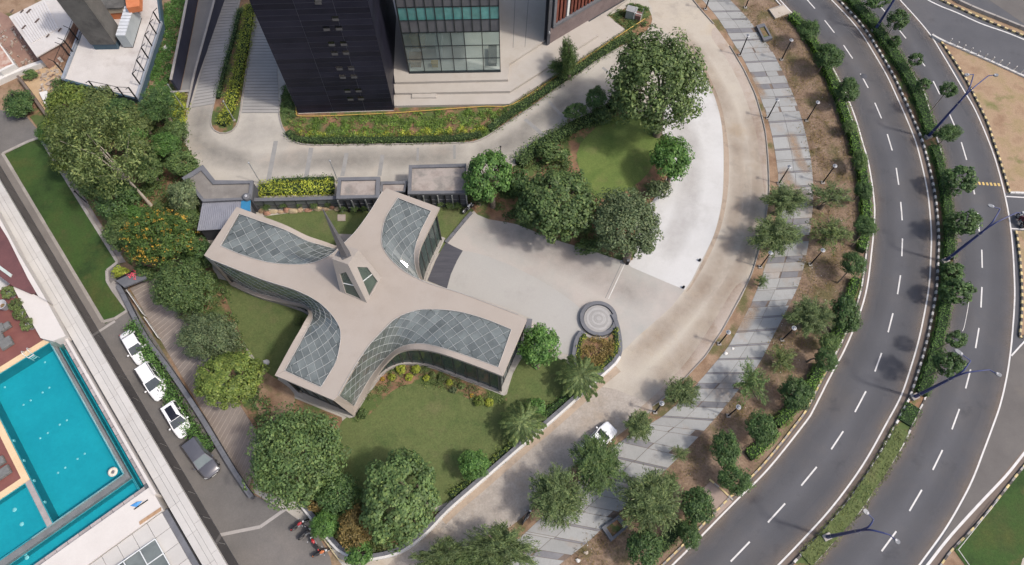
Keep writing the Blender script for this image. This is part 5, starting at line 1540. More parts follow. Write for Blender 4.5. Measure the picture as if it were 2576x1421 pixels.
# ------------------------------------------------------------------ fountain and teardrop planter
fc = G(1505, 802, .3)
fr_ = mpp(1505, 802) * 44
t = thing('fountain', 'round stepped stone fountain in a slate ring on the forecourt', 'fountain', (fc.x, fc.y, .055))
ringm = [M('fountain_ring_%d' % i, [c], 1.5, .7, fine=.05) for i, c in enumerate([(.29, .28, .27), (.34, .33, .32)])]
for i in range(6):
    r1, r0 = fr_ * (.84 - i * .14), fr_ * (.84 - (i + 1) * .14)
    zt = .30 + .018 * i
    MB().lathe((fc.x, fc.y, .06), [(max(0.0, r0 - .02), zt), (r1 - .03, zt), (r1, zt - .03), (r1, zt - .12)], 48, False).build('step_ring', ringm[i % 2], t)
MB().lathe((fc.x, fc.y, .058), [(fr_ * .85, .1), (fr_ * .86, .5), (fr_ * 1.06, .5), (fr_ * 1.06, 0)], 48, False).build('rim', slate, t)
tp_ = crp([(1541, 790), (1552, 815), (1560, 860), (1558, 890), (1545, 910), (1520, 935), (1490, 962), (1460, 955), (1445, 905), (1445, 880), (1452, 850), (1466, 832)], 4)
pt = GL(tp_, .6)
t = thing('planter', 'teardrop planter with slate rim below the round fountain', 'planter', tuple(Vector((pt[20].x, pt[20].y, 0))))
MB().sweep([Vector((p.x, p.y, 0)) for p in pt], .42, .03, .6).build('rim', slate, t)
ps = GL([(1548, 828), (1556, 850), (1558, 880), (1548, 902), (1520, 932), (1490, 958), (1462, 950), (1448, 905), (1448, 878), (1455, 852), (1466, 838), (1480, 848), (1505, 854), (1530, 847)], .5)
MB().prism([(p.x, p.y) for p in ps], .058, .42).build('soil', bed_m, t)
# ------------------------------------------------------------------ slate topped boundary wall of the front lawn
bw = crp([(1556, 893), (1545, 910), (1500, 950), (1440, 1005), (1380, 1058), (1320, 1108), (1260, 1160), (1200, 1212), (1150, 1255), (1112, 1290), (1080, 1325), (1040, 1360), (1000, 1385), (950, 1398), (905, 1400), (862, 1385), (835, 1360), (815, 1335), (790, 1305), (760, 1268)], 3)
P = resample(GL(bw, .8), 60)
t = thing('boundary_wall', 'curving white boundary wall with slate coping round the front lawn', 'wall', tuple(Vector((P[30].x, P[30].y, 0))))
MB().sweep([Vector((p.x, p.y, 0)) for p in offset(P, .08)], .46, 0.0, .72).build('wall_face', white_w, t)
Q = resample(offset(P, -.08), 46)
for a, b in zip(Q, Q[1:]):
    d = (b - a).normalized()
    MB().bar(Vector((a.x, a.y, .765)) + d * .012, Vector((b.x, b.y, .765)) - d * .012, .36, .09).build('coping_stone', slate, t)
# bent yellow rail near the motorcycles
P = GL([(812, 1352), (835, 1385), (850, 1405), (880, 1418)], .6)
t = thing('guard_rail', 'thin yellow guard rail beside the parked motorcycles', 'rail', tuple(Vector((P[0].x, P[0].y, 0))))
MB().tube(P, .04, 6).build('rail', M('cream_paint', [(.6, .5, .28)], 2, .6), t)
for p in P:
    MB().tube([(p.x, p.y, 0.05), (p.x, p.y, .6)], .035, 6).build('post', MATS['cream_paint'], t)

# ------------------------------------------------------------------ buildings in the top left corner
zr = 1.2
conc_o = M('old_concrete', [(.095, .09, .084), (.135, .128, .118)], .5, .9, .3, 8, patch=(.075, .072, .068), pscale=.3)
blue_w = M('blue_wall', [(.045, .078, .105), (.06, .095, .125)], .7, .8)
white_r = M('white_roof_screed', [(.46, .43, .405), (.52, .49, .465)], .4, .85, patch=(.40, .36, .335), pscale=.25, pcut=(.55, .7))
RP = [(207, 70), (160, 202), (345, 250), (407, 58), (395, -30), (220, -30)]
P = GL(RP, zr)
t = thing('rooftop', 'white roofed low building with blue walls in the top left', 'building', tuple(Vector((P[2].x, P[2].y, 0))))
MB().prism([(p.x, p.y) for p in P], 0, zr - .03).build('wall', blue_w, t)
MB().prism([(p.x, p.y) for p in shrink(P, .3)], zr - .028, zr).build('roof', white_r, t)
for a, b in ((0, 1), (2, 3)):
    MB().sweep([Vector((P[a].x, P[a].y, 0)), Vector((P[b].x, P[b].y, 0))], .3, zr - .02, zr + .35).build('parapet', M('blue_grey_parapet', [(.22, .25, .30), (.28, .30, .34)], .8, .8), t)
# fence on the roof edge
fence = thing('wire_fence', 'dark post fence with bent tops around the white roof', 'fence', tuple(Vector((P[2].x, P[2].y, zr))))
fp = [(1410, 850), (1450, 715), (1495, 590), (1530, 465), (1575, 345), (1612, 235)]
sides = [[(a * .25, b * .25) for a, b in fp], [(343, 247), (315, 246), (290, 240), (245, 231)], [(159, 182), (176, 141), (183, 130), (196, 100), (207, 70)]]
for sd, outw in zip(sides, ((.6, .3), (0, -.6), (-.6, .1))):
    T = []
    for x, y in sd:
        b = G(x, y, zr + .3)
        c = b + Vector((0, 0, 2.0))
        MB().bar(b, c, .13, .13).build('post', black_p, fence)
        MB().bar(c, c + Vector((outw[0], outw[1], .35)), .06, .06).build('post_arm', black_p, fence)
        T.append(c)
    for hz in (0, .95, 1.85):
        MB().tube([c - Vector((0, 0, hz)) for c in T], .025 if hz else .04, 4).build('rail', black_p, fence)
# stair tower block
a, b = G(240, 125, zr), G(299, 124, zr)
d = (b - a).normalized(); nb_ = Vector((-d.y, d.x, 0))
dep = 2.6
t = thing('stair_block', 'tall grey concrete stair block with blue foot on the white roof', 'tower', tuple(a))
Q = [a, b, b + nb_ * dep, a + nb_ * dep]
MB().prism([(p.x, p.y) for p in Q], zr, zr + .95).build('blue_base', blue_w, t)
Q2 = [p + (p - sum(Q, Vector()) / 4).normalized() * .12 for p in Q]
MB().prism([(p.x, p.y) for p in Q2], zr + .952, 13).build('shaft', conc_o, t)
# container
cb = [G(312, 120, zr), G(335, 120, zr), G(357, 46, zr)]
cb.append(cb[0] + cb[2] - cb[1])
t = thing('site_cabin', 'pale ribbed metal cabin standing on the white roof', 'cabin', tuple(cb[1]))
CPt = [(p.x, p.y) for p in cb]
MB().prism(CPt, zr + .12, zr + 2.1).build('body', M('cabin_grey', [(.30, .33, .34), (.36, .39, .40)], 1, .5), t)
MB().prism(CPt, zr + 0.0, zr + .118).build('skid', black_p, t)
for i in range(9):
    a, b, c, dd = cb[0].lerp(cb[3], i / 9 + .01), cb[1].lerp(cb[2], i / 9 + .01), cb[1].lerp(cb[2], (i + 1) / 9 - .01), cb[0].lerp(cb[3], (i + 1) / 9 - .01)
    MB().prism([(p.x, p.y) for p in (a, b, c, dd)], zr + 2.102, zr + 2.18).build('roof_panel', M('cabin_white', [(.55, .57, .60)], 1, .5), t)
# orange house behind
P = GL([(258, 50), (322, 46), (350, 30), (350, -60), (230, -60)], zr + .05)
t = thing('orange_house', 'orange and grey house at the top left edge', 'house', tuple(P[0]))
MB().prism([(p.x, p.y) for p in P], zr + .002, zr + 1.1).build('wall', M('orange_paint', [(.48, .15, .06), (.55, .20, .09)], 1, .8), t)
MB().prism([(p.x, p.y) for p in shrink(P, -.1)], zr + 1.103, zr + 1.9).build('upper_band', M('beige_paint', [(.48, .40, .30)], 1, .8), t)
MB().prism([(p.x, p.y) for p in shrink(P, -.25)], zr + 1.903, zr + 2.1).build('roof', conc_o, t)
P = GL([(318, 20), (350, 15), (352, -40), (310, -40)], zr + 3.0)
MB().prism([(p.x, p.y) for p in P], zr + 2.103, zr + 3.0).build('parapet', MATS['orange_paint'], t)
# white corrugated house
P = GL([(22, 42), (135, -14), (187, 47), (160, 104), (92, 143)], 2.6)
t = thing('shack', 'whitewashed shack with torn white corrugated roof in the corner', 'house', tuple(Vector((P[4].x, P[4].y, 0))))
MB().prism([(p.x, p.y) for p in shrink(P, .3)], 0, 2.45).build('wall', M('rust_wall', [(.20, .11, .085), (.30, .19, .14)], .7, .9), t)
MB().prism([(p.x, p.y) for p in P], 2.452, 2.6).build('roof', white_r, t)
ra, rb, rc, rd = GL([(34, 44), (115, 2), (148, 70), (80, 108)], 2.68)
for i in range(13):
    a, b, c, dd = ra.lerp(rb, i / 13), ra.lerp(rb, (i + .75) / 13), rd.lerp(rc, (i + .75) / 13), rd.lerp(rc, i / 13)
    MB().prism([(p.x, p.y) for p in (a, b, c, dd)], 2.602, 2.70).build('roof_sheet', M('white_sheet', [(.50, .475, .46), (.55, .525, .51)], .8, .6), t)
for x, y, rr in ((55, 28, .35), (72, 28, .5), (60, 68, .45), (93, 52, .5), (150, 75, .4), (30, 28, .4), (120, 90, .35)):
    p = G(x, y, 2.72)
    MB().box((p.x, p.y, 2.703), (rr * .5, rr * 1.6, .05), -.4).build('torn_hole', M('rust_dark', [(.10, .07, .06)], 1, .9), t)
sheet('alley', [(-60, 0), (20, 40), (95, 145), (150, 150), (60, 175), (0, 200), (-60, 215)], .03, M('alley_rust', [(.20, .12, .095), (.27, .17, .13)], .5, .95, .3, 6), label='reddish brown alley beside the corner shack')
P = GL([(-20, 118), (0, 110), (38, 162), (20, 170), (0, 180), (-20, 180)], 1.6)
t = thing('outhouse', 'low pale walled lean-to at the left edge with rusty clutter', 'shed', tuple(Vector((P[2].x, P[2].y, 0))))
MB().prism([(p.x, p.y) for p in P], 0, 1.6).build('wall', white_w, t)
MB().prism([(p.x, p.y) for p in shrink(P, .4)], 1.602, 1.7).build('roof', M('rust_patch', [(.30, .13, .09), (.45, .36, .30)], 1.5, .9), t)
wp = resample(cr(GL([(-20, 205), (40, 178), (95, 158), (150, 140)], .8), 4), 14)
t = thing('garden_wall', 'pale crumbling wall running below the corner shack', 'wall', tuple(wp[5]))
MB().sweep([Vector((p.x, p.y, 0)) for p in wp], .6, 0, .8).build('wall_face', white_w, t)
wp = resample(cr(GL([(43, 190), (70, 225), (98, 265), (120, 295)], .9), 4), 10)
t = thing('garden_wall', 'dark topped garden wall beside the tarpaulin in the top left', 'wall', tuple(wp[5]))
MB().sweep([Vector((p.x, p.y, 0)) for p in wp], .3, 0, .9).build('wall_face', gutter, t)
P = GL([(98, 232), (118, 228), (130, 280), (122, 282)], .5)
m = MB(); m.prism([(p.x, p.y) for p in P], 0, .5)
tag(m.build('stone_bench', white_w), 'pale long block lying beside the garden wall', 'block')
sheet('soil_patch', [(48, 188), (140, 150), (165, 200), (120, 290), (100, 262)], .066, M('ochre_soil', [(.36, .25, .15), (.44, .32, .20)], .6, .95, .3, 6), label='ochre soil yard below the white roof')
P = GL([(145, 0), (178, 45), (188, 40), (158, -8)], 2.9)
m = MB(); m.prism([(p.x, p.y) for p in P], 0, 2.9)
tag(m.build('annex_wall', white_w), 'narrow white annex wall between shack and stair block', 'wall')
# ------------------------------------------------------------------ vehicles
tyre_m = M('tyre', [(.012, .012, .012)], 3, .9)
rim_m = M('alloy', [(.45, .45, .46)], 3, .35, metal=.7)
carglass = M('car_glass', [(.03, .037, .04), (.045, .053, .056)], 1, .05, spec=.8, fine=0)
trim_k = M('car_trim', [(.015, .015, .016)], 3, .6)
light_h = M('headlight', [(.62, .64, .66)], 3, .12, spec=.8)
light_t = M('tail_light', [(.35, .02, .02)], 3, .25)
plate_m = M('number_plate', [(.6, .6, .58)], 3, .6)
def car(name, label, cat, rear, front, L, W, H, paint_m, roofmat=None, suv=False, rails=False, z=.06, group=None, scoop=False, glass=None):
    carglass = glass or MATS['car_glass']
    a, b = G(rear[0], rear[1], .6), G(front[0], front[1], .6)
    c = (a + b) / 2
    d = b - a
    t = thing(name, label, cat, (c.x, c.y, z), math.atan2(d.y, d.x), group)
    w, hl = W / 2, L / 2
    zb = .26 if suv else .2
    belt = .98 if suv else .86
    hood = .96 if suv else .80
    boot = belt if suv else .90
    st = [(-hl, .78, zb + .25, boot - .18), (-hl + .06, .90, zb + .1, boot - .06), (-hl + .35, .98, zb, boot), (-hl * .35, 1, zb, belt), (hl * .28, 1, zb, belt), (hl * .48, .99, zb, hood + .04), (hl * .75, .96, zb, hood - .03), (hl - .22, .90, zb, hood - .11), (hl - .07, .80, zb + .08, hood - .22), (hl, .66, zb + .2, hood - .34)]
    m = MB(); vs, fs = [], []
    for x, k, z0_, z1 in st:
        ww = w * k
        vs += [(x, -ww * .86, z0_), (x, -ww, z0_ + .18), (x, -ww, z1 - .16), (x, -ww * .96, z1 - .05), (x, -ww * .80, z1), (x, 0, z1 + .025), (x, ww * .80, z1), (x, ww * .96, z1 - .05), (x, ww, z1 - .16), (x, ww, z0_ + .18), (x, ww * .86, z0_)]
    n = 11
    for i in range(len(st) - 1):
        for k in range(n):
            fs.append((i * n + k, i * n + (k + 1) % n, (i + 1) * n + (k + 1) % n, (i + 1) * n + k))
    fs.append(tuple(range(n)))
    fs.append(tuple(range((len(st) - 1) * n + n - 1, (len(st) - 1) * n - 1, -1)))
    m.add(vs, fs, True)
    body = m.build('body', paint_m, t, local=True)
    xr0 = -hl + (.12 if suv else .55); xr1 = -hl + (.32 if suv else 1.05)
    xf0 = hl * .44; xf1 = hl * .10
    bw, tw = w * .93, w * .74
    zt = H - .04
    bz = belt - .01
    B = [Vector((xr0, -bw, bz)), Vector((xf0, -bw, bz)), Vector((xf0, bw, bz)), Vector((xr0, bw, bz))]
    T = [Vector((xr1, -tw, zt - .05)), Vector((xf1, -tw, zt - .05)), Vector((xf1, tw, zt - .05)), Vector((xr1, tw, zt - .05))]
    m = MB()
    m.add(B + T, [(0, 1, 5, 4), (1, 2, 6, 5), (2, 3, 7, 6), (3, 0, 4, 7)])
    m.build('cabin', paint_m, t, local=True)
    # roof: domed grid
    m = MB(); vs, fs = [], []
    NX, NY = 6, 6
    for i in range(NX + 1):
        for j in range(NY + 1):
            u, v = i / NX, j / NY
            x = xr1 + (xf1 - xr1) * u; y = -tw + 2 * tw * v
            vs.append((x, y, zt - .05 + .07 * (1 - (2 * v - 1) ** 4) * (1 - (2 * u - 1) ** 6) + .002))
    for i in range(NX):
        for j in range(NY):
            k = i * (NY + 1) + j
            fs.append((k, k + NY + 1, k + NY + 2, k + 1))
    m.add(vs, fs, True)
    m.build('roof', paint_m, t, local=True)
    if roofmat:
        m2 = MB(); m2.add([((x - (xr1 + xf1) / 2) * .96 + (xr1 + xf1) / 2 + .02, y * .84, z_ + .006) for x, y, z_ in m.v], m.f, True)
        m2.build('roof_panel', roofmat, t, local=True)
    def win(nm, q, mat=carglass, off=.012):
        nn = (q[1] - q[0]).cross(q[3] - q[0]).normalized()
        cc = sum(q, Vector()) / 4
        if nn.dot(cc - Vector((0, 0, bz))) < 0: nn = -nn
        m = MB(); m.add([p + nn * off for p in q], [(0, 1, 2, 3)])
        return m.build(nm, mat, t, local=True)
    def quad(p0, p1, p2, p3, u0, u1, v0, v1):
        f = lambda u, v: p0.lerp(p1, u).lerp(p3.lerp(p2, u), v)
        return [f(u0, v0), f(u1, v0), f(u1, v1), f(u0, v1)]
    win('windshield', quad(B[1], B[2], T[2], T[1], .06, .94, .03, .97))
    win('rear_window', quad(B[3], B[0], T[0], T[3], .08, .92, .12, .92))
    for s in (0, 1):
        p = (B[0], B[1], T[1], T[0]) if s == 0 else (B[3], B[2], T[2], T[3])
        win('side_window', quad(*p, .08, .46, .10, .88)); win('side_window', quad(*p, .50, .86, .10, .88))
    for sx in (-.30 * L, .30 * L):
        for sy in (-1, 1):
            rw = .36 if suv else .31
            m = MB()
            y0, y1 = sy * (w - .20), sy * (w + .012)
            m.tube([(sx, y0, rw), (sx, y1, rw)], rw, 18)
            wh = m.build('wheel', tyre_m, t, local=True)
            m = MB(); m.tube([(sx, y1 - sy * .02, rw), (sx, y1 + sy * .012, rw)], rw * .62, 14)
            m.build('rim', rim_m, wh, local=True)
    for sy in (-1, 1):
        m = MB(); m.add([(hl - .30, sy * w * .90, hood - .16), (hl - .10, sy * w * .74, hood - .22), (hl - .06, sy * w * .62, hood - .30), (hl - .16, sy * w * .86, hood - .32)], [(0, 1, 2, 3)])
        o = m.build('headlight', light_h, t, local=True)
        o.location = (.03, 0, .05)
        MB().box((-hl + .06, sy * w * .78, boot - .34), (.12, w * .28, .22)).build('tail_light', light_t, t, local=True)
        MB().box((xf0 - .25, sy * (w + .11), belt + .02), (.14, .2, .13)).build('mirror', paint_m, t, local=True, bevel=.03)
        if rails:
            MB().bar((xr1 + .15, sy * tw * .93, zt + .05), (xf1 - .1, sy * tw * .93, zt + .05), .05, .05).build('roof_rail', trim_k, t, local=True)
    MB().box((hl - .02, 0, zb + .16), (.06, w * 1.0, .16)).build('grille', trim_k, t, local=True)
    MB().box((hl + .015, 0, zb + .12), (.02, .5, .12)).build('number_plate', plate_m, t, local=True)
    if scoop:
        MB().box((hl * .62, 0, hood + .015), (.28, .08, .03)).build('hood_scoop', trim_k, t, local=True)
    return t
wh_p = M('white_car_paint', [(.74, .74, .75), (.76, .76, .77)], 1, .3, spec=.5, coat=.6, fine=0)
gr_p = M('graphite_car_paint', [(.13, .126, .136), (.15, .146, .156)], 1, .28, metal=.5, coat=.7, fine=0)
bk_p = M('black_roof_paint', [(.012, .012, .016)], 1, .2, coat=.6, fine=0)
GRPc = 'cars parked along the hotel driveway'
car('parked_car', 'white sedan parked at the upper end of the hotel driveway', 'car', (321, 838), (362, 907), 4.35, 1.74, 1.46, wh_p, group=GRPc)
car('parked_suv', 'white utility car with dark roof rails parked second from the lawn', 'car', (362, 922), (412, 1000), 4.4, 1.84, 1.78, wh_p, suv=True, rails=True, group=GRPc, scoop=True)
car('parked_car', 'white hatchback with black roof parked third from the lawn', 'car', (426, 1020), (470, 1092), 4.05, 1.76, 1.58, wh_p, bk_p, suv=True, group=GRPc)
car('parked_car', 'dark graphite crossover parked last along the hotel driveway', 'car', (480, 1112), (536, 1192), 4.5, 1.84, 1.66, gr_p, suv=True, group=GRPc, glass=M('car_glass_pale', [(.10, .125, .125), (.13, .155, .155)], 1, .06, spec=.8, fine=0))
car('parked_car', 'white car half hidden under the feathery tree on the gravel road', 'car', (1480, 1132), (1531, 1081), 4.2, 1.72, 1.5, wh_p, z=.05)

bike_d = M('bike_black', [(.015, .015, .017), (.03, .03, .032)], 3, .4)
bike_r = M('bike_red', [(.36, .025, .03)], 3, .35, coat=.5)
def motorbike(label, px, ang, tank, z=.06, group='parked motorcycles and scooters'):
    p = G(px[0], px[1], .4)
    t = thing('motorcycle', label, 'motorcycle', (p.x, p.y, z), ang, group)
    for x in (-.65, .65):
        m = MB()
        m.lathe((0, 0, 0), [(.29 + .06 * math.cos(a), .06 * math.sin(a)) for a in [i * math.pi / 3 for i in range(7)]], 16)
        m.v = [(x + v[0], v[2], .31 + v[1]) for v in m.v]
        wo = m.build('wheel', tyre_m, t, local=True)
        m = MB(); m.tube([(x, -.05, .31), (x, .05, .31)], .2, 10); m.build('rim', rim_m, wo, local=True)
    MB().tube([(-.65, 0, .31), (-.2, 0, .42), (.25, 0, .45), (.42, 0, .75)], .07, 6).build('frame', bike_d, t, local=True)
    m = MB(); m.tube([(-.08, 0, .78), (.12, 0, .86), (.36, 0, .80)], [.10, .17, .09], 8); m.build('fuel_tank', tank, t, local=True)
    m = MB(); m.tube([(-.75, 0, .80), (-.4, 0, .78), (-.05, 0, .76)], [.07, .14, .10], 8); m.build('seat', bike_d, t, local=True)
    MB().box((-.02, 0, .28), (.36, .3, .3)).build('engine', grey_m, t, local=True)
    MB().tube([(.65, -.08, .31), (.42, -.08, .95)], .03, 6).build('fork', alu, t, local=True)
    MB().tube([(.65, .08, .31), (.42, .08, .95)], .03, 6).build('fork', alu, t, local=True)
    MB().tube([(.25, -.36, 1.0), (.4, -.15, .98), (.4, .15, .98), (.25, .36, 1.0)], .025, 6).build('handlebar', bike_d, t, local=True)
    MB().lathe((.5, 0, .82), [(0, .14), (.08, .12), (.1, 0), (.06, -.05)], 10).build('headlight', light_h, t, local=True)
    m = MB(); m.tube([(-.9, 0, .55), (-.8, 0, .68), (-.6, 0, .68)], [.05, .08, .06], 6); m.build('rear_mudguard', tank, t, local=True)
    for s in (-1, 1):
        MB().box((.3, s * .4, 1.05), (.05, .12, .08)).build('mirror', lens_m, t, local=True)
    return t
wbike = M('bike_white', [(.6, .6, .6)], 3, .35)
motorbike('black and white motorcycle by the corner of the slate kerb', (1178, 524), .8, wbike)
motorbike('red scooter parked just below the pale driveway band', (754, 1320), .6, bike_r)
motorbike('black motorcycle between the two red scooters', (772, 1340), .7, bike_d)
motorbike('red scooter with long red body beside the curved wall', (792, 1365), 2.2, bike_r)
motorbike('motorcycle with orange tank at the foot of the guard rail', (810, 1390), .4, M('bike_orange', [(.5, .16, .06)], 3, .4))
motorbike('dark motorcycle standing by the soil strip under the feathery tree', (1326, 1298), 1.0, bike_d, z=.05)
rider_bike = motorbike('maroon motorcycle ridden through the gap at the right edge', (2566, 555), 1.6, M('bike_maroon', [(.14, .03, .035)], 3, .4), z=.02, group=None)
if 'group' in rider_bike: del rider_bike['group']
# rider
def person(label, loc, ang, shirt):
    t = thing('person', label, 'person', loc, ang)
    sk = MB()
    sk.tube([(-.22, 0, .80), (-.20, 0, 1.05), (-.10, 0, 1.32), (-.08, 0, 1.42)], [.17, .19, .20, .09], 10)
    for s in (-1, 1):
        sk.tube([(-.22, s * .1, .84), (.15, s * .2, .80), (.05, s * .22, .42), (.12, s * .22, .33)], [.12, .10, .07, .06], 8)
        sk.tube([(-.10, s * .18, 1.34), (.05, s * .32, 1.14), (.24, s * .34, 1.02)], [.075, .06, .045], 8)
    sk.lathe((-.06, 0, 1.42), [(.05, 0), (.09, .06), (.115, .14), (.10, .23), (.05, .28), (0, .29)], 12)
    sk.build('body', shirt, t, local=True)
    MB().lathe((-.06, 0, 1.49), [(.128, 0), (.135, .10), (.11, .19), (.06, .235), (0, .245)], 14).build('helmet', bike_d, t, local=True)
    return t
person('rider in dark maroon clothes on the motorcycle at the right edge', tuple(rider_bike.location), 1.6, M('maroon_cloth', [(.11, .03, .04), (.16, .05, .055)], 4, .9))

# ------------------------------------------------------------------ street lamps on the median
def street_lamp(label, base, bA, hA, bB, hB, zc=9.0):
    b = G(*base)
    b.z = .13
    t = thing('street_lamp', label, 'street lamp', tuple(b), group='navy double arm lamps on the median')
    zf = 7.2
    MB().box((b.x, b.y, .13), (.8, .6, .35), .4).build('base_block', kerb_c, t)
    MB().tube([(b.x, b.y, .48), (b.x, b.y, 2.4), (b.x, b.y, zf)], [.19, .165, .12], 10).build('pole', navy_p, t)
    for zz in (1.5, 6.6):
        MB().lathe((b.x, b.y, zz), [(.20, 0), (.21, .02), (.21, .1), (.20, .12)], 12).build('collar', grey_m, t)
    for bend, head in ((bA, hA), (bB, hB)):
        e = G(bend[0], bend[1], zc)
        h = G(head[0], head[1], zc + .1)
        p0 = Vector((b.x, b.y, zf))
        c1 = Vector((b.x, b.y, zf + 1.3)).lerp(Vector((e.x, e.y, zf + 1.3)), .18)
        pts_ = cr([p0, c1, c1.lerp(e, .55) + Vector((0, 0, .12)), e], 5)
        n = len(pts_)
        MB().tube(pts_, [.09 - .035 * i / (n - 1) for i in range(n)], 8).build('arm', navy_p, t)
        d = (h - e)
        if d.length > 2.2: d = d.normalized() * 2.2
        h = e + d
        MB().tube([e, e + d * .55], [.05, .045], 6).build('arm_tip', navy_p, t)
        a0, a1 = e + d * .5, h
        dn = d.normalized()
        sd = Vector((-dn.y, dn.x, 0)).normalized()
        m = MB()
        prof = [(0, .06), (.15, .16), (.5, .2), (.85, .17), (1, .05)]
        top = []; 
        for u, ww in prof:
            q = a0.lerp(a1, u)
            top.append((q + sd * ww, q - sd * ww))
        for (l0, r0), (l1, r1) in zip(top, top[1:]):
            up_ = Vector((0, 0, .07)); dn_ = Vector((0, 0, -.05))
            m.add([l0 + up_, r0 + up_, r1 + up_, l1 + up_, l0 + dn_, r0 + dn_, r1 + dn_, l1 + dn_], [(0, 1, 2, 3), (7, 6, 5, 4), (0, 3, 7, 4), (2, 1, 5, 6)])
        m.build('lamp_head', M('lamp_head_grey', [(.20, .205, .215)], 2, .4), t)
        q = a0.lerp(a1, .22)
        MB().box((q.x, q.y, q.z + .07), (.16, .16, .06), .3).build('clip', lens_m, t)
street_lamp('navy double arm lamp at the bottom end of the median', (2076, 1351), (2197, 1306), (2171, 1281), (2237, 1345), (2262, 1367))
street_lamp('navy double arm lamp on the white block beside the paired median trees', (2296, 1000), (2441, 907), (2401, 879), (2488, 930), (2518, 946))
street_lamp('navy double arm lamp reaching over the gap in the islands', (2373, 659), (2515, 525), (2484, 516), (2556, 535), (2581, 536))
street_lamp('navy double arm lamp leaning towards the triangular island', (2331, 347), (2448, 187), (2425, 189), (2486, 190), (2510, 189))
street_lamp('navy lamp at the top of the median cut by the photo edge', (2197, 80), (2300, -95), (2278, -92), (2340, -92), (2362, -95))

# ------------------------------------------------------------------ path lamps
def path_lamp_proto():
    t = thing('path_lamp', 'x', 'lamp post')
    MB().box((0, 0, 0), (.42, .42, .10)).build('base_plate', kerb_c, t, local=True)
    MB().tube([(0, 0, .1), (0, 0, 3.35)], [.085, .065], 8).build('pole', black_p, t, local=True)
    MB().lathe((0, 0, 3.35), [(.07, 0), (.18, .10), (.24, .15), (.255, .18), (.245, .21), (.20, .22)], 18).build('lamp_rim', lens_m, t, local=True)
    MB().lathe((0, 0, 3.35), [(.199, .222), (.14, .26), (0, .29)], 18).build('lamp_cap', M('lamp_cap_grey', [(.13, .14, .155)], 2, .35, spec=.6), t, local=True)
    return t
lamps = [((1774, 24), 'black path lamp at the top end of the footpath'), ((1874, 20), 'black path lamp on the verge at the top edge of the photo'),
         ((1860, 140), 'black path lamp on the soil strip near the small square planter'), ((1965, 151), 'black path lamp between footpath and the uppermost verge trees'),
         ((2028, 304), 'white topped path lamp on the verge above the bare dry patch'), ((1930, 298), 'black path lamp at the inner edge of the upper footpath'),
         ((1958, 462), 'path lamp just above the first feathery tree on the footpath'), ((2068, 460), 'white topped path lamp above the feathery verge trees'),
         ((2037, 666), 'path lamp on a white base between the two middle verge trees'), ((1911, 672), 'path lamp under the lower feathery footpath tree'),
         ((1808, 865), 'path lamp on the bare soil strip beside broken stones'), ((1647, 1037), 'ring topped path lamp beside the feathery tree on the footpath edge'),
         ((1831, 1046), 'ring topped path lamp on the verge by the lower footpath'), ((1966, 855), 'path lamp at the foot of the wide verge tree'),
         ((1459, 1216), 'ring topped path lamp between the two large feathery trees')]
proto = path_lamp_proto()
for i, (px, lab) in enumerate(lamps):
    o = proto if i == 0 else copy_tree(proto)
    p = G(*px)
    o.location = (p.x, p.y, .05)
    tag(o, lab, 'lamp post', 'black path lamps along the footpath')
# thin dark garden poles
poles = [((219, 511), 'leaning black pole on the path by the upper lawn strip', 2.4, black_p), ((304, 635), 'black pole on the path by the lower lawn strip', 2.6, black_p), ((71, 280), 'black pole before the green tarpaulin in the top left', 3.0, black_p),
         ((851, 457), 'thin grey lamp pole beside the small flat roofed cabin', 4.2, grey_m), ((657, 462), 'thin grey lamp pole beside the yellow green hedge', 4.2, grey_m), ((1259, 388), 'short dark pole behind the bright tree by the driveway', 1.4, black_p),
         ((465, 277), 'thin grey pole at the bend of the navy wall', 4.6, grey_m), ((590, 304), 'thin grey pole on the tip of the ramp island', 3.6, grey_m), ((183, 745), 'x', 0, None)]
for px, lab, h, mt in poles:
    if not h: continue
    p = G(*px)
    t = thing('garden_pole', lab, 'pole', (p.x, p.y, .05))
    MB().box((0, 0, 0), (.3, .3, .12)).build('foot', kerb_c, t, local=True)
    MB().tube([(0, 0, .12), (0, 0, h)], [.06, .045], 7).build('shaft', mt, t, local=True)
    MB().lathe((0, 0, h), [(.05, 0), (.11, .05), (.11, .16), (0, .2)], 10).build('lamp_head', mt, t, local=True)
# gate post under the grey green tree
p = G(1577, 664); t = thing('gate_post', 'short black gate post at the end of the sliding gate track', 'post', (p.x, p.y, .055))
MB().box((0, 0, 0), (.28, .28, .9)).build('shaft', black_p, t, local=True)
MB().box((0, 0, .902), (.34, .34, .07)).build('cap', slate, t, local=True)
for px, lab in (((1759, 656), 'small black bollard on the upper edge of the white crescent'), ((1718, 724), 'small black bollard at the lower tip of the white crescent')):
    p = G(*px); t = thing('bollard', lab, 'bollard', (p.x, p.y, .05))
    MB().lathe((0, 0, 0), [(.14, 0), (.13, .32), (.10, .38), (0, .4)], 12).build('post', black_p, t, local=True)
    MB().lathe((0, 0, 0), [(.2, 0), (.2, .03), (.15, .035)], 12).build('foot_ring', grey_m, t, local=True)
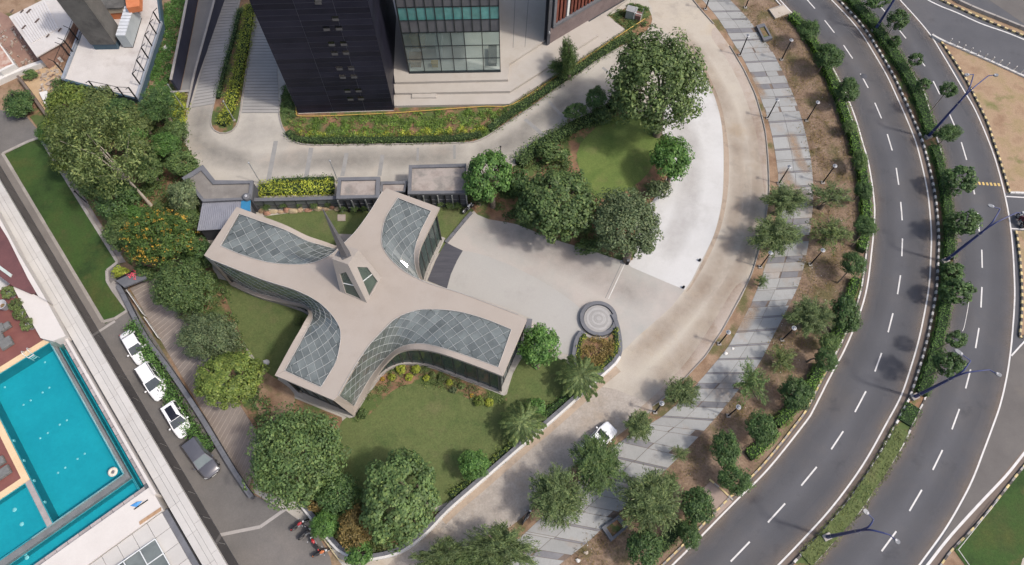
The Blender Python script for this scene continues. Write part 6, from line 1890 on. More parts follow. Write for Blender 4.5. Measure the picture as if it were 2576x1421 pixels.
# square planters and slabs on the verge
def frame_planter(label, px, z=.45):
    P = GL(px, z)
    t = thing('square_planter', label, 'planter', tuple(Vector((P[0].x, P[0].y, .02))))
    c = sum(P, Vector()) / 4
    Q = [p.lerp(c, .36) for p in P]
    for i in range(4):
        j = (i + 1) % 4
        MB().prism([(p.x, p.y) for p in (P[i], P[j], Q[j], Q[i])], .02, z).build('side', slate, t)
    MB().prism([(p.x, p.y) for p in Q], .02, z - .15).build('soil', bed_m, t)
frame_planter('dark slate planter box on the verge near the top of the footpath', [(1902, 64), (1922, 58), (1943, 95), (1921, 102)])
frame_planter('dark slate planter box at the lower end of the footpath', [(1513, 1326), (1556, 1295), (1580, 1325), (1537, 1362)])
P = GL([(1934, 24), (1970, 12), (1990, 30), (1950, 46)], .25)
t = thing('inspection_slab', 'pale concrete inspection slab on the verge at the top', 'slab', tuple(Vector((P[0].x, P[0].y, 0))))
MB().prism([(p.x, p.y) for p in P], 0, .2).build('slab', M('slab_buff', [(.36, .31, .26), (.42, .37, .31)], 1, .9), t)
MB().sweep([Vector((p.x, p.y, 0)) for p in (P[3], P[0], P[1])], .12, .0, .3).build('edge_wall', kerb_c, t)
P = GL([(1766, 1230), (1790, 1208), (1842, 1262), (1800, 1302)], .06)
m = MB(); m.prism([(p.x, p.y) for p in P], .0, .08)
tag(m.build('verge_crossing', M('crossing_buff', [(.25, .19, .16), (.31, .245, .205)], .8, .9)), 'brown paved crossing slab through the lower verge', 'slab')
kerb('yellow and brown kerb edging the verge crossing slab', GL([(1783, 1206), (1815, 1232), (1842, 1258)]), .16, .2, [kerb_y, kerb_c, kerb_y], .55)
# loose stones and litter on verge and soil strip
random.seed(9)
lit = M('litter_white', [(.6, .58, .55)], 3, .8)
for i, (x, y, lab) in enumerate([(1824, 889, 'broken white stone block on the soil strip by the path lamp'), (1842, 877, 'small broken white stone beside the footpath edge'), (1454, 1410, 'pale stone block on the verge at the bottom edge'), (1474, 1390, 'brown fallen board on the lower verge'), (672, 912, 'large pale stone on the bare soil by the west lawn'), (419, 122, 'crumpled pale sheet on the grass beside the ramp wall')]):
    p = G(x, y); s_ = (.5, .35, .5, .5, .8, 1.5)[i]
    m = MB()
    N = 7
    vs = []
    for rr, zz in ((.0, 1), (.6, .9), (1, .5), (.9, 0)):
        for k in range(N):
            a = 2 * math.pi * k / N
            j = random.uniform(.7, 1.2)
            vs.append((p.x + rr * s_ * .5 * j * math.cos(a), p.y + rr * s_ * .4 * j * math.sin(a), .06 + zz * s_ * (.3 if i != 5 else .06)))
    m.add(vs, [(r_ * N + k, r_ * N + (k + 1) % N, (r_ + 1) * N + (k + 1) % N, (r_ + 1) * N + k) for r_ in range(3) for k in range(N)])
    tag(m.build(['loose_stone', 'loose_stone', 'loose_stone', 'fallen_board', 'loose_stone', 'crumpled_sheet'][i], lit if i not in (3,) else bark_p), lab, 'stone' if i not in (3, 5) else ('board' if i == 3 else 'sheet'))
# ------------------------------------------------------------------ vegetation
RNG = np.random.default_rng(4)
def unit(a):
    return a / np.maximum(1e-9, np.linalg.norm(a, axis=1, keepdims=True))
def leaf_mesh(name, C, N, size, aspect, T=None, rng=RNG, extra=None):
    """One mesh of rhombic leaves at C with normals N, long axes T (random if none)."""
    n = len(C)
    N = unit(N)
    if T is None:
        T = rng.normal(size=(n, 3))
    T = T - N * np.sum(T * N, axis=1, keepdims=True)
    T = unit(T)
    B = np.cross(N, T)
    s = size * rng.uniform(.65, 1.35, (n, 1))
    L, W = s, s * aspect
    V = np.empty((n, 4, 3))
    V[:, 0] = C - T * L * .5
    V[:, 1] = C + B * W * .5 + N * L * .08
    V[:, 2] = C + T * L * .5 - N * L * .12
    V[:, 3] = C - B * W * .5 + N * L * .08
    V = V.reshape(-1, 3)
    F = np.arange(n * 4, dtype=np.int32)
    if extra is not None:
        ev_, ef_ = extra
        V = np.vstack([V, ev_])
    me = bpy.data.meshes.new(name)
    nf = n + (len(extra[1]) if extra is not None else 0)
    me.vertices.add(len(V)); me.loops.add(nf * 4); me.polygons.add(nf)
    me.vertices.foreach_set('co', V.ravel())
    loops = F
    if extra is not None:
        loops = np.concatenate([F, (np.array(extra[1], dtype=np.int32) + n * 4).ravel()])
    me.loops.foreach_set('vertex_index', loops)
    me.polygons.foreach_set('loop_start', np.arange(0, nf * 4, 4, dtype=np.int32))
    me.update(calc_edges=True)
    return me
def sphere_dirs(n, rng, zmin=-.6):
    out = []
    while len(out) < n:
        d = rng.normal(size=3); d /= np.linalg.norm(d)
        if d[2] > zmin: out.append(d)
    return np.array(out)
def crown(name, nclump, rc, per, lf, aspect, seed, mat, zmin=-.6, lobes=.34, rough=.38, rmin=.35):
    rng = np.random.default_rng(seed)
    D = sphere_dirs(nclump, rng, zmin)
    lobe_d = sphere_dirs(7, rng, -1)
    lob = 1 + lobes * np.max(D @ lobe_d.T, axis=1) - lobes * .75 + rng.normal(0, .05, nclump)
    rad = rng.uniform(rmin, 1, nclump) ** .55 * (1 - rc * .6) * lob
    CC = D * rad[:, None]
    k = np.repeat(np.arange(nclump), per)
    d = unit(rng.normal(size=(len(k), 3)))
    rr = rng.uniform(.45, 1.0, (len(k), 1)) ** .6
    csz = rc * rng.uniform(.7, 1.25, nclump)
    P = CC[k] + d * rr * csz[k][:, None] * np.array([1, 1, .75])
    Nn = d * .8 + np.array([0, 0, .55]) + unit(CC)[k] * .3 + rng.normal(0, rough, (len(k), 3))
    me = leaf_mesh(name, P, Nn, lf, aspect, rng=rng)
    me.materials.append(mat)
    return me
def plumes(name, n, per, lf, seed, mat, zmin=-.35, spread=.13, aspect=.2):
    rng = np.random.default_rng(seed)
    D = sphere_dirs(n, rng, zmin)
    L = rng.uniform(.62, 1.08, n)
    Ps, Ns, Ts = [], [], []
    for i in range(n):
        u = rng.uniform(.12, 1, per) ** .8
        ax = D[i] * L[i]
        bend = np.array([0, 0, rng.uniform(-.25, .12)])
        p = ax * u[:, None] + bend * (u ** 2)[:, None]
        off = rng.normal(0, 1, (per, 3)) * (spread * (1.1 - .75 * u))[:, None]
        tdir = D[i] * 1.0 + rng.normal(0, .45, (per, 3))
        Ps.append(p + off); Ts.append(tdir); Ns.append(rng.normal(0, .6, (per, 3)) + np.array([0, 0, 1.0]))
    me = leaf_mesh(name, np.vstack(Ps), np.vstack(Ns), lf, aspect, np.vstack(Ts), rng)
    me.materials.append(mat)
    return me
g_mid = leafmat('leaf_mid', (.045, .083, .028), (.115, .172, .056))
g_bright = leafmat('leaf_bright', (.042, .100, .024), (.110, .215, .052))
g_dark = leafmat('leaf_dark', (.030, .066, .022), (.084, .145, .046))
g_olive = leafmat('leaf_olive', (.056, .086, .028), (.145, .185, .064))
g_grey = leafmat('leaf_grey_green', (.052, .078, .036), (.135, .175, .085))
g_yel = leafmat('leaf_yellow_green', (0.138, 0.179, 0.025), (0.373, 0.414, 0.062))
g_lime = leafmat('leaf_lime', (.066, .105, .022), (.165, .215, .048))
g_brown = leafmat('leaf_brown', (0.103, 0.076, 0.025), (0.235, 0.179, 0.062))
g_feath = leafmat('leaf_feathery', (.056, .086, .032), (.14, .188, .072))
g_flower = leafmat('leaf_flowering', (0.036, 0.072, 0.019), (0.097, 0.159, 0.036))
g_median = leafmat('leaf_median_hedge', (.046, .105, .024), (.115, .215, .052))
g_verge = leafmat('leaf_verge_hedge', (.062, .14, .022), (.15, .27, .05))
g_tall = leafmat('leaf_tall_tree', (.050, .080, .026), (.125, .175, .062))
g_mid2 = leafmat('leaf_bed', (.065, .12, .026), (.16, .25, .05))
g_grassy = leafmat('leaf_grassy', (.075, .095, .03), (.125, .15, .05))
petal = leafmat('petal_orange', (.25, .15, .022), (.36, .23, .03), .1)
petal_r = leafmat('petal_red', (.5, .05, .08), (.6, .12, .15), .1)
protos = {}
for v in range(4):
    protos['broadL%d' % v] = crown('crown_leaves', 230, .19, 78, .060, .62, 100 + v, g_mid)
    protos['broadM%d' % v] = crown('crown_leaves', 110, .25, 62, .10, .62, 110 + v, g_mid)
    protos['broadS%d' % v] = crown('crown_leaves', 42, .33, 36, .18, .62, 120 + v, g_mid)
    protos['chunkL%d' % v] = crown('crown_leaves', 165, .175, 90, .066, .75, 130 + v, g_mid, rough=.2, rmin=.6)
    protos['chunkM%d' % v] = crown('crown_leaves', 95, .22, 66, .095, .75, 140 + v, g_mid, rough=.2, rmin=.6)
    protos['featherL%d' % v] = plumes('crown_leaves', 120, 110, .11, 150 + v, g_feath)
    protos['featherM%d' % v] = plumes('crown_leaves', 80, 80, .15, 160 + v, g_feath, spread=.15)
    protos['open%d' % v] = crown('crown_leaves', 140, .16, 62, .058, .42, 170 + v, g_olive, lobes=.4, rmin=.25)
    protos['thin%d' % v] = plumes('crown_leaves', 46, 42, .15, 180 + v, g_feath, spread=.12)
    protos['ball%d' % v] = crown('crown_leaves', 60, .24, 34, .16, .7, 190 + v, g_dark, zmin=-.8, lobes=.08, rmin=.55)
TREE_N = [0]
def limbs(base, c, rx, ry, rz_, tr, seed, nl=6):
    rng = random.Random(seed)
    m = MB()
    fork = Vector((base.x, base.y, 0)).lerp(Vector((c.x, c.y, 0)), .35); fork.z = max(.35, c.z - rz_ * .62)
    m.tube([(base.x, base.y, 0), (base.x * .8 + fork.x * .2 + .05, base.y * .8 + fork.y * .2, fork.z * .5), fork], [tr * 1.35, tr, tr * .82], 8)
    for i in range(nl):
        a = 2 * math.pi * (i + rng.uniform(-.3, .3)) / nl
        e = Vector((c.x + rx * .62 * math.cos(a), c.y + ry * .62 * math.sin(a), c.z + rz_ * rng.uniform(-.05, .45)))
        mid = fork.lerp(e, .5) + Vector((rng.uniform(-.1, .1) * rx, rng.uniform(-.1, .1) * ry, .12 * rz_))
        m.tube([fork, mid, e], [tr * .6, tr * .38, tr * .12], 6)
    e = Vector((c.x, c.y, c.z + rz_ * .6))
    m.tube([fork, fork.lerp(e, .5), e], [tr * .7, tr * .4, tr * .12], 6)
    return m
def tree(name, label, cxy, rpx, h, kind, mat, base=None, group=None, cat='tree', z0=.06, squash=.8, tr=None, barkm=None, spin=None, flowers=0):
    """cxy, rpx: crown centre and half extents in the photo; h: height of the crown's middle."""
    TREE_N[0] += 1
    i = TREE_N[0]
    c = G(cxy[0], cxy[1], h)
    s = mpp(cxy[0], cxy[1], h)
    rx, ry = rpx[0] * s, rpx[1] * s
    rz_ = min(h * .95, (rx + ry) / 2 * squash)
    b = G(*base) if base else Vector((c.x, c.y, 0))
    if base and (Vector((b.x, b.y)) - Vector((c.x, c.y))).length > 2.5:
        b = Vector((c.x, c.y, 0)).lerp(b, 2.5 / (Vector((b.x, b.y)) - Vector((c.x, c.y))).length)
    root = thing(name, label, cat, (b.x, b.y, z0), 0, group)
    o = new_obj('crown', protos[kind + str((i * 7 + i // 3) % 4)])
    o.parent = root
    o.location = (c.x - b.x, c.y - b.y, c.z - z0)
    o.scale = (rx, ry, rz_)
    qr = (i * 5 + i // 4) % 4
    o.rotation_euler = (0, 0, qr * math.pi / 2 + ((i * 37 % 11) / 11 - .5) * .5)
    if qr % 2: o.scale = (ry, rx, rz_)
    o.material_slots[0].link = 'OBJECT'
    o.material_slots[0].material = mat
    trr = tr or max(.05, .045 * (rx + ry))
    m = limbs(Vector((0, 0, 0)), Vector((c.x - b.x, c.y - b.y, c.z - z0)), rx, ry, rz_, trr, i, 6 if rx > 1.4 else 4)
    m.build('trunk', barkm or bark, root, local=True)
    if flowers:
        rng = np.random.default_rng(i)
        D = sphere_dirs(flowers, rng, .05)
        C = D * np.array([rx, ry, rz_]) * rng.uniform(.8, 1.0, (flowers, 1)) + np.array([c.x - b.x, c.y - b.y, c.z - z0])
        k = np.repeat(np.arange(flowers), 7)
        C2 = C[k] + rng.normal(0, .10, (len(k), 3))
        me = leaf_mesh('blossom', C2, rng.normal(0, .5, (len(k), 3)) + np.array([0, 0, 1.0]), .14, .8, rng=rng)
        me.materials.append(petal)
        bo = new_obj('blossoms', me); bo.parent = root
    return root
T = tree
# --- large garden trees
T('shade_tree', 'tallest olive green tree standing between driveway and white crescent', (1657, 205), (126, 140), 8.5, 'broadL', g_tall, base=(1652, 340), tr=.42, squash=.95)
T('shade_tree', 'dense dark leaved tree with yellowish tufts above the forecourt', (1400, 497), (100, 104), 5.2, 'chunkL', g_mid, base=(1410, 560))
T('shade_tree', 'grey green tree shading the gate end of the forecourt', (1578, 562), (96, 96), 5.2, 'broadL', g_grey, base=(1575, 655))
T('garden_tree', 'fresh green tree standing at the end of the flat roofs', (1226, 440), (58, 74), 4.5, 'chunkM', g_bright, base=(1240, 520))
T('garden_tree', 'vivid green tree at the left edge of the white crescent', (1687, 396), (52, 64), 4.0, 'broadM', g_bright, base=(1675, 470))
T('shrub', 'bluish green bush between the crescent trees', (1655, 475), (34, 30), 1.6, 'broadS', g_grey, cat='shrub')
T('garden_tree', 'round bright green tree beside the south east chapel arm', (1357, 872), (54, 58), 3.2, 'broadM', g_bright, base=(1350, 925))
T('garden_tree', 'round yellowish green tree beside the basement ramp', (575, 942), (84, 76), 4.5, 'chunkL', g_lime, base=(620, 990))
T('garden_tree', 'dull grey green tree above the yellowish one by the ramp', (530, 848), (86, 64), 4.2, 'broadL', g_grey, base=(560, 880))
T('garden_tree', 'light green feather leaved tree at the west tip of the chapel', (463, 722), (84, 70), 4.4, 'broadL', g_mid, base=(490, 770))
T('flowering_tree', 'tree covered in yellow orange blossoms behind the west arm', (402, 602), (98, 80), 5.0, 'broadL', g_flower, base=(430, 670), flowers=130)
T('garden_tree', 'small dark tree between the flowering tree and the shed', (495, 640), (48, 44), 2.8, 'broadM', g_dark)
T('shade_tree', 'widest deep green tree at the lower end of the basement ramp', (742, 1148), (126, 128), 5.5, 'broadL', g_mid, base=(770, 1160), squash=.7)
T('shade_tree', 'large lobed green tree at the bottom of the front lawn', (1016, 1252), (106, 116), 5.2, 'chunkL', g_mid, base=(1050, 1270))
T('garden_tree', 'brownish olive tree left of the large lobed tree', (893, 1322), (48, 54), 2.6, 'broadM', g_brown)
T('garden_tree', 'dark tangled tree behind the brownish olive one', (850, 1240), (56, 52), 3.0, 'broadM', g_dark)
T('shrub', 'yellowish brown shrub under the widest deep green tree', (800, 1262), (34, 30), 1.6, 'broadS', g_brown, cat='shrub')
T('garden_tree', 'light lime green tree by the red scooter', (815, 1320), (37, 36), 2.2, 'broadM', g_bright)
T('garden_tree', 'small round green tree at the bottom edge by the curved wall', (901, 1392), (37, 36), 2.2, 'ball', g_bright)
T('garden_tree', 'bright green tree beside the boundary wall of the front lawn', (1193, 1168), (39, 42), 2.4, 'broadM', g_bright)
T('shrub', 'white flowering green bush near the palm on the boundary wall', (1345, 1025), (30, 26), 1.2, 'broadS', g_bright, cat='shrub')
# --- north-west grove
T('eucalyptus_tree', 'tall wispy eucalyptus with pale leaning trunk in the grove', (262, 385), (122, 126), 8.0, 'open', g_olive, base=(384, 522), barkm=bark_p, tr=.17, squash=1.1)
T('eucalyptus_tree', 'second wispy eucalyptus merging behind the tall one', (215, 335), (80, 90), 7.5, 'open', g_olive, base=(330, 470), barkm=bark_p, tr=.11, squash=1.1)
T('grove_tree', 'pale green tree at the outer corner of the grove', (170, 260), (56, 56), 4.5, 'broadM', g_lime)
T('grove_tree', 'pale green tree by the ochre yard in the grove', (150, 330), (46, 50), 4.0, 'broadM', g_lime)
T('grove_tree', 'mid green tree against the white roof fence', (240, 258), (60, 44), 3.5, 'broadM', g_olive)
T('grove_tree', 'small dark tree below the middle of the roof fence', (300, 275), (40, 36), 3.2, 'broadM', g_dark)
T('grove_tree', 'dark conifer like tree beside the lower end of the ramps', (400, 265), (48, 58), 3.6, 'featherM', g_dark)
T('grove_tree', 'glossy green tree in the middle of the grove', (333, 345), (32, 44), 3.0, 'chunkM', g_bright)
T('grove_tree', 'fresh green tree at the driveway bend', (415, 362), (38, 34), 2.8, 'broadM', g_bright)
T('grove_tree', 'bushy green tree at the corner of the L shaped roof', (455, 410), (44, 34), 2.8, 'broadM', g_mid)
T('grove_tree', 'grey green tree left of the L shaped roof', (462, 490), (38, 46), 3.0, 'chunkM', g_grey)
T('grove_tree', 'tall green shrub between guard house and flowering tree', (470, 550), (34, 32), 2.4, 'broadM', g_mid)
T('grove_tree', 'deep green tree under the eucalyptus trunk', (292, 500), (52, 62), 3.2, 'broadM', g_dark)
T('grove_tree', 'dark leafy tree on the path side of the flowering tree', (302, 585), (40, 50), 3.0, 'broadM', g_mid)
T('grove_tree', 'leafy tree in the gap beside the tall eucalyptus', (350, 300), (40, 38), 3.2, 'broadM', g_olive)
T('grove_tree', 'green tree between eucalyptus trunk and driveway bend', (375, 425), (34, 40), 2.6, 'broadM', g_mid)
T('grove_tree', 'dark green tree at the path end of the grove', (235, 460), (44, 48), 3.4, 'broadM', g_mid)
T('grove_tree', 'yellowish green tree below the pale corner trees', (165, 395), (40, 44), 3.6, 'broadM', g_lime)
T('grove_tree', 'dark understory tree at the lawn path edge', (205, 420), (34, 50), 2.6, 'broadM', g_dark)
T('grove_tree', 'light green understory tree at the top corner of the lawn strip', (118, 335), (26, 34), 2.0, 'broadM', g_bright)
T('grove_tree', 'leafy tree between driveway bend and bushy corner tree', (440, 330), (34, 36), 2.2, 'broadM', g_mid)
T('grove_tree', 'green tree at the path bend above the flowering tree', (345, 545), (38, 36), 2.4, 'broadM', g_bright)
T('shrub', 'yellow green shrub at the notch of the lawn strip', (305, 686), (26, 18), .7, 'broadS', g_yel, cat='shrub')
T('shrub', 'dark clipped shrub mass at the left edge above the driveway', (48, 262), (38, 40), 1.5, 'broadM', g_dark, cat='shrub')
T('shrub', 'low green shrub on the ochre yard', (75, 188), (22, 16), .6, 'broadS', g_mid, cat='shrub')
T('shrub', 'green shrub under the flowering tree beside the portal', (365, 685), (36, 22), 1.2, 'broadS', g_mid, cat='shrub')
T('shrub', 'twiggy olive shrub beside the ramp rail', (475, 790), (34, 28), 1.4, 'open', g_olive, cat='shrub')
# --- trees near the terrace and hedge
T('casuarina_tree', 'feathery upright casuarina standing in front of the terrace', (1428, 145), (24, 56), 3.6, 'featherM', g_mid, base=(1430, 200), squash=1.6)
T('casuarina_tree', 'low spreading feathery shrub at the foot of the casuarina', (1408, 172), (36, 26), 1.6, 'featherM', g_mid)
T('garden_tree', 'small dark glossy tree at the driveway hedge', (1500, 245), (28, 30), 2.6, 'chunkM', g_dark, base=(1500, 285))
T('garden_tree', 'very small tree with black stem at the driveway hedge', (1446, 278), (30, 20), 2.6, 'chunkM', g_dark, base=(1426, 320), tr=.06)
T('shrub', 'round green bush between the small trees and the tall tree', (1515, 290), (30, 26), 1.3, 'broadS', g_mid, cat='shrub')
T('shrub', 'leafy green bush in the shade of the tall olive tree', (1560, 250), (36, 30), 1.6, 'broadS', g_dark, cat='shrub')
T('shrub', 'fresh green bush at the corner of the forecourt', (1205, 500), (34, 26), 1.4, 'thin', g_mid, cat='shrub')
T('shrub', 'dark bush under the dense tree by the forecourt edge', (1300, 460), (34, 44), 1.6, 'broadS', g_dark, cat='shrub')
T('shrub', 'green bush between the dense tree and the grey green tree', (1480, 620), (40, 20), 1.0, 'broadS', g_mid, cat='shrub')
T('shrub', 'green bush above the dense tree beside the driveway', (1390, 385), (46, 30), 1.6, 'broadS', g_mid, cat='shrub')
# --- feathery trees of footpath and verge
fg = 'feathery trees along the footpath'
for lab, c, r_, h, k, m_ in [
    ('upper of the two feathery trees covering the footpath', (1972, 505), (58, 48), 3.0, 'featherL', g_feath), ('lower of the two feathery trees covering the footpath', (1950, 592), (70, 58), 3.0, 'featherL', g_feath),
    ('thin see-through tree on the verge right of the upper feathery tree', (2085, 495), (66, 44), 2.6, 'thin', g_feath), ('thin see-through tree on the verge right of the lower feathery tree', (2090, 582), (64, 56), 2.6, 'thin', g_olive),
    ('feathery tree at the broken kerb of the footpath', (1712, 988), (52, 42), 2.6, 'featherM', g_feath), ('feathery tree on the verge beside the lower footpath', (1893, 968), (50, 66), 2.8, 'thin', g_mid),
    ('wide feathery tree touching the verge hedge', (2035, 798), (62, 56), 3.0, 'featherL', g_feath), ('small feathery tree at the gravel road edge above the white car', (1606, 1070), (38, 48), 2.4, 'featherM', g_feath),
    ('tall feathery tree hiding the white car', (1502, 1168), (74, 86), 4.0, 'featherL', g_mid), ('olive feathery tree over the soil strip', (1400, 1252), (76, 84), 4.0, 'featherL', g_feath),
    ('broad olive feathery tree above the slate planter box', (1635, 1262), (86, 84), 3.6, 'featherL', g_feath), ('tiny feathery tree at the edge of the lower footpath', (1708, 1142), (28, 24), 1.6, 'thin', g_feath),
    ('feathery tree at the bottom edge beside the round green tree', (1118, 1404), (92, 50), 3.2, 'featherL', g_feath), ('feathery tree at the bottom edge near the dark motorcycle', (1262, 1380), (98, 60), 3.4, 'featherL', g_feath),
    ('low feathery tree filling the bottom edge between its neighbours', (1185, 1416), (70, 46), 2.8, 'featherL', g_mid),
    ('small green sprig tree on the soil strip kerb', (1918, 708), (22, 22), 1.2, 'thin', g_mid), ('feathery sapling beside the verge crossing', (1690, 1210), (22, 40), 1.8, 'thin', g_mid), ('wispy sapling on the verge by the ring topped lamp', (1965, 905), (40, 44), 1.6, 'thin', g_olive)]:
    T('feathery_tree', lab, c, r_, h, k, m_, group=fg, squash=.75)
# --- leafy trees of the verge hedge
vg = 'leafy trees in the verge hedge'
for lab, c, r_, h, b in [
    ('leafy tree at the head of the verge hedge', (2034, 75), (28, 30), 3.0, (2015, 100)), ('leafy tree second in the verge hedge from the top', (2083, 141), (36, 36), 3.0, (2056, 182)), ('leafy tree third in the verge hedge from the top', (2130, 226), (32, 34), 3.0, (2100, 265)),
    ('small ball shaped bush in the verge hedge', (2137, 319), (19, 18), 1.6, None), ('slim oval bush in the verge hedge below the ball bush', (2163, 402), (18, 30), 2.2, None), ('leafy tree in the verge hedge beside the upper see-through tree', (2172, 480), (22, 26), 2.4, (2145, 505)),
    ('leafy tree in the verge hedge beside the lower see-through tree', (2178, 570), (29, 28), 2.8, (2140, 620)), ('forked leafy tree where the upper hedge ends', (2146, 662), (31, 34), 2.8, (2105, 712)), ('tall leafy tree beside the wide feathery tree', (2125, 788), (40, 52), 3.0, (2110, 800)),
    ('leafy bush in the hedge just below the wide feathery tree', (2086, 860), (27, 26), 2.2, (2060, 880)), ('leafy tree with a thin bent stem in the verge', (2080, 905), (30, 32), 2.8, (2028, 910)), ('dark leafy tree at the widening of the lower verge', (2003, 990), (42, 46), 3.0, None),
    ('dark leafy tree below it in the lower verge', (1917, 1078), (40, 44), 2.8, None), ('bright tipped leafy tree beside the verge crossing', (1826, 1128), (36, 50), 2.8, None), ('dark leafy tree overhanging the road at the verge crossing', (1850, 1205), (46, 38), 2.6, None),
    ('dark leafy tree just past the verge crossing', (1752, 1272), (42, 52), 2.8, None), ('small leafy tree at the lower end of the verge hedge', (1735, 1345), (30, 36), 2.4, None), ('rounded leafy tree at the bottom of the verge', (1620, 1378), (48, 50), 2.8, None)]:
    T('leafy_tree', lab, c, r_, h, 'broadM', g_dark if h > 2.3 else g_mid, base=b, group=vg, tr=.08, squash=.85)
# --- standard trees of the median
mg = 'small standard trees on the median'
for lab, c, r_, b, k in [
    ('median tree cut off by the top edge of the photo', (2207, 2), (34, 16), (2177, 36), 'ball'), ('lopsided two ball median tree beside the topmost lamp', (2259, 50), (30, 27), (2224, 97), 'ball'), ('little median tree touching the hedge near the top', (2253, 103), (15, 15), (2243, 118), 'ball'),
    ('median tree with a white cap on its stem foot', (2303, 149), (19, 18), (2278, 185), 'ball'), ('small round median tree on a short stem', (2324, 211), (18, 15), (2305, 238), 'ball'), ('round median tree on a very long thin stem', (2385, 226), (22, 22), (2327, 293), 'ball'),
    ('loose leaved median tree below the tall lamp base', (2386, 335), (33, 22), (2358, 365), 'broadM'), ('three lobed median tree beside the yellow squares', (2412, 450), (40, 38), (2375, 478), 'ball'), ('broad median tree with yellowish side', (2424, 558), (46, 34), (2388, 598), 'ball'),
    ('olive median tree just below the lamp by the gap', (2394, 682), (31, 26), (2376, 700), 'ball'), ('large dark median tree leaning over the east lane', (2407, 733), (44, 34), (2374, 762), 'ball'), ('perfectly round median tree on a slanting stem', (2404, 852), (28, 23), (2345, 885), 'ball'),
    ('dense round median tree overlapped by the lamp arm', (2388, 916), (36, 38), (2323, 952), 'ball')]:
    bb = G(*b)
    d0 = math.hypot(b[0] - CX, b[1] - NADIR)
    # crown height from how far the crown stands from the stem foot along the plumb direction
    best, bh = 1e9, 2
    for q in range(8, 60):
        h_ = q / 10
        e = (G(c[0], c[1], h_) - bb); e.z = 0
        if e.length < best: best, bh = e.length, h_
    T('median_tree', lab, c, r_, max(1.3, min(bh, 4.6)), k, g_dark, base=b, group=mg, tr=.045, squash=.9)

# --- palms
def palm(label, cxy, r_, h, base=None):
    c = G(cxy[0], cxy[1], h)
    R_ = r_ * mpp(cxy[0], cxy[1], h)
    root = thing('palm_tree', label, 'palm', (c.x, c.y, .06))
    m = MB(); m.tube([(0, 0, 0), (.05, 0, h * .5), (0, 0, h - .1)], [.24, .18, .16], 9); m.build('trunk', bark, root, local=True)
    rng = np.random.default_rng(int(cxy[0]))
    nf = 24
    pm = leafmat('leaf_palm', (.050, .080, .026), (.125, .17, .062))
    for i in range(nf):
        a = 2 * math.pi * i / nf + rng.uniform(-.1, .1)
        lift = rng.uniform(.15, 1.0)
        Lf = R_ * rng.uniform(.85, 1.1)
        ax = []
        for k in range(9):
            u = k / 8
            ax.append(Vector((math.cos(a) * Lf * u, math.sin(a) * Lf * u, lift * Lf * .75 * u - (.35 + lift * .65) * Lf * u * u)))
        rach = MB(); rach.tube(ax, [.035 - .003 * k for k in range(9)], 4, False)
        Cs, Ns, Ts = [], [], []
        for k in range(30):
            u = .1 + .9 * k / 30
            f = u * 8; j = min(7, int(f))
            p = ax[j].lerp(ax[j + 1], f - j); d = (ax[j + 1] - ax[j]).normalized()
            sd = d.cross(Vector((0, 0, 1))).normalized()
            ll_ = Lf * .26 * math.sin(math.pi * min(.97, .18 + u * .8))
            for s in (-1, 1):
                tdir = (sd * s + d * .75 + Vector((0, 0, -.35))).normalized()
                Cs.append(p + tdir * ll_ * .5); Ts.append(tdir); Ns.append(Vector((0, 0, 1)) - tdir * tdir.z + sd * .15 * s)
        me = leaf_mesh('frond', np.array([tuple(v) for v in Cs]), np.array([tuple(v) for v in Ns]), R_ * .22, .2, np.array([tuple(v) for v in Ts]), rng,
                       (np.array(rach.v), rach.f))
        me.materials.append(pm)
        o = new_obj('frond', me, (0, 0, h)); o.parent = root
palm('palm beside the teardrop planter on the boundary wall', (1460, 945), 60, 2.8)
palm('palm standing on the front lawn by the boundary wall', (1312, 1062), 60, 2.8)

# --- hedges
def hedge(name, label, px, w, h, mat, z=.06, dens=55, lf=.16, cat='hedge', group=None, jit=.10):
    P = resample(cr(GL(px), 4), max(4, int(plen(GL(px)) / .8)))
    L = plen(P)
    rng = np.random.default_rng(int(px[0][0] + px[0][1]))
    root = thing(name, label, cat, (P[len(P) // 2].x, P[len(P) // 2].y, z), 0, group)
    org = ORG[root]
    n = int(L * (w + 2 * h) * dens)
    s = rng.uniform(0, len(P) - 1.001, n)
    i = s.astype(int); f = (s - i)[:, None]
    A = np.array([tuple(p) for p in P])
    Tn = np.gradient(A, axis=0); Tn[:, 2] = 0; Tn = unit(Tn)
    Sd = np.stack([-Tn[:, 1], Tn[:, 0], 0 * Tn[:, 0]], 1)
    base = A[i] * (1 - f) + A[i + 1] * f
    sd = Sd[i]
    q = rng.uniform(0, w + 2 * h, n)
    top = (q >= h) & (q <= h + w)
    v = np.where(top, q - h - w / 2, np.where(q < h, -w / 2, w / 2))
    zz = np.where(top, h, np.where(q < h, q, q - h - w))
    wob = 1 + .12 * np.sin(s * 1.7) + .08 * np.sin(s * 4.1 + 1)
    C = base + sd * (v * wob)[:, None]
    C[:, 2] = zz * (1 + .08 * np.sin(s * 2.3)) + rng.normal(0, .03, n)
    C[:, :2] += rng.normal(0, jit, (n, 2))
    N = np.where(top[:, None], np.array([0, 0, 1.0]), sd * np.sign(v)[:, None]) + rng.normal(0, .45, (n, 3))
    C -= np.array([org.x, org.y, 0])
    me = leaf_mesh('foliage', C, N, lf, .6, rng=rng)
    me.materials.append(mat)
    o = new_obj('foliage', me); o.parent = root
    m = MB(); m.sweep([Vector((p.x, p.y, 0)) for p in P], w * .72, z, z + h * .82); m.build('fill_box', M('hedge_core', [(.018, .035, .012)], 2, .95), root)  # solid dark green box added inside the hedge against see-through
    return root
mc = [(a + b) / 2 for a, b in zip(med_l, med_r)]
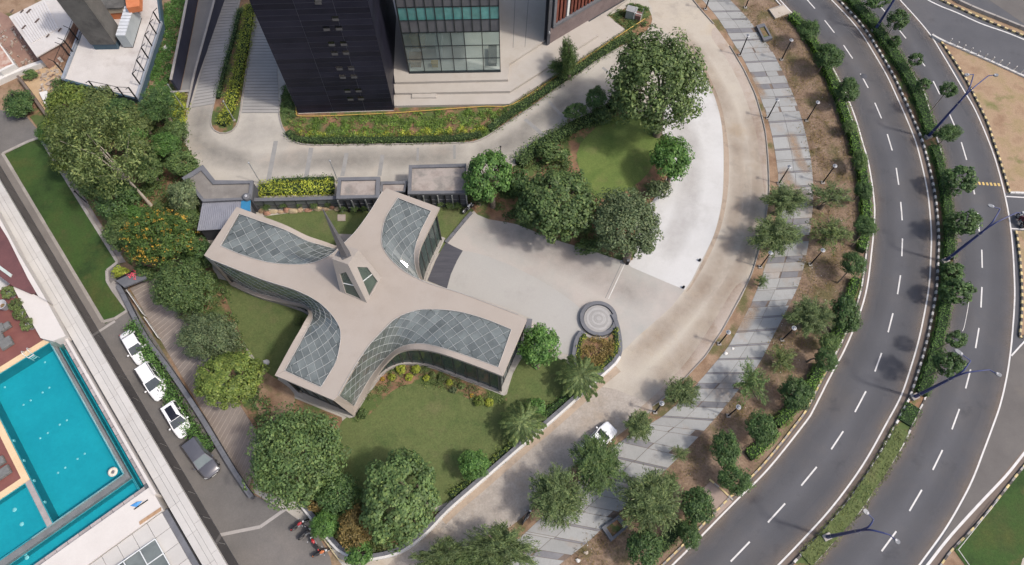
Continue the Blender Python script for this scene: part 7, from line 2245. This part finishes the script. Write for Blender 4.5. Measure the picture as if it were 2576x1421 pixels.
# median hedge stretches (indices along the 120 point road)
def medhedge(label, i0, i1, wf=.68, h=.75, mat=g_median):
    Q = mc[i0:i1 + 1]
    wid = sum((a - b).length for a, b in zip(med_l[i0:i1], med_r[i0:i1])) / (i1 - i0)
    # reuse hedge() through pixel-free path
    global _P
    rng = np.random.default_rng(i0)
    root = thing('median_hedge', label, 'hedge', (Q[len(Q) // 2].x, Q[len(Q) // 2].y, .13), 0, 'clipped hedges on the median')
    org = ORG[root]
    n = int(plen(Q) * (wid * wf + 2 * h) * 62)
    s = rng.uniform(0, len(Q) - 1.001, n); i = s.astype(int); f = (s - i)[:, None]
    A = np.array([tuple(p) for p in Q]); Tn = unit(np.gradient(A, axis=0)); Sd = np.stack([-Tn[:, 1], Tn[:, 0], 0 * Tn[:, 0]], 1)
    w = wid * wf
    q = rng.uniform(0, w + 2 * h, n); top = (q >= h) & (q <= h + w)
    v = np.where(top, q - h - w / 2, np.where(q < h, -w / 2, w / 2)); zz = np.where(top, h, np.where(q < h, q, q - h - w))
    C = A[i] * (1 - f) + A[i + 1] * f + Sd[i] * (v * (1 + .08 * np.sin(s * 2.1)) + (.18 if h > .5 else 0))[:, None]
    C[:, 2] = zz + rng.normal(0, .04, n); C[:, :2] += rng.normal(0, .07, (n, 2)) - np.array([org.x, org.y])
    N = np.where(top[:, None], np.array([0, 0, 1.0]), Sd[i] * np.sign(v)[:, None]) + rng.normal(0, .45, (n, 3))
    me = leaf_mesh('foliage', C, N, .15, .55, rng=rng); me.materials.append(mat)
    o = new_obj('foliage', me); o.parent = root
    m = MB(); m.sweep([Vector((p.x, p.y, 0)) for p in offset(Q, .18 if h > .5 else 0)], w * .72, .135, .13 + h * .8); m.build('fill_box', M('hedge_core', [(.018, .035, .012)], 2, .95) if h > .3 else lawn_m, root)  # solid box added inside the leaves so gaps stay closed
def idx_at(y):      # road index whose west line is at photo height y
    best = min(range(120), key=lambda k: abs(project_y(mc[k]) - y))
    return best
def project_y(p):
    d = p - EYE
    zc = d.dot(_F)
    return CY - F_PX * d.dot(_U) / zc
for (y0, y1, lab, hh) in ((-35, 342, 'long clipped hedge on the upper median', .8), (366, 398, 'short loose hedge piece on the median below the second lamp', .6), (402, 655, 'clipped hedge on the middle median up to the lamp by the gap', .8), (668, 990, 'clipped hedge on the lower median beside the paired round trees', .7), (1020, 1065, 'grassy hedge piece below the white lamp block', .35), (1078, 1412, 'low rough green planting at the bottom end of the median', .22)):
    medhedge(lab, idx_at(y0), idx_at(y1), h=hh, wf=.66 if hh > .5 else .72, mat=g_median if hh > .3 else g_grassy)
# verge hedge
vh = 'clipped hedge pieces along the verge'
hedge('verge_hedge', 'long clipped hedge from the verge top to the ball bush', [(1985, 45), (2015, 75), (2050, 130), (2080, 190), (2105, 250), (2125, 310), (2140, 345), (2150, 395)], 1.25, .9, g_verge, group=vh)
hedge('verge_hedge', 'clipped hedge between the oval bush and the forked tree', [(2152, 400), (2163, 440), (2170, 500), (2172, 550), (2168, 600), (2160, 635)], 1.15, .9, g_verge, group=vh)
hedge('verge_hedge', 'short clipped hedge above the wide feathery tree', [(2148, 705), (2140, 735), (2125, 765)], 1.1, .8, g_verge, group=vh)
hedge('verge_hedge', 'short clipped hedge between the leafy trees below the wide feathery tree', [(2115, 820), (2100, 850), (2085, 880)], 1.1, .8, g_verge, group=vh)
hedge('verge_hedge', 'clipped hedge beside the bare kerb of the lower verge', [(2060, 920), (2040, 960), (2010, 1005), (1980, 1040), (1950, 1070)], 1.2, .8, g_verge, group=vh)
hedge('verge_hedge', 'low hedge running to the verge crossing', [(1945, 1080), (1915, 1120), (1880, 1150)], 1.3, .6, g_verge, group=vh)
hedge('verge_hedge', 'dark hedge piece between the bottom verge trees', [(1712, 1315), (1690, 1345), (1660, 1380)], 1.3, .7, g_mid, group=vh)
# other hedges
hedge('flower_hedge', 'leafy overhanging hedge between the parked cars and the slate wall', [(340, 822), (372, 880), (408, 945), (440, 1000), (470, 1055), (505, 1110), (535, 1135)], 1.15, 1.1, g_bright, cat='hedge', jit=.2, lf=.18, dens=95)
hedge('yellow_hedge', 'bright yellow green hedge above the slate wall', [(655, 482), (700, 480), (760, 479), (842, 477)], 1.9, .75, g_yel, lf=.2, dens=60, jit=.16)
hedge('driveway_hedge', 'spiky dark green hedge along the driveway behind the yellow hedge', [(690, 462), (740, 459), (800, 457), (842, 455)], .6, .8, g_mid, jit=.15)
hedge('island_hedge', 'bright yellow green hedge on the ramp island', [(634, 20), (622, 100), (605, 180), (590, 245), (572, 300), (560, 318)], 1.3, .8, g_yel, lf=.2, jit=.18, dens=60)
hedge('island_hedge', 'low dark shrubs on the ramp side of the island', [(604, 30), (590, 95), (568, 175), (550, 250)], .55, .5, g_mid, jit=.25, lf=.2)
hedge('driveway_hedge', 'tall green hedge between driveway and the small round lawn', [(1305, 418), (1350, 375), (1400, 350), (1450, 320), (1500, 300), (1540, 280)], 1.7, 1.0, g_mid, jit=.3, lf=.22)
hedge('bed_hedge', 'green planting along the kerb of the tower bed', [(725, 335), (760, 355), (900, 356), (1050, 354), (1160, 350), (1210, 340)], 1.0, .5, g_mid, jit=.15, lf=.18)
hedge('bed_hedge', 'green shrubs along the diagonal part of the tower bed', [(1230, 328), (1290, 286), (1350, 246), (1400, 212), (1460, 172), (1520, 132), (1590, 90)], 1.1, .6, g_mid, jit=.3, lf=.2)
hedge('wall_hedge', 'flowering low hedge inside the boundary wall by the palms', [(1470, 962), (1430, 998), (1390, 1030), (1350, 1062)], .8, .6, g_bright, jit=.2, lf=.17)
hedge('wall_hedge', 'low hedge inside the boundary wall by the bright tree', [(1290, 1120), (1250, 1155), (1210, 1190), (1160, 1230), (1135, 1250)], .8, .5, g_lime, jit=.2, lf=.17)
hedge('planter_hedge', 'yellow green planting along the rim of the teardrop planter', [(1546, 830), (1550, 870), (1545, 895), (1520, 920), (1490, 945)], .5, .35, g_yel, z=.42, jit=.12, lf=.14)
hedge('planter_hedge', 'yellow green edging on the west side of the teardrop planter', [(1470, 845), (1456, 870), (1453, 905), (1465, 935)], .4, .3, g_yel, z=.42, jit=.12, lf=.14)
# --- ground cover that cannot be counted
def inside(pt, poly):
    x, y = pt; r_ = False
    for (x1, y1), (x2, y2) in zip(poly, poly[1:] + poly[:1]):
        if (y1 > y) != (y2 > y) and x < (x2 - x1) * (y - y1) / (y2 - y1) + x1: r_ = not r_
    return r_
def cover(name, label, px, n, lf, mat, hmax=.4, z=.07, clump=.5, aspect=.5, thresh=0.0):
    poly = [(p.x, p.y) for p in GL(px)]
    rng = np.random.default_rng(int(px[0][0] * 3 + px[0][1]))
    xs, ys = zip(*poly)
    cc = []
    tries = 0
    nc = max(6, n // 40)
    while len(cc) < nc and tries < nc * 60:
        tries += 1
        q = (rng.uniform(min(xs), max(xs)), rng.uniform(min(ys), max(ys)))
        if inside(q, poly): cc.append(q)
    cc = np.array(cc)
    k = rng.integers(0, len(cc), n)
    hh = rng.uniform(.35, 1, len(cc)) * hmax
    C = np.zeros((n, 3))
    rr = rng.normal(0, clump * .5, (n, 2))
    C[:, :2] = cc[k] + rr
    C[:, 2] = z + np.maximum(0, hh[k] * (1 - (np.linalg.norm(rr, axis=1) / (clump * 1.3)) ** 2)) + rng.uniform(0, .06, n)
    N = rng.normal(0, .5, (n, 3)) + np.array([0, 0, 1.0])
    ctr = np.array([sum(xs) / len(xs), sum(ys) / len(ys), 0])
    me = leaf_mesh('ground_cover', C - ctr, N, lf, aspect, rng=rng); me.materials.append(mat)
    o = new_obj(name, me, tuple(ctr))
    return tag(o, label, None, None, 'stuff')
cover('ground_cover', 'mixed green ground cover in the bed in front of the tower', [(715, 300), (760, 300), (990, 290), (1110, 282), (1270, 270), (1280, 290), (1220, 335), (1170, 345), (780, 350), (735, 335)], 9000, .2, g_mid2, .35)
cover('ground_cover', 'yellowish tufts in the bed in front of the tower', [(730, 320), (790, 335), (900, 340), (1000, 335), (1200, 320), (1220, 330), (1150, 346), (780, 352)], 2200, .2, g_yel, .4)
cover('ground_cover', 'dark green ground cover beside the tower corner', [(716, 212), (745, 285), (735, 300), (708, 290)], 1500, .2, g_mid, .4)
cover('ground_cover', 'weeds and grass under the grove trees', [(140, 200), (345, 255), (430, 240), (470, 250), (455, 340), (490, 410), (500, 540), (420, 640), (330, 640), (220, 480), (130, 330)], 20000, .26, g_mid, .6, clump=.8)
cover('ground_cover', 'rough green grass between white roof and navy ramp wall', [(425, 0), (472, 0), (425, 200), (440, 240), (350, 240), (395, 100)], 9000, .22, g_bright, .25)
cover('ground_cover', 'yellow green weeds at the foot of the smooth ramp', [(432, 240), (474, 240), (468, 300), (450, 330), (425, 300)], 2500, .2, g_yel, .4)
cover('ground_cover', 'rough plants at the end of the terrace bed', [(1530, 40), (1590, 15), (1625, 20), (1625, 70), (1575, 74)], 2500, .2, g_mid, .4)
cover('ground_cover', 'tufts in the curved planting bed under the south glass wall', [(1262, 992), (1268, 1012), (1200, 1008), (1120, 978), (1040, 962), (985, 982), (945, 1028), (900, 1058), (930, 992), (965, 942), (1000, 918), (1060, 918), (1150, 955)], 2200, .16, g_olive, .3)
cover('ground_cover', 'dry and green plants in the teardrop planter', [(1475, 855), (1535, 852), (1548, 870), (1540, 900), (1490, 945), (1460, 930), (1455, 880)], 2400, .2, g_brown, .35, z=.42)
cover('ground_cover', 'leafy undergrowth beneath the trees beside the forecourt', [(1180, 470), (1300, 432), (1390, 365), (1425, 400), (1470, 515), (1560, 520), (1600, 560), (1585, 645), (1480, 622), (1380, 592), (1300, 560), (1200, 535)], 4500, .28, g_mid, .5, clump=.7)
cover('ground_cover', 'undergrowth around the trees at the lower left of the front lawn', [(760, 1270), (840, 1180), (900, 1240), (940, 1330), (1000, 1380), (930, 1395), (860, 1380), (800, 1320)], 5000, .26, g_olive, .5, clump=.7)
cover('ground_cover', 'dry grass tufts on the long verge', [(1850, 10), (1960, 20), (2060, 180), (2130, 340), (2150, 500), (2140, 640), (2110, 760), (2040, 880), (1940, 1000), (1830, 1100), (1700, 1240), (1500, 1410), (1430, 1410), (1640, 1220), (1840, 1020), (1990, 770), (2050, 560), (2040, 400), (1980, 190)], 13000, .17, g_brown, .12, clump=1.0, aspect=.3)
cover('ground_cover', 'shrubs and weeds between chapel west arm and the ramp', [(500, 700), (560, 720), (640, 960), (700, 1040), (660, 1080), (560, 900), (470, 780)], 3500, .24, g_mid, .45, clump=.7)
# --- clipped balls and plants in the chapel bed, potted shrubs
for i, (x, y, r_, m_, lab) in enumerate([(1008, 928, 13, g_yel, 'lime ball shrub first in the upper row of the chapel bed'), (1046, 928, 12, g_yel, 'lime ball shrub second in the upper row of the chapel bed'), (985, 948, 10, g_yel, 'lime ball shrub at the west end of the chapel bed'), (1028, 948, 11, g_yel, 'lime ball shrub in the lower row of the chapel bed'), (1072, 950, 9, g_yel, 'lime ball shrub east of the lower row in the chapel bed'),
      (1112, 950, 11, g_olive, 'olive shrub in the middle of the chapel bed'), (1088, 942, 9, g_olive, 'small olive shrub beside the lime balls'), (1130, 962, 9, g_yel, 'yellow leaved shrub in the middle of the chapel bed'), (1140, 980, 10, g_grey, 'grey green shrub toward the east end of the bed'), (1160, 970, 10, g_olive, 'olive shrub toward the east end of the bed'), (962, 953, 6, petal, 'orange yellow flower clump at the west end of the bed'), (1186, 995, 6, petal, 'orange yellow flower clump at the east end of the bed'), (1205, 1008, 14, g_lime, 'yellowish plant clump by the south east arm corner'), (1230, 1012, 12, g_yel, 'yellow plant beside the south east arm corner'), (912, 1040, 14, g_mid, 'green plant at the south west arm corner'), (752, 808, 12, g_olive, 'olive plant in the inner west angle of the chapel')]):
    T('bed_shrub', lab, (x, y), (r_, r_), r_ * .035, 'ball', m_, cat='shrub', group='shrubs in the chapel bed', tr=.03)
for i, (x, y, lab) in enumerate([(18, 735, 'uppermost potted shrub beside the white wedge roof'), (38, 765, 'second potted shrub beside the white wedge roof'), (48, 788, 'third potted shrub beside the white wedge roof'), (66, 815, 'lowest potted shrub beside the white wedge roof')]):
    p = G(x, y, HP + 1.0)
    t = thing('potted_shrub', lab, 'potted plant', (p.x, p.y, HP), 0, 'potted shrubs on the maroon deck')
    MB().lathe((0, 0, 0), [(.28, 0), (.40, .55), (.44, .6), (.38, .6), (.34, .5), (0, .5)], 14).build('pot', lens_m, t, local=True)
    o = new_obj('crown', protos['ball%d' % (i % 3)], (0, 0, .95)); o.parent = t; o.scale = (.72, .72, .55)
    o.material_slots[0].link = 'OBJECT'; o.material_slots[0].material = g_olive
    MB().tube([(0, 0, .5), (0, 0, .95)], .05, 6).build('stem', bark, t, local=True)
p = G(6, 768, HP + .6)
t = thing('plant_pot', 'large empty grey pot at the left edge of the deck', 'pot', (p.x, p.y, HP))
MB().lathe((0, 0, 0), [(.36, 0), (.52, .8), (.56, .9), (.48, .9), (.42, .6), (0, .55)], 18).build('pot', M('pot_grey', [(.34, .34, .36)], 2, .6), t, local=True)
MB().lathe((0, 0, .55), [(.41, .02), (0, .04)], 18).build('soil', bed_m, t, local=True)
# young slender plants along the slate wall
for i, (x, y) in enumerate([(668, 520), (712, 515), (752, 512), (790, 515), (825, 512), (862, 522), (893, 524), (915, 520), (1108, 512), (1130, 515), (1150, 518)]):
    T('wall_plant', 'spindly green plant %s along the slate wall and cabins' % ['first from the west', 'second from the west', 'third from the west', 'fourth from the west', 'fifth from the west', 'sixth from the west', 'seventh from the west', 'eighth from the west', 'ninth from the west', 'tenth from the west', 'last at the east end'][i], (x, y), (13, 15), .9, 'thin', g_mid, cat='plant', group='spindly plants along the slate wall', tr=.03)
# small litter specks on verge and lawns
rg = np.random.default_rng(31)
m = MB()
poly_v = [(p[0], p[1]) for p in [(1850, 10), (1960, 20), (2060, 180), (2130, 340), (2150, 500), (2140, 640), (2110, 760), (2040, 880), (1940, 1000), (1830, 1100), (1700, 1240), (1500, 1410), (1430, 1410), (1640, 1220), (1840, 1020), (1990, 770), (2050, 560), (2040, 400), (1980, 190)]]
k = 0
while k < 80:
    x, y = rg.uniform(1430, 2200), rg.uniform(0, 1420)
    if not inside((x, y), poly_v): continue
    p = G(x, y); k += 1
    m.box((p.x, p.y, .06), (rg.uniform(.04, .09), rg.uniform(.03, .07), .03), rg.uniform(0, 3))
tag(m.build('litter', lit), 'small pale litter specks on the long verge', kind='stuff')
# rubble and scrap by the corner shack: too small to count
rg = np.random.default_rng(77)
m = MB()
for k in range(260):
    x, y = [(rg.uniform(60, 160), rg.uniform(150, 200)), (rg.uniform(-10, 90), rg.uniform(60, 170)), (rg.uniform(100, 160), rg.uniform(190, 240))][k % 3]
    p = G(x, y)
    m.box((p.x, p.y, .03), (rg.uniform(.08, .5), rg.uniform(.06, .3), rg.uniform(.05, .25)), rg.uniform(0, 3))
tag(m.build('rubble', M('rubble_mix', [(.16, .10, .08), (.34, .28, .23), (.42, .38, .34)], 1.4, .95)), 'scattered rubble and scrap around the corner shack', kind='stuff')
# red flowers by the portal
p = G(333, 693, 1.7)
me = leaf_mesh('blossoms', np.random.default_rng(3).normal(0, .22, (70, 3)) * np.array([1.3, 1, .4]) + np.array([0, 0, .2]), np.random.default_rng(5).normal(0, .5, (70, 3)) + np.array([0, 0, 1.0]), .16, .8)
me.materials.append(petal_r)
o = new_obj('flower_clump', me, (p.x, p.y, 1.6))
tag(o, 'clump of red and white flowers on the ramp portal roof', 'flowers')
